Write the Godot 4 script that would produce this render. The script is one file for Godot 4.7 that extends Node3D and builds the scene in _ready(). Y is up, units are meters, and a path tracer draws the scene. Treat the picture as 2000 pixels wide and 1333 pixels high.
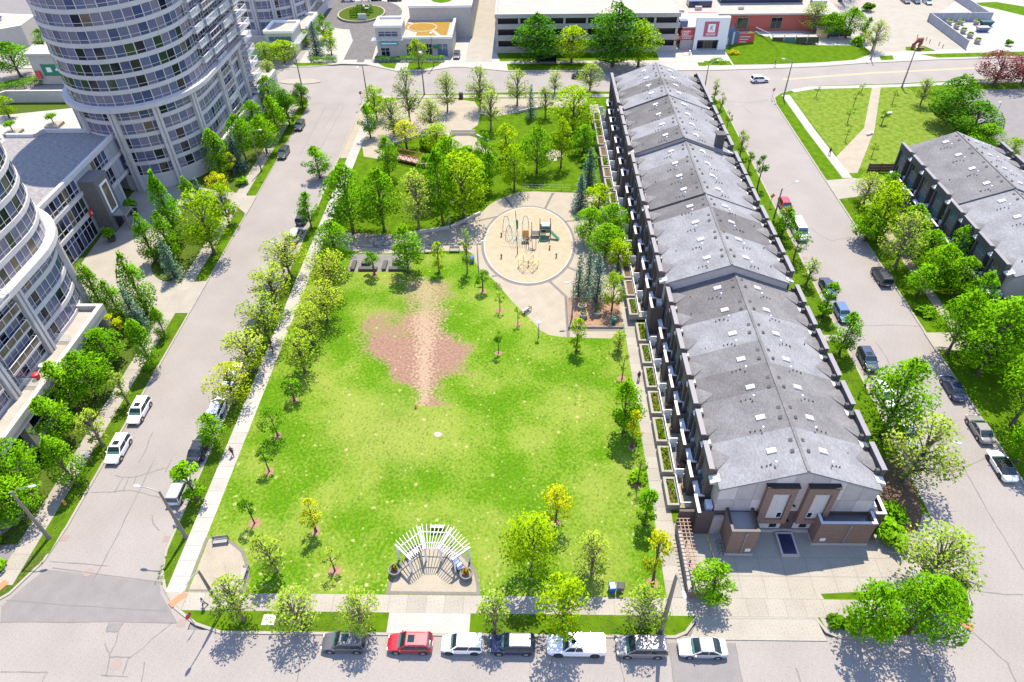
extends Node3D
# Aerial view of a park between a street of condominium towers and a row of townhouses. x right, z towards the camera, metres.

class MB:
	var v := PackedVector3Array()
	var n := PackedVector3Array()
	var uv := PackedVector2Array()
	var c := PackedColorArray()
	var ix := PackedInt32Array()
	var xf := Transform3D()
	var col := Color(1, 1, 1)
	func quad(a: Vector3, b: Vector3, d: Vector3, e: Vector3) -> void:   # counter-clockwise seen from outside
		a = xf * a; b = xf * b; d = xf * d; e = xf * e
		var nn := (b - a).cross(d - a)
		if nn.length_squared() < 1e-12: nn = (d - a).cross(e - a)
		nn = nn.normalized()
		var k := v.size()
		v.append(a); v.append(b); v.append(d); v.append(e)
		var w := (b - a).length()
		var h := (e - a).length()
		uv.append(Vector2(0, h)); uv.append(Vector2(w, h)); uv.append(Vector2(w, 0)); uv.append(Vector2(0, 0))
		for i in 4:
			n.append(nn); c.append(col)
		ix.append(k); ix.append(k + 2); ix.append(k + 1); ix.append(k); ix.append(k + 3); ix.append(k + 2)
	func tri(a: Vector3, b: Vector3, d: Vector3) -> void:
		a = xf * a; b = xf * b; d = xf * d
		var nn := (b - a).cross(d - a).normalized()
		var k := v.size()
		for p in [a, b, d]:
			v.append(p); n.append(nn); c.append(col); uv.append(Vector2(p.x, p.z))
		ix.append(k); ix.append(k + 2); ix.append(k + 1)
	func box(p: Vector3, q: Vector3) -> void:
		var a := Vector3(minf(p.x, q.x), minf(p.y, q.y), minf(p.z, q.z))
		var b := Vector3(maxf(p.x, q.x), maxf(p.y, q.y), maxf(p.z, q.z))
		quad(Vector3(a.x, a.y, b.z), Vector3(b.x, a.y, b.z), Vector3(b.x, b.y, b.z), Vector3(a.x, b.y, b.z))
		quad(Vector3(b.x, a.y, a.z), Vector3(a.x, a.y, a.z), Vector3(a.x, b.y, a.z), Vector3(b.x, b.y, a.z))
		quad(Vector3(b.x, a.y, b.z), Vector3(b.x, a.y, a.z), Vector3(b.x, b.y, a.z), Vector3(b.x, b.y, b.z))
		quad(Vector3(a.x, a.y, a.z), Vector3(a.x, a.y, b.z), Vector3(a.x, b.y, b.z), Vector3(a.x, b.y, a.z))
		quad(Vector3(a.x, b.y, b.z), Vector3(b.x, b.y, b.z), Vector3(b.x, b.y, a.z), Vector3(a.x, b.y, a.z))
		quad(Vector3(a.x, a.y, a.z), Vector3(b.x, a.y, a.z), Vector3(b.x, a.y, b.z), Vector3(a.x, a.y, b.z))
	func bar(a: Vector3, b: Vector3, w: float, h: float) -> void:   # a square bar from a to b, w across, h upright
		var d := (b - a).normalized()
		var s := d.cross(Vector3.UP)
		if s.length() < 0.01: s = Vector3.RIGHT
		s = s.normalized() * w * 0.5
		var u := s.normalized().cross(d).normalized() * h * 0.5
		var p := [a - s - u, a + s - u, a + s + u, a - s + u, b - s - u, b + s - u, b + s + u, b - s + u]
		quad(p[1], p[5], p[6], p[2]); quad(p[4], p[0], p[3], p[7]); quad(p[3], p[2], p[6], p[7]); quad(p[0], p[4], p[5], p[1]); quad(p[0], p[1], p[2], p[3]); quad(p[5], p[4], p[7], p[6])
	func tube(pts: Array, radii: Array, sides := 7, cap := true) -> void:   # smooth tapered tube
		var k0 := v.size()
		var m := pts.size()
		for i in m:
			var d: Vector3 = (pts[mini(i + 1, m - 1)] - pts[maxi(i - 1, 0)]).normalized()
			var s := d.cross(Vector3(0.13, 0.97, 0.2)).normalized()
			if absf(d.y) > 0.9: s = d.cross(Vector3(1, 0, 0.1)).normalized()
			var u := s.cross(d).normalized()
			for j in sides:
				var t := TAU * j / sides
				var r: Vector3 = s * cos(t) + u * sin(t)
				v.append(xf * (pts[i] + r * radii[i])); n.append((xf.basis * r).normalized()); c.append(col); uv.append(Vector2(float(j) / sides, i))
		for i in m - 1:
			for j in sides:
				var a := k0 + i * sides + j
				var b := k0 + i * sides + (j + 1) % sides
				ix.append(a); ix.append(b); ix.append(a + sides); ix.append(b); ix.append(b + sides); ix.append(a + sides)
		if cap:
			for e in [0, m - 1]:
				var d2: Vector3 = ((pts[0] - pts[1]) if e == 0 else (pts[m - 1] - pts[m - 2])).normalized()
				var k := v.size()
				for j in sides:
					v.append(v[k0 + e * sides + j]); n.append((xf.basis * d2).normalized()); c.append(col); uv.append(Vector2.ZERO)
				for j in range(1, sides - 1):
					ix.append(k); ix.append(k + (j + 1 if e == 0 else j)); ix.append(k + (j if e == 0 else j + 1))
	func cyl(a: Vector3, b: Vector3, r0: float, r1 := -1.0, sides := 10) -> void:
		tube([a, b], [r0, r0 if r1 < 0.0 else r1], sides)
	func ball(p: Vector3, r: Vector3, rows := 6, sides := 9) -> void:
		var k0 := v.size()
		for i in rows + 1:
			var a := PI * i / rows
			for j in sides:
				var b := TAU * j / sides
				var d := Vector3(sin(a) * cos(b), cos(a), sin(a) * sin(b))
				v.append(xf * (p + d * r)); n.append((xf.basis * (d / r)).normalized()); c.append(col); uv.append(Vector2(b, a))
		for i in rows:
			for j in sides:
				var q := k0 + i * sides + j
				var s := k0 + i * sides + (j + 1) % sides
				ix.append(q); ix.append(q + sides); ix.append(s); ix.append(s); ix.append(q + sides); ix.append(s + sides)
	func poly(p: PackedVector2Array, y: float, up := true) -> void:   # a flat polygon, uv in metres
		var t := Geometry2D.triangulate_polygon(p)
		var k := v.size()
		for q in p:
			v.append(xf * Vector3(q.x, y, q.y)); n.append((xf.basis * (Vector3.UP if up else Vector3.DOWN)).normalized()); c.append(col); uv.append(q)
		for i in range(0, t.size(), 3):
			var a := p[t[i]]
			var flip: bool = (p[t[i + 1]] - a).cross(p[t[i + 2]] - a) > 0.0
			if flip == up: ix.append(k + t[i]); ix.append(k + t[i + 1]); ix.append(k + t[i + 2])
			else: ix.append(k + t[i]); ix.append(k + t[i + 2]); ix.append(k + t[i + 1])
	func prism(p: PackedVector2Array, y0: float, y1: float, bottom := false) -> void:
		if Geometry2D.is_polygon_clockwise(p): p.reverse()
		poly(p, y1)
		if bottom: poly(p, y0, false)
		for i in p.size():
			var a := p[i]
			var b := p[(i + 1) % p.size()]
			quad(Vector3(b.x, y0, b.y), Vector3(a.x, y0, a.y), Vector3(a.x, y1, a.y), Vector3(b.x, y1, b.y))
	func lathe(at: Vector3, prof: Array, sides := 14) -> void:   # prof: Vector2(radius, height) from the bottom outside to the top and in
		for i in prof.size() - 1:
			for j in sides:
				var a := TAU * j / sides
				var b := TAU * (j + 1) / sides
				var d := Vector3(cos(a), 0, sin(a))
				var e := Vector3(cos(b), 0, sin(b))
				quad(at + e * prof[i].x + Vector3(0, prof[i].y, 0), at + d * prof[i].x + Vector3(0, prof[i].y, 0), at + d * prof[i + 1].x + Vector3(0, prof[i + 1].y, 0), at + e * prof[i + 1].x + Vector3(0, prof[i + 1].y, 0))
	func loft(rings: Array, close_ends := true) -> void:   # rings of equal count, smooth normals
		var k0 := v.size()
		var m: int = rings[0].size()
		for i in rings.size():
			for j in m:
				var up: Vector3 = rings[i][(j + 1) % m] - rings[i][(j + m - 1) % m]
				var al: Vector3 = rings[mini(i + 1, rings.size() - 1)][j] - rings[maxi(i - 1, 0)][j]
				v.append(xf * rings[i][j]); n.append((xf.basis * up.cross(al)).normalized()); c.append(col); uv.append(Vector2(j, i))
		for i in rings.size() - 1:
			for j in m:
				var a := k0 + i * m + j
				var b := k0 + i * m + (j + 1) % m
				ix.append(a); ix.append(a + m); ix.append(b); ix.append(b); ix.append(a + m); ix.append(b + m)
		if close_ends:
			for e in [0, rings.size() - 1]:
				var q := PackedVector3Array(rings[e])
				for j in range(1, m - 1):
					if e == 0: tri(q[0], q[j + 1], q[j])
					else: tri(q[0], q[j], q[j + 1])
	func mesh() -> ArrayMesh:
		var a := []
		a.resize(Mesh.ARRAY_MAX)
		a[Mesh.ARRAY_VERTEX] = v; a[Mesh.ARRAY_NORMAL] = n; a[Mesh.ARRAY_TEX_UV] = uv; a[Mesh.ARRAY_COLOR] = c; a[Mesh.ARRAY_INDEX] = ix
		var m := ArrayMesh.new()
		m.add_surface_from_arrays(Mesh.PRIMITIVE_TRIANGLES, a)
		return m

var taken := {}
var M := {}
var rng := RandomNumberGenerator.new()

func numbered(called: String) -> String:
	taken[called] = taken.get(called, -1) + 1
	return called if taken[called] == 0 else "%s_%03d" % [called, taken[called]]

func tag(o: Node, label: String, category := "", group := "", kind := "") -> Node:
	if label: o.set_meta("label", label)
	if category: o.set_meta("category", category)
	if group: o.set_meta("group", group)
	if kind: o.set_meta("kind", kind)
	return o

func thing(called: String, label: String, category: String, at := Vector3.ZERO, turn := 0.0, group := "") -> Node3D:
	var o := Node3D.new()
	o.name = numbered(called)
	add_child(o)
	o.position = at
	o.rotation.y = turn
	tag(o, label, category, group)
	return o

func put(called: String, m, mat: Material, parent: Node = null, at := Vector3.ZERO, turn := 0.0) -> MeshInstance3D:
	var o := MeshInstance3D.new()
	o.mesh = m.mesh() if m is MB else m
	o.material_override = mat
	if parent == null:
		o.name = numbered(called)
		add_child(o)
	else:
		o.name = called
		parent.add_child(o, true)
	o.position = at
	o.rotation.y = turn
	return o

func struct(called: String, m, mat: Material, parent: Node = null, label := "") -> MeshInstance3D:
	var o := put(called, m, mat, parent)
	if parent == null: tag(o, label if label else called.replace("_", " "), "", "", "structure")
	return o

func lin(r: float, g: float, b: float) -> Color:
	return Color(r, g, b).linear_to_srgb()

func mat(key: String, r: float, g: float, b: float, rough := 0.8, metal := 0.0) -> StandardMaterial3D:
	var m := StandardMaterial3D.new()
	m.resource_name = key
	m.albedo_color = lin(r, g, b)
	m.roughness = rough
	m.metallic = metal
	M[key] = m
	return m

func noise_tex(colors: Array, freq: float, sd: int, size := 512, octaves := 4, kind := FastNoiseLite.TYPE_SIMPLEX_SMOOTH) -> NoiseTexture2D:
	var f := FastNoiseLite.new()
	f.noise_type = kind
	f.seed = sd
	f.frequency = freq
	f.fractal_octaves = octaves
	var t := NoiseTexture2D.new()
	t.width = size
	t.height = size
	t.seamless = true
	t.noise = f
	var g := Gradient.new()
	var offs := PackedFloat32Array()
	var cs := PackedColorArray()
	for i in colors.size():
		offs.append(float(i) / (colors.size() - 1))
		cs.append(colors[i])
	g.offsets = offs
	g.colors = cs
	t.color_ramp = g
	return t

func ground_mat(key: String, dark: Color, light: Color, big: float, fine: float, sd: int, rough := 0.9, relief := 0.0) -> StandardMaterial3D:   # two layers of noise laid over the world
	var m := mat(key, 1, 1, 1, rough)
	m.albedo_texture = noise_tex([dark.linear_to_srgb(), dark.lerp(light, 0.5).linear_to_srgb(), light.linear_to_srgb()], 0.012, sd, 512, 5)
	m.uv1_triplanar = true
	m.uv1_world_triplanar = true
	m.uv1_scale = Vector3.ONE / big
	m.metallic_specular = 0.12
	m.detail_enabled = true
	m.detail_blend_mode = BaseMaterial3D.BLEND_MODE_MUL
	m.detail_albedo = noise_tex([Color(0.87, 0.87, 0.87), Color(0.97, 0.97, 0.97), Color(1, 1, 1)], 0.03, sd + 7, 256, 5)
	m.detail_uv_layer = BaseMaterial3D.DETAIL_UV_2
	m.uv2_triplanar = true
	m.uv2_world_triplanar = true
	m.uv2_scale = Vector3.ONE / fine
	if relief > 0.0:
		m.heightmap_enabled = true
		m.heightmap_texture = noise_tex([Color(0, 0, 0), Color(1, 1, 1)], 0.06, sd + 3, 256, 4)
		m.heightmap_scale = relief
	return m

func pts(a: Array) -> PackedVector2Array:
	var p := PackedVector2Array()
	for i in range(0, a.size(), 2): p.append(Vector2(a[i], a[i + 1]))
	return p

func rect(x0: float, z0: float, x1: float, z1: float) -> PackedVector2Array:
	return PackedVector2Array([Vector2(x0, z0), Vector2(x1, z0), Vector2(x1, z1), Vector2(x0, z1)])

func rounded(p: PackedVector2Array, times := 2) -> PackedVector2Array:
	for k in times:
		var q := PackedVector2Array()
		for i in p.size():
			var a := p[i]
			var b := p[(i + 1) % p.size()]
			q.append(a.lerp(b, 0.25)); q.append(a.lerp(b, 0.75))
		p = q
	return p

func disc(x: float, z: float, rx: float, rz: float, k := 48, from := 0.0, to := TAU) -> PackedVector2Array:
	var p := PackedVector2Array()
	for i in k: p.append(Vector2(x + rx * cos(from + (to - from) * i / (k if to - from > 6.2 else k - 1)), z + rz * sin(from + (to - from) * i / (k if to - from > 6.2 else k - 1))))
	return p

func sheet(called: String, p: PackedVector2Array, y: float, m: Material, parent: Node = null, label := "", thick := 0.0) -> MeshInstance3D:
	var b := MB.new()
	if thick > 0.0: b.prism(p, y - thick, y)
	else: b.poly(p, y)
	return struct(called, b, m, parent, label)

func ribbon(b: MB, p: PackedVector2Array, w: float, y: float, wob := 0.0) -> void:   # a flat strip along a path
	var l := PackedVector2Array()
	var r := PackedVector2Array()
	for i in p.size():
		var d := (p[mini(i + 1, p.size() - 1)] - p[maxi(i - 1, 0)]).normalized()
		var s := Vector2(-d.y, d.x) * (w * 0.5 + wob * rng.randf_range(-0.5, 0.5))
		l.append(p[i] + s); r.append(p[i] - s)
	for i in p.size() - 1:
		b.quad(Vector3(l[i].x, y, l[i].y), Vector3(l[i + 1].x, y, l[i + 1].y), Vector3(r[i + 1].x, y, r[i + 1].y), Vector3(r[i].x, y, r[i].y))

func _ready() -> void:
	# camera: a drone 70 m up, looking down by about 42 degrees
	var cam := Camera3D.new()
	cam.name = "camera"
	cam.transform = Transform3D(Basis(Vector3(0.99973, -0.01378, -0.01889), Vector3(-0.00235, 0.74453, -0.66758), Vector3(0.02326, 0.66744, 0.74430)), Vector3(0, 70, 0))
	cam.fov = 52.57
	cam.near = 0.5
	cam.far = 3000.0
	add_child(cam)
	cam.current = true
	# sky and exposure
	var we := WorldEnvironment.new()
	we.name = "environment"
	var env := Environment.new()
	env.background_mode = Environment.BG_SKY
	var sky := Sky.new()
	var sm := ProceduralSkyMaterial.new()
	sm.sky_top_color = Color(0.52, 0.62, 0.82)
	sm.sky_horizon_color = Color(0.92, 0.93, 0.95)
	sm.sky_curve = 0.16
	sm.ground_bottom_color = Color(0.5, 0.48, 0.45)
	sm.ground_horizon_color = Color(0.72, 0.76, 0.8)
	sm.sky_energy_multiplier = 1.15
	sky.sky_material = sm
	env.sky = sky
	env.tonemap_mode = Environment.TONE_MAPPER_LINEAR
	env.tonemap_exposure = 2.05
	env.sdfgi_enabled = true
	env.ssao_enabled = true
	env.ssil_enabled = true
	we.environment = env
	add_child(we)
	# the sun: high in front of the camera, slightly to the right
	var sun := DirectionalLight3D.new()
	sun.name = "sun"
	sun.light_energy = 1.6
	sun.light_color = Color(1.0, 0.95, 0.875)
	sun.light_angular_distance = 0.5
	sun.shadow_enabled = true
	add_child(sun)
	sun.look_at_from_position(Vector3.ZERO, Vector3(-0.09, -1.0, 0.475), Vector3(0, 0, 1))
	rng.seed = 11
	make_materials()
	mat("paint_teal", 0.01, 0.06, 0.07, 0.4)
	mat("pane_shop", 0.02, 0.3, 0.36, 0.4)
	mat("orange_cone", 0.75, 0.13, 0.01, 0.6)
	M.leaf_bed = leaf_mat(1.0, 1.0, 1.0)
	leaf_mats = [leaf_mat(1.0, 1.0, 1.0), leaf_mat(0.86, 0.93, 0.85), leaf_mat(1.1, 1.06, 1.0)]
	M.leaf_dark = leaf_mat(0.5, 0.58, 0.6)
	build_ground()
	build_houses()
	build_towers()
	build_far()
	build_trees()
	build_cars()
	build_furniture()
	build_people()

func make_materials() -> void:
	ground_mat("asphalt", Color(0.225, 0.207, 0.19), Color(0.262, 0.242, 0.223), 55.0, 1.7, 3, 0.92)
	ground_mat("asphalt_new", Color(0.115, 0.112, 0.112), Color(0.15, 0.146, 0.146), 14.0, 1.1, 5, 0.9)
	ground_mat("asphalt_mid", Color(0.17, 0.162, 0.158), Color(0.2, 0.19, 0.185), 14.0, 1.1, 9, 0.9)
	ground_mat("concrete", Color(0.265, 0.246, 0.206), Color(0.305, 0.286, 0.243), 26.0, 2.1, 11, 0.9)
	ground_mat("concrete_white", Color(0.315, 0.302, 0.27), Color(0.36, 0.347, 0.315), 17.0, 1.9, 13, 0.88)
	ground_mat("concrete_warm", Color(0.27, 0.24, 0.185), Color(0.32, 0.285, 0.22), 18.0, 1.6, 17, 0.9)
	ground_mat("concrete_grey", Color(0.16, 0.152, 0.145), Color(0.205, 0.196, 0.186), 12.0, 1.7, 19, 0.9)
	ground_mat("band", Color(0.15, 0.135, 0.12), Color(0.18, 0.165, 0.15), 8.0, 0.8, 23, 0.9)
	ground_mat("sand", Color(0.29, 0.245, 0.165), Color(0.345, 0.3, 0.21), 9.0, 0.9, 29, 0.97, 1.0)
	ground_mat("mulch", Color(0.21, 0.125, 0.075), Color(0.31, 0.2, 0.13), 4.0, 0.5, 31, 0.97, 2.0)
	ground_mat("soil", Color(0.09, 0.06, 0.035), Color(0.16, 0.11, 0.07), 2.0, 0.4, 37, 0.97, 2.0)
	ground_mat("gravel_roof", Color(0.17, 0.165, 0.17), Color(0.27, 0.26, 0.26), 6.0, 0.9, 41, 0.95, 1.5)
	ground_mat("roof_pale", Color(0.3, 0.275, 0.235), Color(0.36, 0.335, 0.295), 20.0, 2.5, 43, 0.9)
	var g := ground_mat("grass", Color(0.06, 0.125, 0.006), Color(0.125, 0.2, 0.011), 13.0, 0.8, 47, 0.95, 3.0)
	g.detail_albedo = noise_tex([Color(0.45, 0.55, 0.3), Color(0.85, 0.9, 0.7), Color(1, 1, 1)], 0.06, 48, 256, 4)
	g = ground_mat("grass_dry", Color(0.085, 0.165, 0.01), Color(0.235, 0.25, 0.07), 9.0, 0.9, 53, 0.95, 3.0)
	g.detail_albedo = noise_tex([Color(0.5, 0.6, 0.35), Color(0.88, 0.92, 0.75), Color(1, 1, 1)], 0.06, 54, 256, 4)
	ground_mat("ground_cover", Color(0.03, 0.06, 0.008), Color(0.09, 0.13, 0.02), 3.0, 0.5, 59, 0.95, 4.0)
	ground_mat("siding", Color(0.4, 0.35, 0.325), Color(0.46, 0.405, 0.38), 7.0, 1.2, 61, 0.6)
	ground_mat("siding_grey", Color(0.13, 0.128, 0.128), Color(0.16, 0.157, 0.157), 7.0, 1.2, 67, 0.6)
	ground_mat("stone_wall", Color(0.4, 0.375, 0.335), Color(0.47, 0.445, 0.4), 9.0, 1.3, 71, 0.85)
	ground_mat("precast", Color(0.45, 0.435, 0.425), Color(0.51, 0.495, 0.48), 11.0, 1.6, 73, 0.7)
	ground_mat("garage_concrete", Color(0.34, 0.32, 0.29), Color(0.42, 0.395, 0.36), 7.0, 1.5, 79, 0.9)
	ground_mat("grey_block", Color(0.27, 0.285, 0.31), Color(0.33, 0.345, 0.37), 6.0, 1.5, 83, 0.8)
	ground_mat("sedum", Color(0.24, 0.1, 0.02), Color(0.27, 0.21, 0.05), 2.6, 0.5, 89, 0.95, 4.0)
	for k in [["brick_dark", 0.075, 0.054, 0.046], ["brick_brown", 0.165, 0.105, 0.08], ["brick_red", 0.3, 0.075, 0.052]]:
		var b := mat(k[0], 1, 1, 1, 0.85)
		b.albedo_texture = brick_tex(Color(k[1], k[2], k[3]))
		b.uv1_triplanar = true
		b.uv1_world_triplanar = true
		b.uv1_scale = Vector3.ONE / 1.6
	for k in [["shingle_light", 0.222, 0.226, 0.236], ["shingle_mid", 0.165, 0.163, 0.163], ["shingle_dark", 0.132, 0.129, 0.128]]:
		var s := mat(k[0], 1, 1, 1, 0.95)
		s.albedo_texture = shingle_tex(Color(k[1], k[2], k[3]), hash(k[0]))
		s.metallic_specular = 0.25
		s.uv1_scale = Vector3.ONE / 7.2
		s.detail_enabled = true
		s.detail_blend_mode = BaseMaterial3D.BLEND_MODE_MUL
		s.detail_albedo = noise_tex([Color(0.82, 0.82, 0.82), Color(1, 1, 1)], 0.01, 301, 256, 4)
		s.detail_uv_layer = BaseMaterial3D.DETAIL_UV_2
		s.uv2_triplanar = true
		s.uv2_world_triplanar = true
		s.uv2_scale = Vector3.ONE / 13.0
	mat("tar", 0.055, 0.05, 0.048, 0.85)
	mat("seam", 0.13, 0.122, 0.115, 0.9)
	mat("joint", 0.17, 0.155, 0.13, 0.95)
	mat("yellow_paint", 0.5, 0.36, 0.14, 0.8)
	mat("white_paint", 0.72, 0.72, 0.7, 0.7)
	mat("white", 0.66, 0.655, 0.64, 0.55)
	mat("offwhite", 0.45, 0.44, 0.42, 0.6)
	mat("trim_grey", 0.2, 0.195, 0.19, 0.6)
	mat("dark_metal", 0.035, 0.035, 0.038, 0.5, 0.3)
	mat("charcoal", 0.05, 0.048, 0.048, 0.75)
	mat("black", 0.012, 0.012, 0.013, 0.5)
	mat("steel", 0.4, 0.4, 0.4, 0.35, 0.8)
	mat("grey_metal", 0.24, 0.24, 0.245, 0.5, 0.4)
	mat("pole", 0.16, 0.145, 0.125, 0.7)
	mat("ac", 0.4, 0.42, 0.46, 0.5)
	mat("rust", 0.2, 0.055, 0.035, 0.8)
	mat("rust_pale", 0.3, 0.19, 0.15, 0.85)
	mat("iron", 0.215, 0.165, 0.145, 0.85)
	mat("slab_top", 0.15, 0.145, 0.155, 0.6)
	mat("tile_red", 0.42, 0.15, 0.075, 0.85)
	mat("wood", 0.27, 0.17, 0.115, 0.75)
	mat("wood_dark", 0.09, 0.055, 0.04, 0.75)
	mat("green_plastic", 0.01, 0.16, 0.085, 0.45)
	mat("teal_plastic", 0.2, 0.42, 0.38, 0.4)
	mat("orange_plastic", 0.55, 0.26, 0.06, 0.45)
	mat("yellow_plastic", 0.58, 0.52, 0.16, 0.45)
	mat("blue_plastic", 0.02, 0.09, 0.36, 0.4)
	mat("red", 0.42, 0.02, 0.03, 0.45)
	mat("sign_red", 0.48, 0.045, 0.055, 0.5)
	mat("sign_pink", 0.42, 0.075, 0.125, 0.5)
	mat("bark", 0.085, 0.062, 0.048, 0.95)
	mat("bark_pale", 0.16, 0.125, 0.095, 0.95)
	mat("flower_yellow", 0.55, 0.38, 0.02, 0.8)
	mat("tyre", 0.016, 0.016, 0.016, 0.9)
	mat("rim", 0.42, 0.42, 0.43, 0.35, 0.7)
	mat("rim_dark", 0.06, 0.06, 0.06, 0.4, 0.5)
	mat("lamp_clear", 0.7, 0.72, 0.75, 0.15)
	mat("lamp_red", 0.35, 0.01, 0.012, 0.2)
	mat("car_glass", 0.012, 0.022, 0.024, 0.06)
	mat("screen_glass", 0.05, 0.12, 0.115, 0.06)
	mat("plate", 0.6, 0.62, 0.65, 0.5)
	for k in [["pane_dark", 0.006, 0.009, 0.022], ["pane_blue", 0.045, 0.062, 0.125], ["pane_pale", 0.1, 0.112, 0.18], ["pane_green", 0.02, 0.04, 0.024], ["pane_tan", 0.11, 0.085, 0.06], ["pane_lilac", 0.135, 0.128, 0.18], ["pane_teal", 0.05, 0.13, 0.16]]:
		mat(k[0], k[1], k[2], k[3], 0.08)
	var gl := mat("glass", 0.75, 0.85, 0.83, 0.05)
	gl.albedo_color.a = 0.16
	gl.transparency = BaseMaterial3D.TRANSPARENCY_ALPHA
	for k in [["paint_white", 0.72, 0.72, 0.72], ["paint_silver", 0.38, 0.39, 0.4], ["paint_grey", 0.085, 0.085, 0.095], ["paint_brown", 0.2, 0.185, 0.175], ["paint_black", 0.008, 0.008, 0.011], ["paint_navy", 0.01, 0.017, 0.06], ["paint_blue", 0.05, 0.1, 0.24], ["paint_red", 0.32, 0.012, 0.025], ["paint_dark", 0.03, 0.032, 0.036]]:
		var p := mat(k[0], k[1], k[2], k[3], 0.38, 0.15 if k[0] != "paint_white" else 0.0)
		p.clearcoat_enabled = true
		p.clearcoat = 0.8
		p.clearcoat_roughness = 0.06

func brick_tex(base: Color) -> ImageTexture:   # 1.6 m of running bond; the bricks are far too small to tell apart from the air
	var r := RandomNumberGenerator.new()
	r.seed = 77
	var im := Image.create(128, 160, false, Image.FORMAT_RGB8)
	im.fill((base * 1.7).linear_to_srgb())
	for row in 20:
		for k in 9:
			var t := r.randf_range(0.72, 1.3)
			im.fill_rect(Rect2i(k * 16 - (8 if row % 2 else 0), row * 8, 15, 7), Color(base.r * t, base.g * t, base.b * t).linear_to_srgb())
	return ImageTexture.create_from_image(im)

func shingle_tex(base: Color, sd: int) -> ImageTexture:   # 7.2 m of asphalt shingle tabs with their granule speckle
	var r := RandomNumberGenerator.new()
	r.seed = sd
	var im := Image.create(512, 512, false, Image.FORMAT_RGB8)
	for row in 48:
		var y := row * 512 / 48
		var y2 := (row + 1) * 512 / 48
		var off := r.randi_range(0, 20)
		for k in 30:
			var t := r.randf_range(0.84, 1.16)
			im.fill_rect(Rect2i(k * 20 - off, y, 20, y2 - y), Color(base.r * t, base.g * t, base.b * t).linear_to_srgb())
		im.fill_rect(Rect2i(0, y2 - 1, 512, 1), (base * 0.78).linear_to_srgb())
	for k in 9000:
		var t := r.randf_range(0.7, 1.25)
		im.fill_rect(Rect2i(r.randi_range(0, 511), r.randi_range(0, 511), 2, 2), Color(base.r * t, base.g * t, base.b * t).linear_to_srgb())
	return ImageTexture.create_from_image(im)

func edge(rows: Array, z: float, k: int) -> float:
	for i in rows.size() - 1:
		if z <= rows[i + 1][0]:
			var t: float = clampf((z - rows[i][0]) / (rows[i + 1][0] - rows[i][0]), 0.0, 1.0)
			return lerpf(rows[i][k], rows[i + 1][k], t)
	return rows[-1][k]

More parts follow.
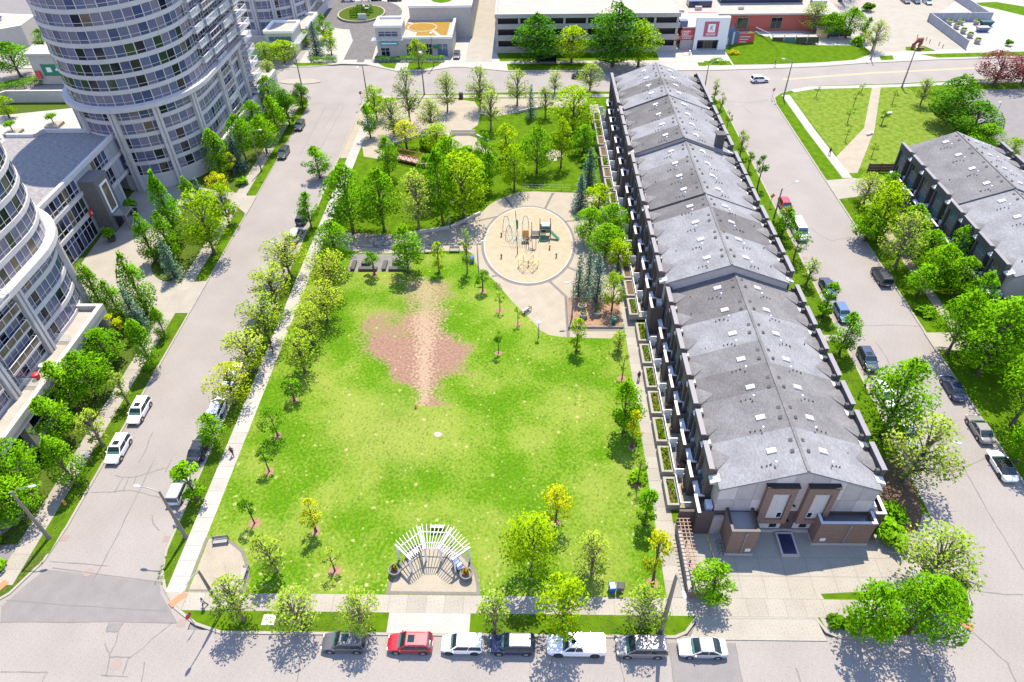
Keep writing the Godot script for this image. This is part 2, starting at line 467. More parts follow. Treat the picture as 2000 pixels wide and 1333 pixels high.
func lawn_material() -> StandardMaterial3D:   # the park lawn: grass of several greens, straw-dry areas and the worn earth patch
	var x0 := -37.4
	var z0 := -101.0
	var w := 760
	var h := 936
	var sx := 52.4 / w
	var sz := 64.2 / h
	var f := FastNoiseLite.new()
	f.seed = 4
	f.frequency = 0.09
	f.fractal_octaves = 4
	var fine := FastNoiseLite.new()
	fine.seed = 9
	fine.frequency = 1.9
	fine.fractal_octaves = 3
	var earth := [[-96.0, -19.0, -16.5, 0.1], [-92.5, -22.0, -13.6, 0.45], [-86.0, -24.0, -10.8, 0.42], [-81.0, -25.8, -9.6, 0.72], [-76.0, -25.2, -10.0, 0.9], [-71.0, -21.4, -10.8, 1.0], [-68.3, -17.3, -12.7, 1.0], [-66.6, -16.4, -12.4, 1.0], [-65.0, -16.3, -12.4, 1.0]]
	var data := PackedByteArray()
	data.resize(w * h * 3)
	var r := RandomNumberGenerator.new()
	r.seed = 21
	var at := 0
	for j in h:
		var z := z0 + (j + 0.5) * sz
		var l := edge(earth, z, 1)
		var q := edge(earth, z, 2)
		var s := edge(earth, z, 3)
		var mid := lerpf(-17.2, -14.6, clampf((z + 96.0) / 30.0, 0.0, 1.0))
		for i in w:
			var x := x0 + (i + 0.5) * sx
			var a := f.get_noise_2d(x, z)
			var b := fine.get_noise_2d(x, z)
			var dry := clampf(1.25 - Vector2((x + 18.0) / 11.5, (z + 60.5) / 11.0).length() + a * 0.8, 0.0, 1.0) * 0.8
			dry = maxf(dry, clampf(1.0 - Vector2((x + 22.0) / 12.0, (z + 86.0) / 11.0).length() + a, 0.0, 1.0) * 0.7)
			dry = maxf(dry, clampf(0.8 - Vector2((x - 8.0) / 5.0, (z + 68.0) / 5.5).length() + a, 0.0, 1.0) * 0.8)
			dry = clampf(maxf(dry, 0.26 + a * 0.75) + b * 0.38, 0.0, 1.0)
			var c := Color(0.055, 0.138, 0.004).lerp(Color(0.098, 0.19, 0.007), clampf(0.5 + a * 0.9 + b * 0.9, 0.0, 1.0)).lerp(Color(0.2, 0.222, 0.05), dry * 0.85)
			if z < -64.6:
				var inside := minf(x - l, q - x) * 0.36 + a * 2.4 + b * 1.1 - 0.15
				var e := clampf(inside * 1.3 + (s - 0.5) * 1.3, 0.0, 1.0) * clampf(s * 1.6, 0.0, 1.0)
				if s < 0.8: e *= clampf(0.55 + b * 1.3 + a * 1.2 + maxf(0.0, 1.0 - absf(x - mid) / 4.0), 0.0, 1.0)
				var pale := clampf(1.3 - absf(x - mid + a * 1.2) / lerpf(2.6, 1.0, clampf((z + 92.0) / 25.0, 0.0, 1.0)) + b * 1.4, 0.0, 1.0)
				var soil := Color(0.17, 0.098, 0.07).lerp(Color(0.225, 0.145, 0.105), 0.5 + b).lerp(Color(0.31, 0.245, 0.165), pale * 0.6)
				c = c.lerp(soil, e)
			var speck := r.randf_range(0.88, 1.12)
			c = Color(c.r * speck, c.g * speck, c.b * speck).linear_to_srgb()
			data[at] = int(clampf(c.r * 255.0, 0.0, 255.0)); data[at + 1] = int(clampf(c.g * 255.0, 0.0, 255.0)); data[at + 2] = int(clampf(c.b * 255.0, 0.0, 255.0))
			at += 3
	var im := Image.create_from_data(w, h, false, Image.FORMAT_RGB8, data)
	for k in 900:   # pale clumps of seed heads and worn spots, thick on the near part
		var z := -37.5 - 62.0 * pow(r.randf(), 2.2)
		var x := r.randf_range(-37.0, 14.6)
		var rad := r.randf_range(0.6, 2.4) if r.randf() < 0.85 else r.randf_range(2.0, 4.2)
		var cx := (x - x0) / sx
		var cz := (z - z0) / sz
		var tone := Color(0.34, 0.31, 0.17).linear_to_srgb() if r.randf() < 0.7 else Color(0.42, 0.29, 0.2).linear_to_srgb()
		for jj in range(int(cz - rad), int(cz + rad) + 1):
			for ii in range(int(cx - rad), int(cx + rad) + 1):
				if ii >= 0 and jj >= 0 and ii < w and jj < h and Vector2(ii - cx, jj - cz).length() < rad * r.randf_range(0.6, 1.1): im.set_pixel(ii, jj, im.get_pixel(ii, jj).lerp(tone, 0.65))
	var m := mat("lawn", 1, 1, 1, 0.97)
	m.albedo_texture = ImageTexture.create_from_image(im)
	m.uv1_scale = Vector3(1.0 / 52.4, 1.0 / 64.2, 1)
	m.uv1_offset = Vector3(37.4 / 52.4, 101.0 / 64.2, 0)
	m.heightmap_enabled = true
	m.heightmap_texture = m.albedo_texture
	m.heightmap_scale = 4.0
	m.metallic_specular = 0.1
	return m

func walk(called: String, x0: float, z0: float, x1: float, z1: float, pitch: float, mats: Array, y := 0.02) -> void:   # a pavement of separately cast slabs
	var base := sheet(called, rect(x0, z0, x1, z1), y - 0.012, M.joint)
	var along_x := x1 - x0 > z1 - z0
	var long := x1 - x0 if along_x else z1 - z0
	var k := maxi(1, roundi(long / pitch))
	var b := MB.new()
	var step := long / k
	if along_x: b.box(Vector3(-step / 2 + 0.02, -0.03, -(z1 - z0) / 2), Vector3(step / 2 - 0.02, 0, (z1 - z0) / 2))
	else: b.box(Vector3(-(x1 - x0) / 2, -0.03, -step / 2 + 0.02), Vector3((x1 - x0) / 2, 0, step / 2 - 0.02))
	var m := b.mesh()
	for i in k:
		var t := (i + 0.5) * step
		put("slab", m, mats[rng.randi() % mats.size()], base, Vector3(x0 + t if along_x else (x0 + x1) / 2, y + rng.randf_range(-0.003, 0.003), (z0 + z1) / 2 if along_x else z0 + t))

func block(called: String, p: PackedVector2Array, inner: Material, label: String) -> void:   # a raised city block: a concrete kerb all round and its ground 5 mm higher inside
	sheet(called + "_kerb", p, 0.0, M.concrete, null, label + " kerb", 0.2)
	var ins := Geometry2D.offset_polygon(p, -0.3)
	if ins.is_empty() or ins[0].size() < 3: ins = [p]
	sheet(called, ins[0], 0.006, inner, null, label)

func tinted(key: String, t: float) -> StandardMaterial3D:
	var m: StandardMaterial3D = M[key].duplicate()
	m.albedo_color = Color(m.albedo_color.r * t, m.albedo_color.g * t, m.albedo_color.b * t)
	return m

func build_ground() -> void:
	sheet("ground", rect(-1400, -1600, 1400, 400), -0.32, M.asphalt_mid, null, "distant flat ground")
	sheet("road", rect(-160, -32.9, 220, 30), -0.12, M.asphalt, null, "near cross street asphalt")
	sheet("road", rect(-64, -188, -35.5, -32.9), -0.12, M.asphalt, null, "left street asphalt")
	sheet("road", rect(43, -172, 64, -32.9), -0.12, M.asphalt, null, "right street asphalt")
	for q in [[-160, -192, -64, -170], [-64, -192, -35.5, -188], [-35.5, -195, 64, -172], [64, -202, 260, -168]]: sheet("road", rect(q[0], q[1], q[2], q[3]), -0.12, M.asphalt, null, "far cross street asphalt")
	sheet("road_patch", pts([-54.1, -39.6, -40.6, -38.2, -39.9, -36.8, -38.2, -35.1, -36.9, -33.7, -55.7, -33.5, -56.6, -35.2, -55.3, -37.8]), -0.114, M.asphalt_mid, null, "darker asphalt patch across the left street mouth")
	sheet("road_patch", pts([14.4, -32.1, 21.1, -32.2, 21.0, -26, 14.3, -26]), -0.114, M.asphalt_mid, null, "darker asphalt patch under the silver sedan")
	sheet("road_patch", pts([-44.1, -33.5, -42.6, -33.5, -42.7, -32.6, -44.0, -32.6]), -0.113, M.asphalt_mid, null, "small square asphalt patch")
	var tar := []
	tar.append([-48.1, -55.1, -48.0, -50.2, -48.0, -47.2, -47.9, -43.0, -48.0, -39.5, -48.1, -37.8])
	tar.append([-54.2, -40.6, -51.4, -40.4, -47.2, -40.1])
	tar.append([-56.5, -35.9, -50.1, -35.5, -43.3, -35.1, -38.4, -34.9])
	tar.append([-55.7, -33.5, -45.9, -33.6, -36.9, -33.6])
	tar.append([-44.1, -33.6, -44.0, -32.6, -42.7, -32.6, -42.6, -33.6])
	tar.append([-42.7, -32.6, -42.4, -31.5, -42.5, -30.4])
	tar.append([-43.5, -31.4, -43.1, -30.8, -42.3, -30.0, -40.2, -30.0, -39.3, -31.0, -38.7, -32.1, -37.4, -33.6])
	tar.append([-42.4, -30.0, -41.9, -28.1])
	tar.append([-40.4, -30.0, -40.3, -28.3])
	tar.append([-42.5, -28.2, -39.7, -28.1])
	tar.append([-52.7, -28.4, -48.0, -28.4, -48.0, -27.4])
	tar.append([-38.6, -29.5, -38.1, -27.5])
	tar.append([-23.0, -31.2, -22.8, -29.4, -22.7, -27.8])
	tar.append([2.5, -30.5, 2.0, -28.1])
	tar.append([9.2, -31.1, 9.5, -28.2])
	tar.append([45.4, -34.1, 46.5, -32.3, 47.6, -30.5, 47.5, -28.7])
	tar.append([54.4, -56.5, 54.3, -48.2, 54.4, -44.4, 54.5, -40.8])
	tar.append([39.8, -32.1, 39.8, -30.2, 39.9, -28.6])
	tar.append([48.2, -38.2, 51.0, -37.8, 52.9, -37.8])
	tar.append([52.3, -55.1, 54.9, -54.8, 58.2, -56.5])
	tar.append([52.2, -78.3, 52.5, -75.6, 52.4, -72.6])
	tar.append([51.1, -81.9, 55.9, -82.1, 60.4, -81.8])
	tar.append([52.0, -109.5, 53.1, -106.9, 54.4, -105.3, 56.0, -105.9, 58.4, -106.4])
	tar.append([26.6, -29.8, 26.7, -28.4])
	tar.append([-53.9, -166.8, -49.9, -166.2, -45.8, -166.4])
	tar.append([-50.1, -164.9, -50.2, -151.2, -50.2, -139.7])
	tar.append([-47.1, -166.1, -47.5, -158.1, -48.1, -152.5])
	tar.append([-45.7, -165.5, -46.0, -153.8, -46.3, -142.1])
	tar.append([-59.5, -156.8, -60.0, -139.7])
	tar.append([-50.2, -59.8, -50.2, -58.5, -49.9, -57.3, -49.9, -54.6])
	tar.append([-52.0, -52.6, -50.9, -52.3, -49.3, -52.4, -48.2, -52.9, -46.0, -53.9])
	tar.append([-45.9, -55.1, -45.9, -53.1])
	tar.append([-54.0, -50.0, -51.5, -50.1, -49.2, -50.4, -47.3, -49.9, -45.0, -49.3])
	tar.append([-50.9, -52.3, -51.0, -51.0, -51.0, -50.0])
	tar.append([-50.2, -52.2, -50.1, -51.1, -50.0, -50.3])
	tar.append([-49.3, -52.4, -49.1, -51.2])
	tar.append([-45.0, -46.9, -44.4, -45.7, -43.7, -45.1, -43.3, -44.7])
	tar.append([-53.5, -39.8, -40.6, -38.2])
	tar.append([21.1, -32.2, 21.0, -28.3])
	tar.append([14.4, -32.1, 14.3, -28.2])
	tar.append([24.4, -36.9, 24.3, -35.8, 24.3, -34.7])
	tar.append([30.7, -36.8, 30.4, -34.8])
	tar.append([46.3, -167.3, 53.4, -165.6, 58.8, -167.1])
	tar.append([51.9, -164.2, 53.1, -159.1])
	tar.append([-49.8, -144.6, -44.1, -139.6])
	var b := MB.new()
	for l in tar:
		var p := pts(l)
		var q := PackedVector2Array()
		for i in p.size() - 1:
			for k in 4: q.append(p[i].lerp(p[i + 1], k / 4.0) + Vector2(rng.randf_range(-0.05, 0.05), rng.randf_range(-0.05, 0.05)))
		q.append(p[-1])
		ribbon(b, q, 0.1, -0.106, 0.05)
	struct("road_cracks", b, M.seam, null, "sealed cracks and seams in the asphalt")
	b = MB.new()
	ribbon(b, pts([66, -180.0, 90, -184.0, 120, -187.2, 200, -191]), 0.22, -0.108)
	ribbon(b, pts([66, -180.5, 90, -184.5, 120, -187.7, 200, -191.5]), 0.18, -0.108)
	struct("road_markings", b, M.yellow_paint, null, "yellow double centre line on the far street")
	# blocks
	var park := pts([-41.4, -165.5, -41.0, -168.4, -39.6, -170.6, -37, -171.6, -4, -173.0, 38, -173.2, 43.5, -172, 46.2, -169.2, 47.4, -164.8, 47.6, -58.5, 47.5, -48, 47.5, -38.4, 46.6, -35.6, 44.4, -33.6, 41.2, -32.8, 31.8, -32.8, 30.6, -33.4, 30.0, -34.8, 17.8, -34.7, 16.4, -33.1, 15.2, -32.6, -31.9, -32.5, -34.9, -33.4, -37.7, -35.1, -39.8, -37.4, -40.9, -39.4, -41.5, -42.2, -41.5, -47])
	block("park_block", park, M.grass, "park and townhouse block")
	block("tower_block", pts([-54.6, -166, -55.4, -169.5, -57.6, -171.8, -61, -172.4, -160, -172.4, -160, -32.8, -64, -32.8, -59, -34.2, -56.4, -36.6, -54.7, -40.6, -54.3, -45]), M.ground_cover, "condominium tower block")
	block("far_block", pts([-160, -191.5, -60, -191.2, -52, -193.2, -45, -192.6, -36, -187.6, -28, -187.4, -21, -190.2, -18, -190.2, -6, -187, 49, -186.6, 65, -187.6, 78, -188.8, 90, -190.9, 110, -193.1, 135, -194.5, 240, -198, 240, -420, -160, -420]), M.concrete_white, "block beyond the far street")
	block("right_block", pts([60.0, -164.5, 60.6, -168.6, 63, -171.4, 67, -173.6, 72.3, -175.9, 95, -177.3, 114, -179.3, 140, -180.4, 240, -185, 240, -20, 62, -20, 60.5, -24]), M.grass, "block right of the right street")
	var con := [M.concrete, tinted("concrete", 0.975), tinted("concrete", 1.02)]
	var white := [M.concrete_white, tinted("concrete_white", 0.97), tinted("concrete_white", 1.02)]
	# park block
	sheet("lawn", rect(-37.4, -101, 15, -36.8), 0.012, lawn_material(), null, "park lawn with a worn earth patch")
	walk("sidewalk", -39.4, -160, -37.3, -36.98, 1.9, white)
	walk("sidewalk", -36.9, -36.96, 45.3, -34.96, 2.0, con)
	walk("sidewalk", 14.9, -165, 17.0, -36.98, 1.9, con)
	walk("sidewalk", -37, -171.2, 43, -169.4, 2.0, con)
	sheet("sidewalk_corner", pts([-39.3, -37.0, -36.92, -37.0, -36.92, -34.98, -37.3, -35.2, -38.6, -36.3]), 0.028, M.concrete, null, "rounded pavement corner")
	sheet("plaza", rounded(pts([-37.3, -106.2, -32, -101.3, -21, -101.3, -13.9, -102.2, -9.8, -102.0, -9.0, -97.5, -6.2, -94.1, -4.6, -91.4, -2.4, -87.3, 0.3, -83.4, 2.4, -79.6, 5.7, -78.9, 15, -78.6, 15, -94, 15, -122, 11, -122.3, 8.4, -122.3, -1.2, -123.2, -4.8, -120.8, -7.7, -117.9, -9.0, -114.7, -14.5, -109.7, -22.7, -107.4, -31, -107.6, -37.3, -109]), 1), 0.016, M.concrete_warm, null, "pale concrete plaza round the playground")
	sheet("playground_rim", disc(0, -104.6, 8.5, 12.8), 0.022, M.band, null, "grey paving band round the playground")
	sheet("playground_kerb", disc(0, -104.6, 8.05, 12.3), 0.1, M.concrete_white, null, "pale kerb round the playground", 0.1)
	sheet("playground_sand", disc(0, -104.6, 7.75, 11.95), 0.105, M.sand, null, "pale sand of the playground circle")
	b = MB.new()
	for s in [[-14, -110.2, -5.6, -113.6], [-4.6, -120.6, -2.8, -116.2], [3.2, -116.2, 4.8, -122], [6.6, -111.6, 14.9, -113.4], [6.4, -97.4, 9.4, -95.2], [3.4, -93.4, 6.2, -88.9], [-6.2, -94.4, -4.6, -94.9], [-18, -103.9, -8.4, -104.2], [-9.0, -104.2, -8.6, -104.2], [6.15, -88.9, 6.15, -79], [6.15, -80.6, 14.9, -80.6], [4.6, -122, 5.2, -121.9]]:
		ribbon(b, pts(s), 0.5, 0.026)
	struct("paving_bands", b, M.band, null, "grey paving bands crossing the plaza")
	sheet("mulch_bed", rect(6.5, -88.6, 14.6, -81.4), 0.03, M.mulch, null, "rust coloured mulch bed with three planters")
	b = MB.new()
	b.box(Vector3(6.3, 0, -81.3), Vector3(14.7, 0.3, -81.0))
	b.box(Vector3(6.2, 0, -88.8), Vector3(6.45, 0.3, -81.0))
	tag(put("bed_kerb", b, M.concrete_grey), "low concrete edge round the mulch bed", "kerb")
	# striped seating plaza: dark walls in pale grey paving
	sheet("paving", rect(-31.2, -101.0, -20.4, -95.9), 0.02, M.concrete_grey, null, "grey paving of the seating plaza")
	b = MB.new()
	for k in 5: ribbon(b, disc(-24.0 + (k % 2) * 2.6 - k * 1.1, -104.4 - (k % 3) * 0.5, 2.4 + k * 0.35, 1.7, 22, 0.3 * k, 0.3 * k + 4.6), 0.42, 0.03)
	struct("paving_swirls", b, M.asphalt_mid, null, "dark swirling bands in the plaza paving")
	# bottom plazas
	sheet("plaza", pts([-36.9, -36.98, -36.9, -43.6, -35.6, -43.5, -34.2, -43.0, -32.7, -41.9, -31.6, -40.2, -31.0, -38.4, -31.0, -36.98]), 0.018, M.concrete_warm, null, "small paved corner with two benches")
	b = MB.new()
	ribbon(b, pts([-30.9, -37.2, -37.2, -37.2, -37.2, -43.7, -35.6, -43.7, -34.1, -43.1, -32.5, -42.0, -31.4, -40.3, -30.8, -38.4, -30.8, -37.0]), 0.34, 0.024)
	struct("paving_border", b, M.band, null, "grey border of the small paved corner")
	var arc := disc(-10.2, -37.1, 4.7, 5.6, 20, PI, TAU)
	sheet("plaza", arc, 0.018, M.concrete_warm, null, "half round paved terrace under the pergola")
	b = MB.new()
	ribbon(b, disc(-10.2, -37.1, 4.9, 5.8, 20, PI, TAU), 0.36, 0.022)
	ribbon(b, pts([-15.3, -37.2, -5.1, -37.2]), 0.34, 0.03)
	struct("paving_border", b, M.band, null, "grey border of the half round terrace")
	sheet("concrete_pad", rect(-14.6, -34.95, -6.0, -32.75), 0.022, M.concrete_white, null, "white concrete pad between verge and kerb")
	# upper park paths
	sheet("plaza", rounded(pts([-37.3, -138.6, -37.3, -160, -36.5, -169, -14, -169, -11.5, -161, -12, -151, -18, -150.6, -18, -148.6, -24.6, -148.2, -28, -145.4, -31.1, -143.0, -34.4, -143.4, -30, -137.6, -31.5, -136.6]), 1), 0.016, M.concrete_warm, null, "upper park paving")
	sheet("path", rounded(pts([-18, -148.0, -12, -148.0, -10.9, -144, -7.6, -140, -8.4, -138.6, -12.4, -141.6, -17.4, -142.4]), 1), 0.018, M.concrete_warm, null, "paved landing below the park steps")
	sheet("path", pts([-11.5, -168.8, 14.5, -168.8, 14.5, -165, 10, -163.5, 3, -163, -2, -160.5, -8, -158.5, -11.8, -160]), 0.014, M.concrete_warm, null, "pale path along the top of the park")
	sheet("path", disc(5.6, -138.4, 1.8, 2.6), 0.02, M.concrete_warm, null, "pale paved spot in the upper park")
	sheet("verge_paving", rect(-41.05, -167, -39.42, -137.5), 0.012, M.concrete_warm, null, "paved verge along the upper park kerb")
	# townhouse plaza, right verge
	b = MB.new()
	for k in 9: ribbon(b, pts([20.5 + k * 2.6, -42.0 if k < 8 else -40, 20.4 + k * 2.6, -37.0]), 0.05, 0.02)
	for z in [-41.9, -39.6]: ribbon(b, pts([17.2, z, 42, z]), 0.05, 0.0205)
	struct("paving_joints", b, M.joint, null, "joints in the forecourt concrete")
	sheet("plaza", pts([17.05, -46.2, 21, -45.4, 38.5, -45.4, 44, -45.2, 46.8, -48, 47.2, -46, 47.2, -38.6, 46.3, -36.98, 17.05, -36.98]), 0.014, M.concrete, null, "pale concrete forecourt of the townhouses")
	sheet("sidewalk_corner", pts([30.5, -34.94, 30.8, -33.6, 32, -33.1, 41, -33.1, 44.2, -33.9, 45.3, -34.94]), 0.016, M.concrete, null, "pavement corner by the red ramp tile")
	sheet("planting_bed", rounded(pts([30.8, -34.9, 33, -33.2, 40.4, -33.2, 42.4, -34.3, 42.4, -34.92, 31.2, -34.92]), 1), 0.03, M.grass, null, "island planting strip")
	sheet("planting_bed", pts([31.4, -37.6, 36, -37.9, 43.5, -38.6, 44.4, -37.7, 44.4, -37.0, 31.6, -37.0]), 0.026, M.grass, null, "narrow planting strip behind the island pavement")
	sheet("planting_bed", rounded(pts([38.6, -50, 47.0, -58, 47.2, -51, 46.4, -47.6, 44.2, -44.6, 43.2, -46.5, 40, -48.4]), 1), 0.02, M.soil, null, "planting bed at the end of the right verge")
	sheet("ramp", pts([17.8, -34.8, 30.1, -34.8, 30.5, -32.5, 16.6, -32.5]), -0.03, M.concrete, null, "driveway apron of the townhouse forecourt", 0.08)
	sheet("footpath", rect(38.4, -79.6, 47.3, -78.2), 0.02, M.concrete, null, "short walk from the townhouses to the right street")
	for r in [[-37.7, -36.2, 0.8, 1.9, -0.7], [44.6, -35.1, 0.9, 3.2, 0.78], [-58.2, -36.9, 0.8, 2.6, -0.5], [-120, -60, 1, 1, 0]]:
		if r[0] > -100:
			b = MB.new()
			b.xf = Transform3D(Basis(Vector3.UP, r[4]), Vector3(r[0], 0, r[1]))
			b.box(Vector3(-r[2] / 2, 0.01, -r[3] / 2), Vector3(r[2] / 2, 0.036, r[3] / 2))
			struct("ramp_tile", b, M.tile_red, null, "red tactile tile in the kerb ramp")
	# tower block
	walk("sidewalk", -58.9, -166, -56.7, -37.6, 1.9, con)
	sheet("driveway", pts([-80.2, -122, -78, -86, -66, -84.6, -54.4, -84.6, -54.4, -93.2, -59.4, -92.6, -60.6, -121, -54.4, -114.5, -54.4, -121.5, -66, -124.5, -80.2, -127]), 0.014, M.concrete, null, "paved forecourt and driveway between the towers")
	sheet("planting_bed", rounded(pts([-66.4, -99.5, -65.4, -95.6, -61.4, -92.4, -59.3, -94.6, -59.2, -119, -66, -121.6, -67.8, -112]), 2), 0.1, M.ground_cover, null, "kerbed planting island in the driveway", 0.1)
	for g in [[-56.65, -84.4, -54.65, -41.5], [-56.65, -114.4, -54.65, -93.4], [-56.65, -166, -54.65, -121.6]]:
		sheet("grass_verge", rect(g[0], g[1], g[2], g[3]), 0.014, M.grass, null, "grass verge along the left street")
	sheet("gravel_bed", pts([-63.6, -44.6, -61.8, -48.6, -60.6, -48.0, -60.4, -46.2, -62.0, -42.9, -64.4, -42.9]), 0.12, M.asphalt_mid, null, "blue-grey gravel bed at the bottom left", 0.12)
	sheet("footpath", pts([-66, -42.4, -58.9, -42.6, -58.9, -40.6, -66, -40]), 0.02, M.asphalt_mid, null, "grey walk to the near tower")
	# far block
	walk("sidewalk", -4, -194.2, 48, -192.4, 2.0, white)
	walk("sidewalk", -60, -196.2, -20, -194.2, 2.0, white)
	for g in [[-66, -194.1, -58, -194.1, -54.6, -193.0, -57.6, -192.1, -64, -191.6], [-42.2, -193.9, -36.6, -193.9, -36.6, -189.2, -39.4, -190.4], [-33.2, -193.9, -24, -193.9, -25, -191, -28.5, -188.6, -33.2, -188.6], [-6, -192.3, 18, -192.3, 18, -187.4, -5.6, -187.6], [-9, -200.6, 2, -200.6, 2, -194.3, -8, -194.3], [2, -200.6, 36, -200.6, 36, -194.3, 2, -194.3], [46.2, -193.4, 55.0, -193.4, 55.2, -189.8, 46.0, -189.7], [96.6, -196, 100.4, -196.6, 99.6, -193.4, 96, -193], [108, -197.6, 200, -202, 200, -198.8, 112, -194.6]]:
		sheet("grass_verge", pts(g), 0.02, M.grass, null, "grass beside the far street")
	walk_strip(pts([48, -189.0, 66, -189.3, 80, -190.6, 90, -193.2, 97, -197.8, 109, -198.4, 200, -203]), 2.0, 0.026, M.concrete_white)
	sheet("driveway", pts([-52, -194.2, -43.8, -194.2, -44.6, -206, -44, -222, -66, -262, -78, -262, -62, -236, -56, -224, -52.4, -212]), 0.02, M.asphalt_new, null, "driveway to the roundabout")
	sheet("driveway", disc(-54.3, -237, 13, 15), 0.024, M.asphalt_new, null, "roundabout driveway")
	sheet("ramp", pts([-17.6, -193.8, -10.2, -193.8, -10.8, -260, -18, -260]), 0.022, M.concrete, null, "concrete ramp beside the parking garage")
	sheet("grass_verge", pts([143, -243, 152, -244, 162, -236, 155, -228, 149, -236]), 0.03, M.grass, null, "grass strip in the top right corner")
	sheet("parking_lot", pts([97, -199, 121.5, -201.5, 121.5, -224, 140, -246, 118, -300, 97, -300]), 0.022, M.concrete, null, "parking lot at the top right")
	# right block
	walk_strip(pts([63.9, -170, 64.1, -150, 64.9, -128]), 2.0, 0.024, M.concrete_white)
	walk_strip(pts([66.2, -172.3, 72, -174.4, 95, -175.4, 114, -177.4, 140, -178.6]), 1.7, 0.026, M.concrete_white)
	sheet("lawn", pts([66.2, -131.8, 65.4, -150, 65.1, -170.6, 72, -173.4, 95, -174.4, 98.4, -166, 96, -150, 94, -131.8]), 0.016, M.grass_dry, null, "dry triangular lawn")
	sheet("path", pts([86.7, -174.3, 88.9, -174.3, 78.4, -150, 67.6, -130, 65.0, -130, 65.2, -136.6, 76.4, -151]), 0.022, M.concrete_warm, null, "grey path across the triangular lawn")
	sheet("driveway", pts([60.2, -127, 66, -128, 72, -126.6, 72, -124.6, 66, -121, 60.2, -119.6]), 0.02, M.concrete, null, "driveway mouth by the right townhouses")
	sheet("driveway", pts([60.2, -80.2, 70, -80.2, 70, -76, 60.2, -76.4]), 0.02, M.concrete, null, "driveway gap on the right side of the right street")
	walk_strip(pts([65.2, -119, 65.2, -81]), 1.6, 0.022, M.concrete_warm)
	sheet("parking_lot", pts([101, -131, 104, -158, 108, -172.5, 240, -176, 240, -120, 101, -120]), 0.018, M.asphalt_mid, null, "parking lot right of the triangular lawn")
	# street ironwork
	for d in [[-54.0, -43.6], [-41.9, -43.6], [-36.4, -34.0 + 0.4], [-42.0, -83], [48.1, -100]]:
		b = MB.new()
		b.box(Vector3(d[0] - 0.45, -0.12, d[1] - 0.4), Vector3(d[0] + 0.45, -0.105, d[1] + 0.4))
		for k in 4: b.box(Vector3(d[0] - 0.4, -0.12, d[1] - 0.33 + k * 0.19), Vector3(d[0] + 0.4, -0.098, d[1] - 0.26 + k * 0.19))
		put("drain_grate", b, M.iron)
		tag(get_child(-1), ["rusty drain grate at the left kerb near the bottom left lamp", "rusty drain grate at the right kerb beside the leaning lamp", "rusty drain grate by the corner stop sign", "rusty drain grate on the left street beside the hidden cars", "rusty drain grate on the right street"][int([-54.0, -41.9, -36.4, -42.0, 48.1].find(d[0]))], "drain grate")
	for d in [[-49.1, -39.3, "round manhole cover in the dark asphalt patch"], [-41.4, -29.2, "round rusty manhole cover in the near left junction"], [62.4, -179.5, "round manhole cover in front of the moving white car"]]:
		b = MB.new()
		b.lathe(Vector3(d[0], -0.12, d[1]), [Vector2(0.52, 0), Vector2(0.52, 0.018), Vector2(0.44, 0.018), Vector2(0.43, 0.012), Vector2(0.0, 0.012)], 16)
		tag(put("manhole_cover", b, M.iron), d[2], "manhole cover")

func walk_strip(p: PackedVector2Array, w: float, y: float, m: Material) -> void:
	var b := MB.new()
	ribbon(b, p, w, y)
	struct("footpath", b, m, null, "narrow concrete footpath")

var house_cache := {}

func cached(key: String, make: Callable):
	if not house_cache.has(key): house_cache[key] = make.call()
	return house_cache[key]

func bay_mesh() -> ArrayMesh:   # dark projecting bay with a parapet above the eaves; outward is -x, y = 0 at the unit's floor
	var b := MB.new()
	for s in [-1, 1]: b.box(Vector3(-0.95, 3.3, s * 1.8), Vector3(0.0, 8.9, s * 1.45))
	b.box(Vector3(-0.96, 7.95, -1.92), Vector3(-0.5, 9.15, 1.92))
	b.box(Vector3(-0.9, 3.25, -1.45), Vector3(0.0, 3.5, 1.45))
	return b.mesh()

func coping_mesh() -> ArrayMesh:
	var b := MB.new()
	b.box(Vector3(-1.02, 9.152, -1.98), Vector3(-0.44, 9.24, 1.98))
	return b.mesh()

func saddle_mesh() -> ArrayMesh:   # the little cricket roof behind each parapet
	var b := MB.new()
	var a := Vector3(-0.49, 8.25, -1.9)
	var d := Vector3(-0.49, 8.25, 1.9)
	var t := Vector3(-0.49, 8.5, 0)
	var e := Vector3(1.75, 8.83, 0)
	b.tri(a, t, e); b.tri(t, d, e)
	return b.mesh()

func panel_mesh() -> ArrayMesh:
	var b := MB.new()
	b.box(Vector3(-0.52, 5.15, -1.44), Vector3(-0.3, 6.55, 1.44))
	return b.mesh()

func win_frame_mesh(y0: float, y1: float, w: float) -> ArrayMesh:
	var b := MB.new()
	for z in [-w, w - 0.1, -0.04]: b.box(Vector3(-0.56, y0, z), Vector3(-0.4, y1, z + (0.1 if z != -0.04 else 0.08)))
	for y in [y0, y1 - 0.09]: b.box(Vector3(-0.558, y, -w + 0.1), Vector3(-0.402, y + 0.09, w - 0.1))
	return b.mesh()

func pane_mesh(y0: float, y1: float, w: float) -> ArrayMesh:
	var b := MB.new()
	b.box(Vector3(-0.48, y0 + 0.05, -w + 0.05), Vector3(-0.44, y1 - 0.05, w - 0.05))
	return b.mesh()

func sill_mesh() -> ArrayMesh:
	var b := MB.new()
	b.quad(Vector3(-1.5, 3.42, -1.4), Vector3(-1.5, 3.42, 1.4), Vector3(-0.95, 3.62, 1.4), Vector3(-0.95, 3.62, -1.4))
	b.box(Vector3(-1.5, 3.3, -1.42), Vector3(-0.95, 3.4, 1.42))
	return b.mesh()

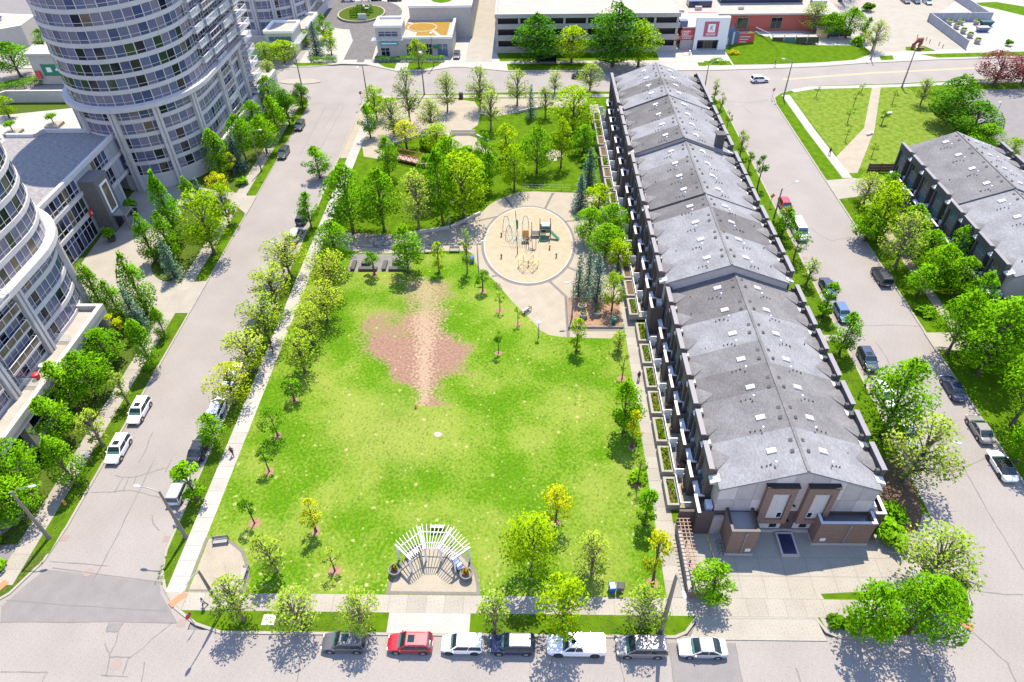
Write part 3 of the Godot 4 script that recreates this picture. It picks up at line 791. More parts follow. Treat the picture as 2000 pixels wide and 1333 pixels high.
func eave_mesh() -> ArrayMesh:   # roof edge and white fascia showing in the gap between two bays
	var b := MB.new()
	b.box(Vector3(-0.9, 7.72, -0.52), Vector3(-0.02, 7.95, 0.52))
	b.quad(Vector3(-0.9, 7.96, -0.52), Vector3(-0.9, 7.96, 0.52), Vector3(0.15, 8.33, 0.52), Vector3(0.15, 8.33, -0.52))
	return b.mesh()

func porch_mesh() -> ArrayMesh:   # brick porch box with a sunk roof
	var b := MB.new()
	b.box(Vector3(-1.8, 0, -1.2), Vector3(0, 3.55, 1.2))
	b.box(Vector3(-1.8, 3.55, -1.2), Vector3(-1.55, 4.2, 1.2))
	for s in [-1, 1]: b.box(Vector3(-1.55, 3.55, s * 1.2), Vector3(0, 4.2, s * 0.98))
	return b.mesh()

func porch_cap_mesh() -> ArrayMesh:
	var b := MB.new()
	b.box(Vector3(-1.86, 4.202, -1.25), Vector3(-1.5, 4.27, 1.25))
	b.box(Vector3(-1.5, 4.204, -1.24), Vector3(-0.7, 4.262, -0.94))
	return b.mesh()

func ac_mesh() -> ArrayMesh:
	var b := MB.new()
	b.box(Vector3(-0.85, 3.6, -0.5), Vector3(-0.15, 4.62, 0.5))
	b.lathe(Vector3(-0.5, 4.62, 0), [Vector2(0.31, 0), Vector2(0.31, 0.05), Vector2(0.26, 0.05), Vector2(0.24, 0.01)], 10)
	return b.mesh()

func planter_mesh() -> ArrayMesh:   # concrete planter along the footpath
	var b := MB.new()
	b.box(Vector3(-4.3, 0, -2.05), Vector3(-3.95, 1.0, 2.05))
	b.box(Vector3(-3.0, 0, -2.05), Vector3(-2.8, 1.0, 2.05))
	for s in [-1, 1]: b.box(Vector3(-3.95, 0, s * 2.05), Vector3(-3.0, 1.0, s * 1.75))
	return b.mesh()

func soil_mesh() -> ArrayMesh:
	var b := MB.new()
	b.box(Vector3(-3.95, 0.1, -1.75), Vector3(-3.0, 0.82, 1.75))
	return b.mesh()

func patio_mesh() -> ArrayMesh:
	var b := MB.new()
	b.box(Vector3(-2.8, 0, -2.1), Vector3(-0.02, 0.55, 2.1))
	return b.mesh()

func rail_mesh() -> ArrayMesh:
	var b := MB.new()
	b.box(Vector3(-2.85, 1.52, -2.1), Vector3(-2.76, 1.6, 2.1))
	for z in [-2.1, -0.7, 0.7, 2.0]: b.box(Vector3(-2.84, 1.0, z), Vector3(-2.77, 1.52, z + 0.08))
	for z in [-2.1, 2.02]: b.box(Vector3(-2.76, 1.52, z), Vector3(-0.1, 1.6, z + 0.08))
	return b.mesh()

func rail_glass_mesh() -> ArrayMesh:
	var b := MB.new()
	b.box(Vector3(-2.82, 0.62, -2.0), Vector3(-2.8, 1.5, 2.0))
	for z in [-2.06, 2.06]: b.box(Vector3(-2.74, 0.62, z - 0.01), Vector3(-0.1, 1.5, z + 0.01))
	return b.mesh()

func screen_mesh() -> ArrayMesh:   # pale privacy screen between two patios
	var b := MB.new()
	b.box(Vector3(-2.75, 0.55, -2.3), Vector3(-1.85, 2.3, -2.2))
	return b.mesh()

func plants_mesh(sd: int) -> ArrayMesh:
	var r := RandomNumberGenerator.new()
	r.seed = sd
	var b := MB.new()
	var hue := r.randf()
	for k in 90 + 60 * (sd % 3):
		var p := Vector3(r.randf_range(-3.9, -3.05), 0.85 + r.randf_range(0, 0.35), r.randf_range(-1.7, 1.7))
		leaf(b, p, r, 0.2, Color(0.06 + 0.05 * hue, 0.13 + r.randf() * 0.06, 0.01))
	return b.mesh()

func leaf(b: MB, p: Vector3, r: RandomNumberGenerator, s: float, tone: Color, out := Vector3.ZERO) -> void:   # one leaf-sized four-cornered face
	var d := Vector3(r.randf_range(-1, 1), r.randf_range(-0.5, 0.6), r.randf_range(-1, 1)).normalized()
	var e := d.cross(Vector3(r.randf_range(-1, 1), r.randf_range(-1, 1), r.randf_range(-1, 1))).normalized()
	var nn := d.cross(e)
	if nn.y < 0.0: nn = -nn; e = -e
	var face := nn
	nn = (nn * 0.55 + out * 0.75 + Vector3(0, 0.35, 0)).normalized()
	if nn.dot(face) < 0.05: nn = face
	var k := b.v.size()
	var t := r.randf_range(0.75, 1.25)
	var c := Color(tone.r * t, tone.g * t, tone.b * t)
	for q in [p - d * s, p + e * s * 0.55, p + d * s, p - e * s * 0.55]:
		b.v.append(q); b.n.append(nn); b.c.append(c); b.uv.append(Vector2.ZERO)
	b.ix.append(k); b.ix.append(k + 1); b.ix.append(k + 2); b.ix.append(k); b.ix.append(k + 2); b.ix.append(k + 3)

func side_units(t: Node3D, xw: float, base: float, zs: Array, turn: float, patio: bool, sd: int) -> void:
	var r := RandomNumberGenerator.new()
	r.seed = sd
	for i in zs.size():
		var at := Vector3(xw, base, zs[i])
		var gap := at + Vector3(0, 0, 2.95 if turn == 0.0 else -2.95)
		gap.z = zs[i] + 2.95
		put("bay", cached("bay", bay_mesh), M.charcoal if not patio or i % 3 else M.brick_dark, t, at, turn)
		put("coping", cached("coping", coping_mesh), M.slab_top, t, at, turn)
		put("cricket_roof", cached("saddle", saddle_mesh), M.shingle_mid, t, at, turn)
		put("spandrel_panel", cached("panel", panel_mesh), M.siding_grey, t, at, turn)
		for w in [["hi", 6.6, 8.0], ["lo", 3.6, 5.1]]:
			var f := put("window", cached("wf" + w[0], func(): return win_frame_mesh(w[1], w[2], 1.42)), M.trim_grey, t, at, turn)
			put("pane", cached("wp" + w[0], func(): return pane_mesh(w[1], w[2], 1.42)), M[["pane_teal", "pane_green", "pane_blue", "pane_teal", "pane_tan"][r.randi() % 5]], f)
		put("sill", cached("sill", sill_mesh), M.ac, t, at, turn)
		put("eave", cached("eave", eave_mesh), M.offwhite, t, Vector3(xw, base, zs[i] + 2.43), turn)
		put("porch", cached("porch", porch_mesh), M.brick_dark, t, Vector3(gap.x, 0, gap.z), turn).scale.y = (4.2 + base) / 4.2
		var low := Vector3(gap.x, base, gap.z)
		put("porch_coping", cached("pcap", porch_cap_mesh), M.offwhite, t, low, turn)
		put("air_conditioner", cached("ac", ac_mesh), M.ac, t, low + Vector3(0, 0, r.randf_range(-0.25, 0.25)), turn)
		if patio:
			var pb := Vector3(xw, base * 0.5, zs[i] - 1.1)
			put("planter", cached("planter", planter_mesh), M.concrete, t, pb)
			put("soil", cached("soil", soil_mesh), M.soil, t, pb)
			if r.randf() < 0.75: put("plants", cached("plants%d" % (i % 5), plants_mesh.bind(i % 5 + 3)), M.leaf_bed, t, pb)
			put("patio", cached("patio", patio_mesh), M.concrete_grey if i % 2 else M.concrete_warm, t, pb)
			put("railing", cached("rail", rail_mesh), M.white, t, pb)
			put("railing_glass", cached("railglass", rail_glass_mesh), M.glass, t, pb)
			put("privacy_screen", cached("screen", screen_mesh), M.white, t, pb)
			if r.randf() < 0.6:
				var b := MB.new()
				b.box(Vector3(-2.2, 0.55, -0.4), Vector3(-1.4, 0.95, 0.5))
				b.box(Vector3(-2.2, 0.95, 0.35), Vector3(-1.4, 1.4, 0.5))
				put("patio_seat", b, M.charcoal if r.randf() < 0.6 else M.wood_dark, t, pb + Vector3(0, 0, r.randf_range(-1, 1)))

# A block of back-to-back townhouses: ridge along z, gables at both ends. x given as half width w; z0 near end, z1 far end.
func house_block(label: String, xm: float, w: float, z0: float, z1: float, base: float, n: int, first: float, bands: Array, patio: bool, sd: int) -> Node3D:
	var t := thing("townhouse_block", label, "townhouse block", Vector3(xm, 0, z0), 0.0, "townhouse blocks with grey shingle roofs")
	var len := z0 - z1
	var e := 8.2 + base
	var top := e + 0.37 * w
	var r := RandomNumberGenerator.new()
	r.seed = sd
	var b := MB.new()
	b.box(Vector3(-w, -0.1, -len), Vector3(w, 4.0 + base, 0))
	put("brick_wall", b, M.brick_dark, t)
	b = MB.new()
	b.box(Vector3(-w + 0.003, 4.0 + base, -len + 0.003), Vector3(w - 0.003, e - 0.1, -0.003))
	for z in [-0.003, -len + 0.003]:
		if z > -1.0: b.tri(Vector3(-w, e - 0.1, z), Vector3(w, e - 0.1, z), Vector3(0, top - 0.12, z))
		else: b.tri(Vector3(w, e - 0.1, z), Vector3(-w, e - 0.1, z), Vector3(0, top - 0.12, z))
	put("upper_wall", b, M.siding, t)
	# the roof slopes in strips of differing shingle, as laid at different times
	for s in [-1, 1]:
		var z := 0.25
		for k in bands.size():
			var zn: float = -len - 0.05 if k == bands.size() - 1 else -bands[k][0]
			b = MB.new()
			var xo: float = s * (w + 0.15)
			var yo := e - 0.05
			var lift := 0.004 * (k % 2)
			var sh: String = ["shingle_light", "shingle_mid", "shingle_dark"][bands[k][1] if s < 0 else bands[k][2]]
			if s < 0: b.quad(Vector3(xo, yo + lift, zn), Vector3(xo, yo + lift, z), Vector3(0, top + lift, z), Vector3(0, top + lift, zn))
			else: b.quad(Vector3(xo, yo + lift, z), Vector3(xo, yo + lift, zn), Vector3(0, top + lift, zn), Vector3(0, top + lift, z))
			if k == 0:
				for q in [[Vector3(xo, yo, z), Vector3(0, top, z)]]:
					if s < 0: b.quad(q[0] - Vector3(0, 0.22, 0), q[1] - Vector3(0, 0.22, 0), q[1], q[0])
					else: b.quad(q[1] - Vector3(0, 0.22, 0), q[0] - Vector3(0, 0.22, 0), q[0], q[1])
			put("roof_slope", b, M[sh], t)
			z = zn
	b = MB.new()
	b.bar(Vector3(0, top + 0.03, 0.2), Vector3(0, top + 0.03, -len), 0.34, 0.05)
	put("ridge_cap", b, M.shingle_mid, t)
	for s in [-1, 1]:
		b = MB.new()
		b.box(Vector3(s * (w + 0.02), e - 0.42, -len), Vector3(s * (w + 0.16), e - 0.08, 0.2))
		put("gutter", b, M.trim_grey, t)
	var zs := []
	for i in n: zs.append(-first - i * (len - first - 1.9) / maxf(n - 1, 1))
	side_units(t, -w, base, zs, 0.0, patio, sd)
	side_units(t, w, base, zs, PI, false, sd + 1)
	# roof fittings
	var sky := MB.new()
	sky.box(Vector3(-0.5, 0, -0.33), Vector3(0.5, 0.17, 0.33))
	sky.box(Vector3(-0.44, 0.17, -0.27), Vector3(0.44, 0.2, 0.27))
	var vent := MB.new()
	vent.box(Vector3(-0.13, 0, -0.14), Vector3(0.13, 0.16, 0.14))
	vent.quad(Vector3(-0.2, 0.12, 0.2), Vector3(0.2, 0.12, 0.2), Vector3(0.2, 0.22, -0.2), Vector3(-0.2, 0.22, -0.2))
	var pipe := MB.new()
	pipe.cyl(Vector3.ZERO, Vector3(0, 0.75, 0), 0.06, 0.06, 7)
	pipe.cyl(Vector3(0, 0.75, 0), Vector3(0, 0.82, 0), 0.13, 0.11, 7)
	var stub := MB.new()
	stub.cyl(Vector3.ZERO, Vector3(0, 0.26, 0), 0.08, 0.07, 6)
	var ms := sky.mesh()
	var mv := vent.mesh()
	var mp := pipe.mesh()
	var mu := stub.mesh()
	for i in n:
		for s in [-1, 1]:
			var z: float = zs[i] + 0.4
			var o := put("skylight", ms, M.offwhite, t, Vector3(s * 2.75, top - 2.75 * 0.37 + 0.0, z))
			o.rotation.z = -s * 0.3543
			o = put("vent_pipe", mp, M.white, t, Vector3(s * 2.9 + r.randf_range(-0.2, 0.2), top - 2.9 * 0.37 - 0.08, z + 1.9))
			var cl := MB.new()
			for k in 3: cl.cyl(Vector3(s * (0.3 + k * 0.5 + r.randf_range(-0.2, 0.2)), -(0.3 + k * 0.5) * 0.37 - 0.15, r.randf_range(-0.4, 0.4)), Vector3(s * (0.3 + k * 0.5), -(0.3 + k * 0.5) * 0.37 + 0.2, 0), 0.08, 0.07, 6)
			put("vent_cluster", cl, M.charcoal, t, Vector3(s * 2.9, top - 2.9 * 0.37, z + 1.75))
			if r.randf() < 0.6: put("vent_stub", mu, M.charcoal, t, Vector3(s * r.randf_range(5.4, 7.0), top - 6.6 * 0.37 - 0.02, z + r.randf_range(-1.2, 1.6)))
			for k in 2:
				o = put("roof_vent", mv, M.charcoal, t, Vector3(s * (0.62 + 0.2 * k), top - 0.7 * 0.37 - 0.06, z - 0.9 + k * 1.5))
				o.rotation.z = -s * 0.3543
	return t

func front_gable(t: Node3D) -> void:   # the near end wall of the nearest block: siding panels, two brown window surrounds, two brick entrance boxes
	var w := 8.55
	var b: MB
	for i in 9:
		var x0 := -w + i * 1.9 + 0.015
		var x1 := minf(-w + (i + 1) * 1.9 - 0.015, w)
		for rows in [[4.06, 6.1], [6.13, 0.0]]:
			var y0: float = rows[0]
			var ya: float = rows[1] if rows[1] > 0 else 11.25 - absf(x0) * 0.37 - 0.12
			var yb: float = rows[1] if rows[1] > 0 else 11.25 - absf(x1) * 0.37 - 0.12
			b = MB.new()
			var p := [Vector3(x0, y0, 0.05), Vector3(x1, y0, 0.05), Vector3(x1, yb, 0.05), Vector3(x0, ya, 0.05)]
			b.quad(p[0], p[1], p[2], p[3])
			for k in 4: b.quad(p[(k + 1) % 4], p[k], p[k] - Vector3(0, 0, 0.05), p[(k + 1) % 4] - Vector3(0, 0, 0.05))
			if x0 < 0.0 and x1 > 0.0 and rows[1] == 0.0: b.tri(p[3], p[2], Vector3(0, 11.13, 0.05))
			put("siding_panel", b, M.siding if (i + int(y0)) % 3 else M.siding_panel, t)
	for s in [[-3.75, -0.45], [0.7, 3.9]]:
		var x0: float = s[0]
		var x1: float = s[1]
		b = MB.new()
		for q in [[x0, x0 + 0.85, 2.4, 9.0], [x1 - 0.55, x1, 2.4, 9.0]]: b.box(Vector3(q[0], q[2], 0.05), Vector3(q[1], q[3], 0.62))
		b.box(Vector3(x0 + 0.85, 7.85, 0.05), Vector3(x1 - 0.55, 9.0, 0.618))
		b.box(Vector3(x0 + 0.85, 2.4, 0.05), Vector3(x1 - 0.55, 3.05, 0.618))
		put("brick_surround", b, M.brick_brown, t)
		b = MB.new()
		b.box(Vector3(x0 - 0.1, 9.0, 0.05), Vector3(x1 + 0.1, 9.16, 0.72))
		put("surround_cap", b, M.black, t)
		b = MB.new()
		b.box(Vector3(x0 + 0.86, 3.06, 0.05), Vector3(x1 - 0.56, 7.84, 0.3))
		put("infill_panel", b, M.siding_panel, t)
		b = MB.new()
		b.box(Vector3(x0 + 0.9, 6.9, 0.3), Vector3(x0 + 1.5, 7.7, 0.33))
		b.box(Vector3(x0 + 1.6, 3.2, 0.3), Vector3(x1 - 0.62, 7.7, 0.325))
		put("infill_strip", b, M.offwhite, t)
		b = MB.new()
		var wx: float = x1 - 1.25 if s[0] < 0 else x0 + 1.0
		b.box(Vector3(wx, 3.3, 0.31), Vector3(wx + 0.62, 4.3, 0.38))
		var f := put("window", b, M.white, t)
		b = MB.new()
		b.box(Vector3(wx + 0.08, 3.38, 0.34), Vector3(wx + 0.54, 4.22, 0.395))
		put("pane", b, M.pane_dark, f)
		b = MB.new()
		b.box(Vector3(x0 + 0.2, 0.75, 0), Vector3(x1 - 0.1, 2.2, 0.1))
		f = put("window", b, M.offwhite, t)
		b = MB.new()
		b.box(Vector3(wx - 0.1, 0.95, 0.06), Vector3(wx + 0.7, 2.0, 0.12))
		put("pane", b, M.pane_dark, f)
	b = MB.new()
	b.ball(Vector3(0.02, 5.2, 0.2), Vector3(0.16, 0.16, 0.16), 5, 8)
	b.box(Vector3(-0.08, 2.3, 0.0), Vector3(0.1, 2.45, 0.35))
	put("wall_lamp", b, M.black, t)
	for q in [[-7.25, -4.25, 3.1, 4.6, "left"], [2.85, 8.95, 1.7, 4.15, "right"]]:   # entrance boxes with sunk roofs
		var x0: float = q[0]
		var x1: float = q[1]
		var d: float = q[2]
		var h: float = q[3]
		b = MB.new()
		b.box(Vector3(x0, 0, 0.05), Vector3(x1, h - 0.75, d))
		b.box(Vector3(x0, h - 0.75, d - 0.22), Vector3(x1, h, d))
		for x in [x0, x1 - 0.22]: b.box(Vector3(x, h - 0.75, 0.05), Vector3(x + 0.22, h, d - 0.22))
		put("entrance_box", b, M.brick_brown, t)
		b = MB.new()
		b.box(Vector3(x0 + 0.23, h - 0.748, 0.06), Vector3(x1 - 0.23, h - 0.7, d - 0.23))
		put("box_roof", b, M.grey_metal if q[4] == "left" else M.paint_grey, t)
		b = MB.new()
		b.box(Vector3(x0 - 0.04, h, d - 0.26), Vector3(x1 + 0.04, h + 0.06, d + 0.04))
		b.box(Vector3(x0 - 0.04, h + 0.002, 0.05), Vector3(x0 + 0.26, h + 0.058, d - 0.26))
		b.box(Vector3(x1 - 0.26, h + 0.002, 0.05), Vector3(x1 + 0.04, h + 0.058, d - 0.26))
		put("box_coping", b, M.dark_metal if q[4] == "left" else M.ac, t)
		b = MB.new()
		var px := lerpf(x0, x1, 0.55)
		b.box(Vector3(px - 0.06, 0, d), Vector3(px + 0.06, h - 0.5, d + 0.1))
		b.box(Vector3(px - 0.12, h - 0.6, d), Vector3(px + 0.12, h - 0.3, d + 0.16))
		put("downpipe", b, M.trim_grey, t)
		b = MB.new()
		b.box(Vector3(x1 - 0.9 if q[4] == "left" else x0 + 0.7, 0.7, d), Vector3(x1 - 0.3 if q[4] == "left" else x0 + 1.3, 1.25, d + 0.03))
		put("notice", b, M.white, t)
		b = MB.new()
		b.box(Vector3(x0 - 0.05, -0.02, 0.0), Vector3(x1 + 0.1, 0.28, d + 0.12))
		put("plinth", b, M.siding, t)
	b = MB.new()
	b.box(Vector3(-8.5, 0, 0.05), Vector3(-7.3, 3.2, 0.4))
	b.box(Vector3(-4.2, 0.0, 0.01), Vector3(2.8, 0.5, 0.22))
	put("plinth", b, M.siding, t)

func build_houses() -> void:
	M.siding_panel = tinted("siding", 1.13)
	M.leaf_bed = leaf_mat(1.0, 1.0, 1.0)
	var near := house_block("nearest long townhouse block with two brown window surrounds on its gable end", 29.35, 8.55, -45.3, -80.0, 0.0, 7, 3.7, [[6.0, 0, 0], [12.2, 1, 1], [16.4, 2, 1], [20.5, 1, 0], [26.5, 0, 0], [34, 2, 1]], true, 100)
	front_gable(near)
	house_block("second townhouse block from the near end, its brown gable wall showing above the nearest roof", 28.6, 8.7, -80.05, -99.4, 1.5, 4, 3.2, [[8.5, 0, 0], [15.5, 0, 2], [18, 2, 0]], true, 110)
	house_block("middle townhouse block between the two roofs with tall visible gable steps", 28.4, 8.7, -99.45, -117.9, 1.75, 4, 3.0, [[7.5, 2, 0], [12.5, 1, 0], [18, 0, 0]], true, 120)
	house_block("townhouse block with a dark chimney on its right slope, fourth from the near end", 28.0, 8.7, -117.95, -136.5, 2.5, 4, 3.0, [[5.0, 2, 0], [9.5, 0, 0], [18, 2, 0]], true, 130)
	house_block("farthest townhouse block of the row, next to the far street", 27.8, 8.7, -136.55, -153.6, 2.75, 4, 3.0, [[4.5, 0, 0], [9.0, 2, 1], [18, 0, 0]], true, 140)
	var b := MB.new()
	b.box(Vector3(34.2, 10.6, -119.8), Vector3(35.6, 13.8, -118.4))
	b.box(Vector3(34.05, 13.8, -119.95), Vector3(35.75, 14.0, -118.25))
	tag(put("chimney", b, M.charcoal), "dark square chimney at a roof step on the right slope", "chimney")
	house_block("right townhouse block, farther section with dark bays facing the right street", 80.4, 8.5, -103.5, -124.2, 0.3, 4, 3.4, [[9, 1, 0], [20, 1, 0]], false, 150)
	house_block("right townhouse block, nearer section ending in a bare brown gable wall", 80.4, 8.5, -83.6, -103.45, 0.0, 4, 3.4, [[19, 0, 0], [20, 0, 0]], false, 160)
	house_block("townhouse block cut by the right frame edge, set back behind bright trees", 85.2, 8.5, -60.0, -83.5, 0.0, 5, 3.4, [[19, 1, 0], [20, 0, 0]], false, 170)
	# fenced hatch and bicycle racks on the forecourt
	var t := thing("cellar_hatch", "low framed hatch with a dark blue cover on the townhouse forecourt", "hatch", Vector3(29.35, 0.02, -43.4))
	b = MB.new()
	for q in [[-0.98, -1.5, -0.78, 1.5], [0.78, -1.5, 0.98, 1.5], [-0.78, -1.5, 0.78, -1.3], [-0.78, 1.3, 0.78, 1.5]]: b.box(Vector3(q[0], 0, q[1]), Vector3(q[2], 0.4, q[3]))
	put("frame", b, M.siding, t)
	b = MB.new()
	b.box(Vector3(-0.78, 0.1, -1.3), Vector3(0.78, 0.34, 1.3))
	put("cover", b, M.paint_navy, t)
	t = thing("trellis_wall", "low brown brick wall with a timber trellis along the townhouse footpath", "trellis wall", Vector3(17.35, 0.0, -41.0))
	b = MB.new()
	b.box(Vector3(-0.25, 0, -4.2), Vector3(0.1, 1.1, 3.9))
	b.box(Vector3(0.1, 0, 3.6), Vector3(2.6, 1.1, 3.9))
	put("wall", b, M.brick_brown, t)
	b = MB.new()
	b.box(Vector3(-0.3, 1.1, -4.25), Vector3(0.14, 1.2, 3.95))
	b.box(Vector3(0.14, 1.1, 3.55), Vector3(2.65, 1.19, 3.95))
	put("coping", b, M.trim_grey, t)
	b = MB.new()
	for z in [-4.0, -1.6, 0.8, 3.3]: b.box(Vector3(0.2, 0, z), Vector3(0.36, 2.4, z + 0.16))
	put("post", b, M.wood, t)
	for x in [-0.15, 0.28, 0.7]:
		b = MB.new()
		b.box(Vector3(x - 0.04, 2.4, -4.3), Vector3(x + 0.04, 2.52, 2.2))
		put("rail", b, M.wood, t)
	for k in 14:
		b = MB.new()
		b.box(Vector3(-0.5, 2.52, -4.2 + k * 0.47), Vector3(1.0, 2.59, -4.12 + k * 0.47))
		put("slat", b, M.wood, t)
	for k in 6:
		b = MB.new()
		b.box(Vector3(0.9 + k * 0.36, 2.42, 2.2), Vector3(0.97 + k * 0.36, 2.5, 3.7))
		put("slat", b, M.wood, t)
	for z in [2.4, 3.3]:
		b = MB.new()
		b.box(Vector3(0.5, 2.34, z), Vector3(2.9, 2.42, z + 0.08))
		put("rail", b, M.wood, t)
	b = MB.new()
	b.box(Vector3(0, 0, 0), Vector3(3.9, 3.3, 0.3))
	b.xf = Transform3D(Basis(), Vector3(0, 0, 0))
	tag(put("brick_wall", b, M.brick_dark, null, Vector3(17.2, 0, -45.9)), "dark brick end wall between trellis and nearest townhouse gable", "wall")
	for k in 3:
		b = MB.new()
		b.box(Vector3(-0.08, 0, -0.45), Vector3(0.08, 0.12, 0.45))
		tag(put("wheel_stop", b, M.yellow_paint, null, Vector3(20.6 + 0.12 * k, 0.03, -44.2 + k * 1.15)), ["yellow wheel stop nearest the dark brick end wall", "middle one of three yellow wheel stops on the forecourt", "yellow wheel stop nearest the camera on the forecourt"][k], "wheel stop", "yellow wheel stops on the forecourt")
	t = thing("bicycle_rack", "dark rack of parked bicycles beside the left brick entrance box", "bicycle rack", Vector3(21.7, 0, -43.6))
	for k in 4:
		b = MB.new()
		b.tube([Vector3(-0.25, 0, k * 0.5), Vector3(-0.22, 0.7, k * 0.5), Vector3(0.2, 0.8, k * 0.5), Vector3(0.25, 0, k * 0.5)], [0.03, 0.03, 0.03, 0.03], 5)
		put("hoop", b, M.dark_metal, t)

func resample(p: PackedVector2Array, step: float) -> PackedVector2Array:   # closed plan cut into window bays
	var q := PackedVector2Array()
	for i in p.size():
		var a := p[i]
		var b := p[(i + 1) % p.size()]
		var k := maxi(1, roundi(a.distance_to(b) / step))
		for j in k: q.append(a.lerp(b, float(j) / k))
	return q

func plan_round(xr: float, xl: float, zc: float, zback: float, depth: float) -> PackedVector2Array:   # clockwise from above: down the right side, round the front, up the left side
	var p := PackedVector2Array()
	p.append(Vector2(xr, zback))
	var cx := (xr + xl) / 2
	var rx := (xr - xl) / 2
	for i in 25:
		var t := PI * i / 24
		p.append(Vector2(cx + rx * cos(t), zc + depth * sin(t)))
	p.append(Vector2(xl, zback))
	return p

func ring_wall(b: MB, p: PackedVector2Array, y0: float, y1: float, out: float, inn := 0.0) -> void:   # a closed band round the plan, out metres proud
	var o := PackedVector2Array()
	var q := PackedVector2Array()
	for i in p.size():
		var d := (p[(i + 1) % p.size()] - p[(i + p.size() - 1) % p.size()]).normalized()
		var s := Vector2(d.y, -d.x)
		o.append(p[i] + s * out); q.append(p[i] - s * inn)
	for i in p.size():
		var j := (i + 1) % p.size()
		b.quad(Vector3(o[j].x, y0, o[j].y), Vector3(o[i].x, y0, o[i].y), Vector3(o[i].x, y1, o[i].y), Vector3(o[j].x, y1, o[j].y))
		b.quad(Vector3(o[j].x, y1, o[j].y), Vector3(o[i].x, y1, o[i].y), Vector3(q[i].x, y1, q[i].y), Vector3(q[j].x, y1, q[j].y))
		b.quad(Vector3(o[i].x, y0, o[i].y), Vector3(o[j].x, y0, o[j].y), Vector3(q[j].x, y0, q[j].y), Vector3(q[i].x, y0, q[i].y))

func pane_quad(b: MB, a: Vector2, c: Vector2, y0: float, y1: float) -> void:
	var d := (c - a).normalized()
	var s := Vector2(d.y, -d.x) * 0.03
	b.quad(Vector3(c.x + s.x, y0, c.y + s.y), Vector3(a.x + s.x, y0, a.y + s.y), Vector3(a.x + s.x, y1, a.y + s.y), Vector3(c.x + s.x, y1, c.y + s.y))
	b.quad(Vector3(a.x - s.x, y0, a.y - s.y), Vector3(c.x - s.x, y0, c.y - s.y), Vector3(c.x - s.x, y1, c.y - s.y), Vector3(a.x - s.x, y1, a.y - s.y))

func tower(label: String, plan: PackedVector2Array, step: float, y_first: float, fh: float, floors: int, ledge_floor: int, first_seg: int, last_seg: int, low: int, high: int, sd: int, band_h := 0.72) -> Node3D:
	var c := Vector2.ZERO
	for q in plan: c += q / plan.size()
	var t := thing("apartment_tower", label, "apartment tower", Vector3(c.x, 0, c.y), 0.0, "blue glass apartment towers with white floor bands")
	var local := PackedVector2Array()
	for q in plan: local.append(q - c)
	var p := resample(local, step)
	var r := RandomNumberGenerator.new()
	r.seed = sd
	var b := MB.new()
	var core := Geometry2D.offset_polygon(local, -0.5)[0]
	b.prism(core, 0, y_first + fh * floors)
	put("core_wall", b, M.pane_dark, t)
	b = MB.new()
	ring_wall(b, p, 0, y_first, 0.08, 0.4)
	put("base_wall", b, M.precast, t)
	var rest := {}
	var kinds := ["pane_pale", "pane_blue", "pane_lilac", "pane_dark", "pane_dark", "pane_pale", "pane_lilac", "pane_pale", "pane_blue", "pane_green", "pane_dark", "pane_pale", "pane_lilac", "pane_tan", "pane_blue"]
	for f in floors:
		var y := y_first + f * fh
		b = MB.new()
		ring_wall(b, p, y - 0.02, y + band_h - 0.02, 0.16, 0.45)
		put("floor_band", b, M.precast, t)
		var fr := MB.new()
		for i in p.size():
			var a := p[i]
			var d := p[(i + 1) % p.size()]
			var kd: String = kinds[(i * 5 + (f / 3) * 2 + (r.randi() % 3 if r.randf() < 0.45 else 0)) % kinds.size()]
			if f >= low and f < high and i >= first_seg and i < last_seg:
				var m := MB.new()
				pane_quad(m, a, d, y + band_h - 0.02, y + fh - 0.02)
				put("pane", m, M[kd], t)
			else:
				if not rest.has(kd): rest[kd] = MB.new()
				pane_quad(rest[kd], a, d, y + band_h - 0.02, y + fh - 0.02)
			var dir := (d - a).normalized()
			var s := Vector2(dir.y, -dir.x)
			var w := 0.05 if i % 2 else 0.085
			fr.quad(Vector3(a.x + dir.x * w + s.x * 0.1, y + band_h, a.y + dir.y * w + s.y * 0.1), Vector3(a.x - dir.x * w + s.x * 0.1, y + band_h, a.y - dir.y * w + s.y * 0.1), Vector3(a.x - dir.x * w + s.x * 0.1, y + fh, a.y - dir.y * w + s.y * 0.1), Vector3(a.x + dir.x * w + s.x * 0.1, y + fh, a.y + dir.y * w + s.y * 0.1))
			for yy in [y + band_h + 0.52, y + fh - 0.12]:
				fr.quad(Vector3(d.x + s.x * 0.08, yy, d.y + s.y * 0.08), Vector3(a.x + s.x * 0.08, yy, a.y + s.y * 0.08), Vector3(a.x + s.x * 0.08, yy + 0.08, a.y + s.y * 0.08), Vector3(d.x + s.x * 0.08, yy + 0.08, d.y + s.y * 0.08))
		put("mullions", fr, M.offwhite, t)
	for k in rest: tag(put("panes", rest[k], M[k], t), "", "", "", "stuff")
	b = MB.new()
	var top := y_first + fh * floors
	ring_wall(b, p, top - 0.02, top + 1.1, 0.2, 0.5)
	put("parapet", b, M.precast, t)
	if ledge_floor > 0:
		b = MB.new()
		var yl := y_first + fh * ledge_floor
		ring_wall(b, p, yl - 0.25, yl + 0.62, 1.25, 0.3)
		put("ledge", b, M.precast, t)
	return t

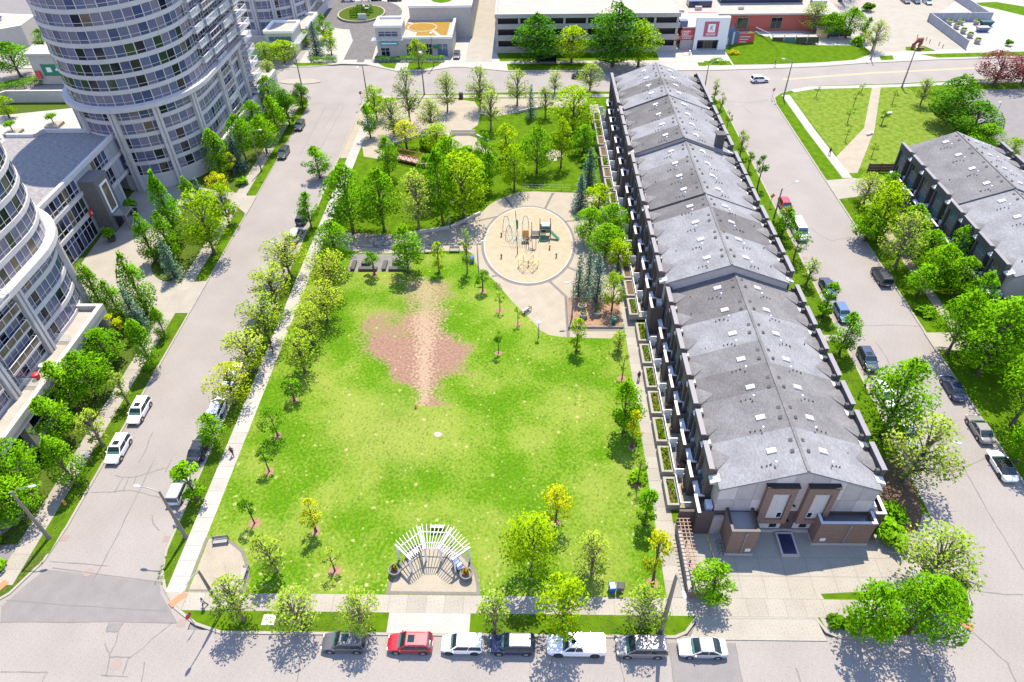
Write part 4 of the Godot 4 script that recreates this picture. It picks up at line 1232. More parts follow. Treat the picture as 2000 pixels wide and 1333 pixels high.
func pier(t: Node3D, x: float, z: float, dx: float, dz: float, y1: float) -> void:   # a white pier; position and outward direction in the world
	var b := MB.new()
	var o := Vector2(x - t.position.x, z - t.position.z)
	b.xf = Transform3D(Basis(Vector3.UP, atan2(dx, dz)), Vector3(o.x, 0, o.y))
	b.box(Vector3(-0.62, 0, -0.6), Vector3(-0.16, y1, 0.75))
	b.box(Vector3(0.16, 0, -0.6), Vector3(0.62, y1, 0.75))
	b.box(Vector3(-0.16, 0, -0.6), Vector3(0.16, y1, 0.5))
	put("pier", b, M.precast, t)

func balcony(t: Node3D, x: float, z0: float, z1: float, y: float, depth: float, panel: String) -> void:   # slab on a right-hand (+x) face
	var lx := x - t.position.x
	var a := z0 - t.position.z
	var d := z1 - t.position.z
	var b := MB.new()
	b.box(Vector3(lx - 0.3, y - 0.1, a), Vector3(lx + depth, y + 0.22, d))
	var o := put("balcony", b, M.precast, t)
	b = MB.new()
	b.box(Vector3(lx + depth - 0.1, y + 1.22, a + 0.02), Vector3(lx + depth - 0.02, y + 1.3, d - 0.02))
	for z in [a + 0.02, d - 0.1]: b.box(Vector3(lx, y + 1.22, z), Vector3(lx + depth - 0.1, y + 1.3, z + 0.08))
	var k := maxi(2, roundi((d - a) / 1.6))
	for i in k + 1: b.box(Vector3(lx + depth - 0.09, y + 0.22, lerpf(a + 0.02, d - 0.1, float(i) / k)), Vector3(lx + depth - 0.03, y + 1.22, lerpf(a + 0.02, d - 0.1, float(i) / k) + 0.06))
	put("railing", b, M.white, o)
	b = MB.new()
	b.box(Vector3(lx + depth - 0.07, y + 0.27, a + 0.06), Vector3(lx + depth - 0.05, y + 1.2, d - 0.1))
	put("railing_panel", b, M[panel], o)

func window_grid(t: Node3D, x: float, z0: float, z1: float, y0: float, y1: float, k: int, rows: Array, mats: Array, r: RandomNumberGenerator, proud := 0.06) -> void:   # a glazed opening on a +x facing wall, panes as sub-parts
	var fr := MB.new()
	var o := t.position
	x -= o.x
	z0 -= o.z
	z1 -= o.z
	for i in k + 1: fr.box(Vector3(x, y0, lerpf(z0, z1, float(i) / k) - 0.06), Vector3(x + proud + 0.06, y1, lerpf(z0, z1, float(i) / k) + 0.06))
	for y in [y0, y1] + rows: fr.box(Vector3(x, y - 0.05, z0), Vector3(x + proud + 0.055, y + 0.05, z1))
	var w := put("window", fr, M.offwhite, t)
	for i in k:
		var m := MB.new()
		m.box(Vector3(x + 0.005, y0, lerpf(z0, z1, float(i) / k) + 0.05), Vector3(x + proud, y1, lerpf(z0, z1, float(i + 1) / k) - 0.05))
		put("pane", m, M[mats[r.randi() % mats.size()]], w)

func build_towers() -> void:
	var r := RandomNumberGenerator.new()
	r.seed = 5
	# far round tower
	var t := tower("round blue glass tower standing tallest at the top left", plan_round(-66.2, -91.4, -138.2, -166, 14.2), 1.32, 2.6, 2.84, 17, 5, 20, 45, 0, 12, 200)
	for q in [[0.35, 1], [0.95, 1], [1.55, 1], [2.15, 1], [2.7, 1]]:
		pier(t, -78.8 + 12.6 * cos(q[0]), -138.2 + 14.2 * sin(q[0]), cos(q[0]), sin(q[0]) * 0.9, 16.6)
	for z in [-146.0, -152.5, -159.0]: pier(t, -66.2, z, 1, 0, 16.6)
	for f in 15:
		var y := 2.6 + f * 2.84
		if f > 5:
			balcony(t, -66.2, -144.5, -140.0, y, 1.1, "glass")
			balcony(t, -66.2, -151.6, -145.0, y, 1.5, "pane_dark" if f % 2 else "glass")
			balcony(t, -66.2, -157.6, -152.0, y, 1.9, "glass")
			balcony(t, -66.2, -164.6, -158.0, y, 2.6, "glass")
		elif f > 0:
			balcony(t, -66.2, -151.8, -146.7, y, 0.9, ["pane_tan", "pane_green", "glass"][f % 3])
			balcony(t, -66.2, -164.8, -159.8, y, 2.2, "glass")
	var b := MB.new()
	t = thing("terrace_podium", "pale stone terrace with a parapet along the right side of the far round tower", "podium", Vector3(-70, 0, -154))
	b.prism(pts([-9, -22, 5.4, -22, 5.4, 17.8, -1.5, 17.8, -4, 12, -9, 10]), 0, 4.1)
	put("terrace_wall", b, M.stone_wall, t)
	b = MB.new()
	b.prism(pts([-8.8, -21.8, 4.9, -21.8, 4.9, 17.3, -1.3, 17.3, -3.8, 11.8, -8.8, 9.8]), 4.1, 4.13)
	put("terrace_floor", b, M.roof_pale, t)
	b = MB.new()
	b.box(Vector3(4.85, 4.1, -22.05), Vector3(5.45, 5.0, 17.85))
	b.box(Vector3(-1.5, 4.1, 17.3), Vector3(4.85, 5.0, 17.85))
	put("parapet", b, M.precast, t)
	for z in [-17.0, -9.5, -2.0, 5.5]:
		b = MB.new()
		b.box(Vector3(-1.5, 4.13, z), Vector3(3.9, 5.6, z + 0.08))
		put("divider", b, M.glass, t)
	for z in range(-20, 16, 5):
		b = MB.new()
		b.box(Vector3(5.41, 0.6, z), Vector3(5.46, 3.2, z + 2.4))
		put("window", b, M.pane_blue, t)
	# near tower at the left edge
	t = tower("blue glass tower cut by the left frame edge, its rounded end nearest the courtyard", near_plan(), 1.32, 4.6, 2.84, 16, 4, 0, 37, 0, 8, 210)
	for q in [-43.0, -52.5, -61.5, -70.5]: pier(t, -67.6, q, 1, 0, 15.8)
	for q in [0.55, 1.25, 1.9]: pier(t, -80.0 + 12.4 * cos(q), -76.5 - 13.2 * sin(q), cos(q), -sin(q), 15.8)
	for f in 14:
		var y := 4.6 + f * 2.84
		if f >= 4:
			balcony(t, -67.6, -68.5, -58.0, y, 1.3, ["pane_tan", "glass", "pane_dark"][f % 3])
			balcony(t, -67.6, -55.6, -45.0, y, 1.3, ["glass", "pane_tan", "pane_dark"][f % 3])
		elif f > 0:
			balcony(t, -67.6, -69.3, -62.6, y, 0.75, "pane_tan")
			balcony(t, -67.6, -60.3, -53.6, y, 0.75, "pane_tan")
			balcony(t, -67.6, -51.3, -44.2, y, 0.75, "pane_tan")
	t = thing("terrace_podium", "pale stone terrace along the foot of the near left tower, glass dividers on top", "podium", Vector3(-68, 0, -60))
	b = MB.new()
	b.prism(pts([-8, -20, 3.9, -20, 3.9, 32, -8, 32]), 3.9, 4.7)
	for z in [-20.0, -9.0, 2.0, 12.0, 22.0]: b.box(Vector3(2.6, 0, z), Vector3(3.85, 3.9, z + 1.1))
	b.box(Vector3(-8, 0, -19.9), Vector3(1.6, 3.9, 32))
	put("terrace_wall", b, M.stone_wall, t)
	b = MB.new()
	b.prism(pts([-7.8, -19.4, 3.3, -19.4, 3.3, 31.8, -7.8, 31.8]), 4.7, 4.73)
	put("terrace_floor", b, M.roof_pale, t)
	b = MB.new()
	b.box(Vector3(3.25, 4.7, -20.05), Vector3(3.95, 5.6, 32))
	b.box(Vector3(-7.8, 4.7, -20.05), Vector3(3.25, 5.6, -19.45))
	put("parapet", b, M.stone_wall, t)
	b = MB.new()
	b.box(Vector3(2.95, 4.73, -19.3), Vector3(3.1, 5.35, 31))
	put("planter_edge", b, M.rust_pale, t)
	for z in range(-18, 30, 4):
		b = MB.new()
		b.box(Vector3(1.61, 0.4, z), Vector3(1.66, 3.4, z + 3.2))
		put("window", b, M.pane_dark if z % 8 else M.pane_teal, t)
	for z in [-12.5, -3.5, 5.5, 14.0]:
		b = MB.new()
		b.box(Vector3(0.2, 4.73, z), Vector3(2.9, 6.2, z + 0.08))
		put("divider", b, M.glass, t)
	b = MB.new()
	b.box(Vector3(3.6, 0, -19), Vector3(3.66, 1.1, 31))
	put("glass_rail", b, M.glass, t)
	for q in [["barbecue", 0.9, "red", -5.0, "red covered barbecue on the near tower terrace"], ["storage_bin", 0.8, "offwhite", -6.8, "white covered bin on the near tower terrace"]]:
		b = MB.new()
		b.lathe(Vector3.ZERO, [Vector2(0.4, 0), Vector2(0.5, 0.5), Vector2(0.46, 0.8), Vector2(0.2, q[1]), Vector2(0.0, q[1] + 0.03)], 12)
		tag(put(q[0], b, M[q[2]], null, Vector3(-66.4, 4.73, -60 + q[3])), q[4], q[0].replace("_", " "))
	# low building between the towers
	t = thing("lobby_building", "grey three storey lobby building with a gravel roof between the two towers", "building", Vector3(-90, 0, -110))
	b = MB.new()
	b.prism(pts([-11, -14.4, -5.5, -14.4, -4.6, -16.4, 10, -16.4, 10, -9, 10, 19, -11, 19]), 4.2, 11.4)
	b.prism(pts([-11, -14.4, 2, -14.4, 2, -9, 10, -9, 10, 19, -11, 19]), 0, 4.2)
	put("wall", b, M.grey_block, t)
	b = MB.new()
	b.prism(pts([-10.6, -14.0, -5.2, -14.0, -4.3, -16.0, 9.6, -16.0, 9.6, 18.8, -10.6, 18.8]), 11.4, 11.45)
	put("roof", b, M.gravel_roof, t)
	b = MB.new()
	b.box(Vector3(9.5, 11.4, -16.45), Vector3(10.15, 12.1, 19.05))
	b.box(Vector3(-4.6, 11.4, -16.45), Vector3(9.5, 12.1, -15.9))
	b.bar(Vector3(-4.6, 11.75, -16.2), Vector3(-5.6, 11.75, -14.2), 0.5, 0.7)
	b.box(Vector3(-11, 11.4, -14.45), Vector3(-5.6, 12.1, -13.95))
	put("parapet", b, M.precast, t)
	b = MB.new()
	for y in [4.1, 7.9]: b.box(Vector3(10.0, y, -16.4), Vector3(10.22, y + 0.7, 19))
	put("string_course", b, M.precast, t)
	for z in [-14.6, -10.2]:
		b = MB.new()
		b.box(Vector3(9.0, 0, z), Vector3(9.8, 4.2, z + 0.8))
		put("column", b, M.precast, t)
	for y in [[4.85, 7.8, 5.8], [8.7, 11.3, 9.5]]:
		window_grid(t, -80.0, -119.2, -113.6, y[0], y[1], 4, [y[2]], ["pane_dark", "pane_dark", "pane_blue", "pane_tan"], r)
		window_grid(t, -80.0, -107.8, -92.0, y[0], y[1], 11, [y[2]], ["pane_dark", "pane_tan", "pane_dark", "pane_green", "pane_blue"], r)
	window_grid(t, -80.0, -107.6, -96.0, 0.3, 4.0, 9, [3.0], ["pane_dark", "pane_dark", "pane_blue"], r)
	for k in 7:
		b = MB.new()
		b.box(Vector3(10.02, 4.9 + (k % 2) * 3.9, -16.2 + k / 2 * 1.7), Vector3(10.08, 7.8 + (k % 2) * 3.5, -14.6 + k / 2 * 1.7))
		put("cladding_panel", b, M.pane_blue if k == 2 else M.grey_block, t)
	b = MB.new()
	b.box(Vector3(10.0, 0, -2.8), Vector3(13.0, 10.4, 1.6))
	put("entrance_tower", b, M.siding_grey, t)
	b = MB.new()
	b.box(Vector3(12.98, 3.4, -1.9), Vector3(13.12, 9.2, 0.7))
	var door_light := put("window", b, M.white, t)
	b = MB.new()
	b.box(Vector3(13.0, 3.8, -1.5), Vector3(13.15, 8.8, 0.3))
	put("pane", b, M.pane_tan, door_light)
	b = MB.new()
	b.box(Vector3(13.0, 3.0, -2.2), Vector3(15.6, 3.2, 1.0))
	b.box(Vector3(15.2, 0, 0.6), Vector3(15.45, 3.0, 0.85))
	b.box(Vector3(15.2, 0, -2.1), Vector3(15.45, 3.0, -1.85))
	put("canopy", b, M.steel, t)
	b = MB.new()
	b.box(Vector3(12.99, 0.1, -1.6), Vector3(13.06, 2.8, 0.4))
	put("door", b, M.pane_dark, t)
	for q in [[-113.4, 5.2], [-107.6, 4.6]]:
		b = MB.new()
		b.box(Vector3(10.3, q[1] - 0.6, q[0] + 110 - 0.45), Vector3(10.6, q[1] + 0.6, q[0] + 110 + 0.45))
		put("shop_sign", b, M.sign_red, t)
		b = MB.new()
		b.box(Vector3(10.6, q[1] - 0.22, q[0] + 110 - 0.14), Vector3(10.62, q[1] + 0.22, q[0] + 110 + 0.14))
		put("sign_mark", b, M.white_paint, t)
	for q in [-105.4, -114.8]:
		var s := thing("potted_shrub", "round green shrub in a dark pot %s of the lobby entrance" % ["on the near side", "on the far side"][0 if q > -110 else 1], "potted plant", Vector3(-76.4, 0, q))
		b = MB.new()
		b.lathe(Vector3.ZERO, [Vector2(0.55, 0), Vector2(0.8, 0.9), Vector2(0.7, 0.9), Vector2(0.66, 0.75), Vector2(0, 0.75)], 12)
		put("pot", b, M.charcoal, s)
		put("crown", shrub_mesh(1.5, 2.2, 500, int(-q)), M.leaf_bed, s, Vector3(0, 0.8, 0))
	# rear tower
	t = tower("blue glass tower at the top edge behind the cross street", plan_round(-66.8, -91.5, -226, -262, 13.2), 1.5, 2.4, 2.84, 13, 0, 24, 46, 0, 4, 220)
	for q in [0.3, 0.75, 1.2, 1.65, 2.1, 2.5]: pier(t, -79.1 + 12.4 * cos(q), -226 + 13.2 * sin(q), cos(q), sin(q), 36)
	for f in range(1, 12): balcony(t, -66.8, -246, -232, 2.4 + f * 2.84, 2.0, "glass")
	t = thing("entrance_pavilion", "small white pavilion with a flat roof and glass band in front of the rear tower", "pavilion", Vector3(-69.5, 0, -199))
	b = MB.new()
	b.box(Vector3(-4.2, 0, -9), Vector3(3.6, 6.4, 0))
	b.box(Vector3(-1.5, 0, -22), Vector3(5.2, 4.6, -9))
	put("wall", b, M.stone_wall, t)
	b = MB.new()
	for q in [[-4.4, -0.5, 3.8, 0.2], [-4.4, -9.2, 3.8, -8.6], [-4.4, -8.6, -3.8, -0.5], [3.2, -8.6, 3.8, -0.5]]: b.box(Vector3(q[0], 6.4, q[1]), Vector3(q[2], 7.1, q[3]))
	for q in [[-1.6, -22.2, 5.4, -21.6], [4.8, -21.6, 5.4, -9.2]]: b.box(Vector3(q[0], 4.6, q[1]), Vector3(q[2], 5.4, q[3]))
	put("parapet", b, M.white, t)
	b = MB.new()
	b.box(Vector3(-3.8, 6.4, -8.6), Vector3(3.2, 6.5, -0.5))
	b.box(Vector3(-1.5, 4.6, -21.6), Vector3(4.8, 4.7, -9.0))
	put("roof", b, M.roof_pale, t)
	for k in 4:
		b = MB.new()
		b.box(Vector3(-3.2 + k * 1.6, 4.3, 0.01), Vector3(-1.75 + k * 1.6, 5.5, 0.06))
		put("window", b, M.pane_teal, t)
	b = MB.new()
	b.box(Vector3(-4.0, 3.9, 0.0), Vector3(5.6, 4.05, 1.6))
	b.box(Vector3(3.6, 3.9, -8.0), Vector3(5.6, 4.049, 0.0))
	put("canopy", b, M.glass, t)
	b = MB.new()
	b.box(Vector3(-18, 0, -8), Vector3(-4.2, 3.2, -7.4))
	put("garden_wall", b, M.stone_wall, t)

func near_plan() -> PackedVector2Array:   # straight right side, rounded far end; listed from the near end of the right side's far end, clockwise from above
	var p := PackedVector2Array()
	for i in 13:
		var t := PI / 2 * (1.0 - i / 12.0)
		p.append(Vector2(-80 + 12.4 * cos(t), -76.5 - 13.2 * sin(t)))
	p.append(Vector2(-67.6, -38))
	p.append(Vector2(-96, -38))
	p.append(Vector2(-96, -89.7))
	return p

func text(s: String, height: float, depth: float, bold := false) -> Mesh:
	var f := SystemFont.new()
	f.font_names = PackedStringArray(["Droid Sans"])
	if bold: f.font_weight = 700
	var t := TextMesh.new()
	t.text = s
	t.font = f
	t.font_size = 32
	t.pixel_size = height / 24.0
	t.depth = depth
	t.curve_step = 2.0
	return t

func build_far() -> void:
	var b: MB
	# parking garage
	var t := thing("parking_garage", "long concrete parking garage with open dark decks at the top", "parking garage", Vector3(16, 0, -201))
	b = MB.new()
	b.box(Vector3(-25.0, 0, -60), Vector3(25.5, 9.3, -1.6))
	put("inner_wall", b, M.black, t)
	for q in [[0.0, 1.5], [3.2, 4.6], [6.3, 7.6], [9.2, 10.3]]:
		b = MB.new()
		b.box(Vector3(-25.4, q[0], -0.5), Vector3(25.7, q[1], 0))
		b.box(Vector3(-25.4, q[0], -60), Vector3(-24.9, q[1], -0.5))
		b.box(Vector3(-25.0, q[0], -1.6), Vector3(25.6, q[0] + 0.4, -0.5))
		put("deck_parapet", b, M.garage_concrete, t)
	for k in 9:
		b = MB.new()
		b.box(Vector3(-25.2 + k * 6.25, 0, -1.1), Vector3(-24.6 + k * 6.25, 9.2, -0.52))
		put("column", b, M.stone_wall, t)
	b = MB.new()
	b.box(Vector3(-25.4, 9.3, -60), Vector3(25.7, 9.5, -0.5))
	put("roof_deck", b, M.roof_pale, t)
	b = MB.new()
	b.box(Vector3(-21, 9.5, -24), Vector3(-15, 11.2, -19))
	put("stair_house", b, M.siding_grey, t)
	b = MB.new()
	b.box(Vector3(18.2, 3.0, 0.02), Vector3(19.6, 5.6, 0.12))
	put("notice_board", b, M.white_paint, t)
	b = MB.new()
	b.box(Vector3(18.35, 4.7, 0.12), Vector3(19.45, 5.3, 0.14))
	b.box(Vector3(18.35, 3.4, 0.12), Vector3(19.45, 3.7, 0.14))
	put("board_print", b, M.paint_navy, t)
	# brick building with the square white portal
	t = thing("brick_building", "long red brick building with a white square portal and red signs at the top right", "building", Vector3(51, 0, -203))
	b = MB.new()
	b.box(Vector3(-8.0, 2.4, -12), Vector3(-4.0, 5.6, -0.1))
	b.box(Vector3(-4.0, 0, -14), Vector3(4.0, 5.6, -0.4))
	b.prism(pts([4, -14.6, 30.6, -14.6, 41.5, -11.5, 44, -60, -8, -60, -8, -12, 4, -12]), 0, 4.6)
	put("brick_wall", b, M.brick_red, t)
	b = MB.new()
	b.prism(pts([4.1, -14.7, 30.5, -14.7, 41.2, -11.7, 43.6, -59, -7.8, -59, -7.8, -12.2, -3.9, -0.6, 4.1, -0.6]), 4.6, 4.68)
	put("roof", b, M.roof_pale, t)
	b = MB.new()
	b.box(Vector3(4, 4.6, -14.66), Vector3(30.6, 5.1, -14.2))
	b.bar(Vector3(30.6, 4.85, -14.4), Vector3(41.5, 4.85, -11.3), 0.45, 0.5)
	b.box(Vector3(-8.05, 5.6, -12), Vector3(4.05, 5.9, -0.05))
	put("coping", b, M.stone_wall, t)
	b = MB.new()
	b.box(Vector3(-8.1, 0, -0.9), Vector3(-4.2, 2.4, 0))
	put("concrete_base", b, M.garage_concrete, t)
	b = MB.new()
	b.box(Vector3(-4.5, 0, -0.3), Vector3(-3.5, 8.7, 0.9))
	b.box(Vector3(2.4, 0, -0.3), Vector3(4.7, 8.7, 0.9))
	b.box(Vector3(-3.5, 2.65, -0.3), Vector3(2.4, 8.7, 0.9))
	put("portal", b, M.white, t)
	b = MB.new()
	b.box(Vector3(-3.5, 0, -0.42), Vector3(2.4, 2.65, -0.35))
	put("doorway", b, M.pane_dark, t)
	b = MB.new()
	for k in 3: b.box(Vector3(-1.6 + k * 0.95, 0.05, -0.35), Vector3(-0.75 + k * 0.95, 2.3, -0.28))
	put("door", b, M.pane_tan, t)
	b = MB.new()
	b.box(Vector3(-2.2, 3.6, 0.9), Vector3(1.8, 7.6, 0.98))
	var s := put("square_sign", b, M.sign_pink, t)
	b = MB.new()
	b.box(Vector3(-1.15, 4.75, 0.98), Vector3(0.85, 6.95, 1.02))
	put("sign_panel", b, M.white_paint, s)
	put("letter", text("K", 1.25, 0.04), M.paint_grey, s, Vector3(-0.15, 5.85, 1.04))
	put("lettering", text("SQUARE", 0.52, 0.04, true), M.white_paint, s, Vector3(-0.2, 4.2, 1.0))
	b = MB.new()
	b.box(Vector3(-8.3, 2.5, 0.0), Vector3(-4.6, 5.2, 0.08))
	s = put("banner", b, M.sign_red, t)
	put("lettering", text("LUXURY", 0.5, 0.03, true), M.white_paint, s, Vector3(-6.9, 4.72, 0.1))
	put("lettering", text("LAST", 0.6, 0.03, true), M.white_paint, s, Vector3(-7.0, 4.05, 0.1))
	b = MB.new()
	for q in [[-8.0, 3.35, -4.9], [-8.0, 2.8, -5.2]]: b.box(Vector3(q[0], q[1], 0.08), Vector3(q[2], q[1] + 0.28, 0.1))
	put("banner_print", b, M.offwhite, s)
	b = MB.new()
	b.box(Vector3(5.0, 0, -1.6), Vector3(8.4, 4.2, -1.5))
	b.tri(Vector3(5.0, 4.2, -1.5), Vector3(7.2, 4.2, -1.5), Vector3(6.4, 6.4, -1.5))
	s = put("hoarding", b, M.paint_blue, t)
	for k in 4:
		b = MB.new()
		b.box(Vector3(5.2 + k * 0.8, 0.4, -1.5), Vector3(5.75 + k * 0.8, 2.4 + (k * 7 % 3) * 0.8, -1.46))
		put("hoarding_print", b, M.pane_pale if k % 2 else M.ac, s)
	b = MB.new()
	b.box(Vector3(8.4, 0.2, -1.7), Vector3(13.0, 3.6, -1.6))
	s = put("hoarding", b, M.sign_red, t)
	b = MB.new()
	for k in 3: b.box(Vector3(8.9, 1.1 + k * 0.7, -1.6), Vector3(10.9 + k * 0.5, 1.38 + k * 0.7, -1.57))
	put("hoarding_print", b, M.offwhite, s)
	for x in [11.0, 21.0]:
		b = MB.new()
		b.box(Vector3(x - 0.2, 0.5, -14.6), Vector3(x + 3.3, 4.1, -14.4))
		var w := put("window", b, M.wood, t)
		for k in 2:
			b = MB.new()
			b.box(Vector3(x + k * 1.6, 0.8, -14.4), Vector3(x + 1.5 + k * 1.6, 3.8, -14.34))
			put("pane", b, M.pane_green if x < 15 else M.pane_dark, w)
	b = MB.new()
	b.box(Vector3(8, 4.68, -32), Vector3(33, 10, -26))
	b.box(Vector3(-2.5, 4.68, -26), Vector3(4.5, 6.4, -22))
	put("roof_plant", b, M.paint_navy, t)
	for q in [[-1.0, -20.0, 1.0, 1.0], [34.5, -24.0, 2.2, 1.6], [-6.0, -18.0, 0.7, 0.6], [12.0, -20.0, 0.8, 0.7]]:
		b = MB.new()
		b.box(Vector3(q[0], 4.68, q[1]), Vector3(q[0] + q[2] * 2, 4.68 + q[3], q[1] + q[2]))
		put("roof_unit", b, M.steel, t)
	b = MB.new()
	b.tube([Vector3(-11.6, 3.3, -0.6), Vector3(-11.0, 3.3, 1.0), Vector3(-9.6, 3.3, 1.6), Vector3(-8.3, 3.3, 0.4)], [0.55, 0.55, 0.55, 0.55], 8)
	put("curved_ramp", b, M.brick_red, t)
	b = MB.new()
	b.box(Vector3(-8.9, 5.6, -2.4), Vector3(-6.6, 7.4, -0.4))
	put("glass_stair", b, M.pane_pale, t)
	# raised lawn and its terraces
	b = MB.new()
	var a := [Vector3(55.4, 0.03, -202), Vector3(55.6, 0.03, -190.4), Vector3(66, 0.03, -190.6), Vector3(80, 0.03, -191.8), Vector3(89, 0.03, -193.4), Vector3(95.4, 0.03, -198), Vector3(94.6, 0.5, -203), Vector3(78, 0.6, -203.6), Vector3(66.8, 2.2, -207), Vector3(64.5, 2.2, -211)]
	var cc := Vector3(70, 0.9, -199)
	for i in a.size(): b.tri(a[i], cc, a[(i + 1) % a.size()])
	struct("sloping_lawn", b, M.grass, null, "sloping lawn in front of the brick building")
	tag(put("flower_bed", shrub_mesh(2.0, 0.8, 420, 71, Color(0.5, 0.36, 0.015)), M.leaf_bed, null, Vector3(57.2, 0.1, -198.6)), "bed of bright yellow flowers beside the white portal", "flower bed")
	tag(put("low_shrub", shrub_mesh(2.4, 0.9, 260, 72), M.leaf_bed, null, Vector3(51.6, 0.1, -192.0)), "low dark shrub in the small grass square before the portal", "shrub")
	t = thing("terrace", "white steel frame terrace with dark screens on the slope by the brick building", "terrace", Vector3(74, 0, -204.5))
	b = MB.new()
	b.box(Vector3(-5, 0.8, -3.5), Vector3(8.5, 1.9, 0))
	put("deck", b, M.roof_pale, t)
	for k in 5:
		b = MB.new()
		b.box(Vector3(-5 + k * 3.3, 0, 0.0), Vector3(-4.85 + k * 3.3, 3.1, 0.15))
		put("post", b, M.steel, t)
	for k in 4:
		b = MB.new()
		b.box(Vector3(-4.8 + k * 3.3, 0.9, 0.02), Vector3(-1.75 + k * 3.3, 2.5, 0.1))
		put("screen", b, M.paint_dark if k != 1 else M.pane_teal, t)
	b = MB.new()
	b.box(Vector3(-5, 3.1, 0.0), Vector3(8.4, 3.22, 0.15))
	b.bar(Vector3(-5, 3.1, 0), Vector3(-8.6, 3.6, -5), 0.16, 0.16)
	b.bar(Vector3(-5, 1.4, 0), Vector3(-8.6, 2.6, -5), 0.12, 0.12)
	put("rail", b, M.steel, t)
	t = thing("screened_pergola", "steel pergola with dark panels beneath trees along the long brick wall", "pergola", Vector3(83.5, 0, -211))
	for k in 4:
		b = MB.new()
		b.box(Vector3(k * 3.4, 0, 0), Vector3(k * 3.4 + 0.14, 2.6, 0.14))
		put("post", b, M.steel, t)
	for k in 3:
		b = MB.new()
		b.box(Vector3(k * 3.4 + 0.16, 0.4, 0.03), Vector3(k * 3.4 + 3.36, 2.4, 0.1))
		put("panel", b, [M.yellow_paint, M.paint_navy, M.charcoal][k], t)
	b = MB.new()
	b.box(Vector3(0, 2.6, -2), Vector3(10.4, 2.72, 0.14))
	put("roof", b, M.glass, t)
	# retail pavilion
	t = thing("shop_pavilion", "small stone shop building with a planted orange roof and a raised corner box", "shop building", Vector3(-32, 0, -198))
	b = MB.new()
	b.box(Vector3(-10.4, 0, -7.5), Vector3(-3.2, 8.0, 0))
	b.prism(pts([-3.2, -0.02, 10.6, -0.02, 10.6, -15.2, -9.2, -19, -10.3, -7.5, -3.2, -7.5]), 0, 4.9)
	put("wall", b, M.stone_wall, t)
	b = MB.new()
	for q in [[-10.6, -0.6, -3.0, 0.2], [-10.6, -7.7, -3.0, -7.1], [-10.6, -7.1, -10.0, -0.6], [-3.6, -7.1, -3.0, -0.6]]: b.box(Vector3(q[0], 8.0, q[1]), Vector3(q[2], 8.7, q[3]))
	b.box(Vector3(-3.0, 4.9, -0.55), Vector3(10.75, 5.5, 0.12))
	b.box(Vector3(10.1, 4.9, -15.3), Vector3(10.75, 5.9, -0.55))
	put("parapet", b, M.white, t)
	b = MB.new()
	b.box(Vector3(-10.0, 8.0, -7.1), Vector3(-3.6, 8.1, -0.6))
	b.prism(pts([-3.0, -0.6, 10.1, -0.6, 10.1, -15, -9, -18.6, -10, -7.8, -3.0, -7.8]), 4.9, 4.95)
	put("roof", b, M.roof_pale, t)
	b = MB.new()
	b.prism(pts([0.4, -0.9, 9.0, -0.9, 9.0, -14.4, -3.6, -14.8, -3.6, -8.6, 0.4, -6]), 4.95, 5.05)
	put("roof_planting", b, M.sedum, t)
	b = MB.new()
	ribbon(b, disc(1.4, -9.6, 4.1, 3.7, 40), 0.4, 5.06)
	ribbon(b, pts([-3.4, -14, -1.6, -12.2]), 1.1, 5.06)
	ribbon(b, pts([4.4, -7, 7.4, -1.4]), 1.1, 5.06)
	put("roof_path", b, M.roof_pale, t)
	for q in [[-9.6, -4.2, 5.6, 7.0, 3, "pane_blue"], [-9.4, -7.0, 0.3, 2.6, 2, "pane_dark"], [-2.2, 0.6, 0.6, 3.6, 2, "pane_green"], [3.0, 5.2, 0.6, 3.6, 2, "pane_dark"], [6.4, 9.4, 0.6, 3.6, 2, "pane_pale"]]:
		var k: int = q[4]
		b = MB.new()
		for i in k + 1: b.box(Vector3(lerpf(q[0], q[1], float(i) / k) - 0.05, q[2], 0.0), Vector3(lerpf(q[0], q[1], float(i) / k) + 0.05, q[3], 0.1))
		for y in [q[2], lerpf(q[2], q[3], 0.62), q[3]]: b.box(Vector3(q[0], y - 0.05, 0.0), Vector3(q[1], y + 0.05, 0.095))
		var w := put("window", b, M.offwhite, t)
		for i in k:
			b = MB.new()
			b.box(Vector3(lerpf(q[0], q[1], float(i) / k) + 0.04, q[2], 0.0), Vector3(lerpf(q[0], q[1], float(i + 1) / k) - 0.04, q[3], 0.05))
			put("pane", b, M[q[5]], w)
	b = MB.new()
	b.box(Vector3(-11.6, 4.9, -1.0), Vector3(-2.9, 5.05, 1.3))
	put("canopy", b, M.glass, t)
	b = MB.new()
	b.box(Vector3(-9.4, 3.3, 0.05), Vector3(-4.4, 4.3, 0.25))
	s = put("shop_sign", b, M.pane_shop, t)
	b = MB.new()
	b.box(Vector3(-9.0, 3.65, 0.25), Vector3(-4.8, 3.95, 0.28))
	put("sign_print", b, M.white_paint, s)
	b = MB.new()
	b.box(Vector3(5.3, 2.4, 0.05), Vector3(7.0, 3.3, 0.4))
	put("awning", b, M.green_plastic, t)
	b = MB.new()
	b.box(Vector3(0.9, 2.7, 0.05), Vector3(2.7, 3.5, 0.2))
	put("shop_sign", b, M.sign_pink, t)
	b = MB.new()
	b.box(Vector3(6.6, 0.3, 0.1), Vector3(9.3, 1.7, 0.14))
	put("window_print", b, M.paint_blue, t)
	t = thing("stone_building", "large plain stone building with a planted roof oval behind the shops", "building", Vector3(-26, 0, -214))
	b = MB.new()
	b.box(Vector3(-9, 0, -40), Vector3(9.2, 8.4, 0))
	put("wall", b, M.stone_wall, t)
	b = MB.new()
	for q in [[-9.2, -0.7, 9.4, 0.15], [-9.2, -40, -8.5, -0.7], [8.7, -40, 9.4, -0.7]]: b.box(Vector3(q[0], 8.4, q[1]), Vector3(q[2], 9.1, q[3]))
	put("parapet", b, M.white, t)
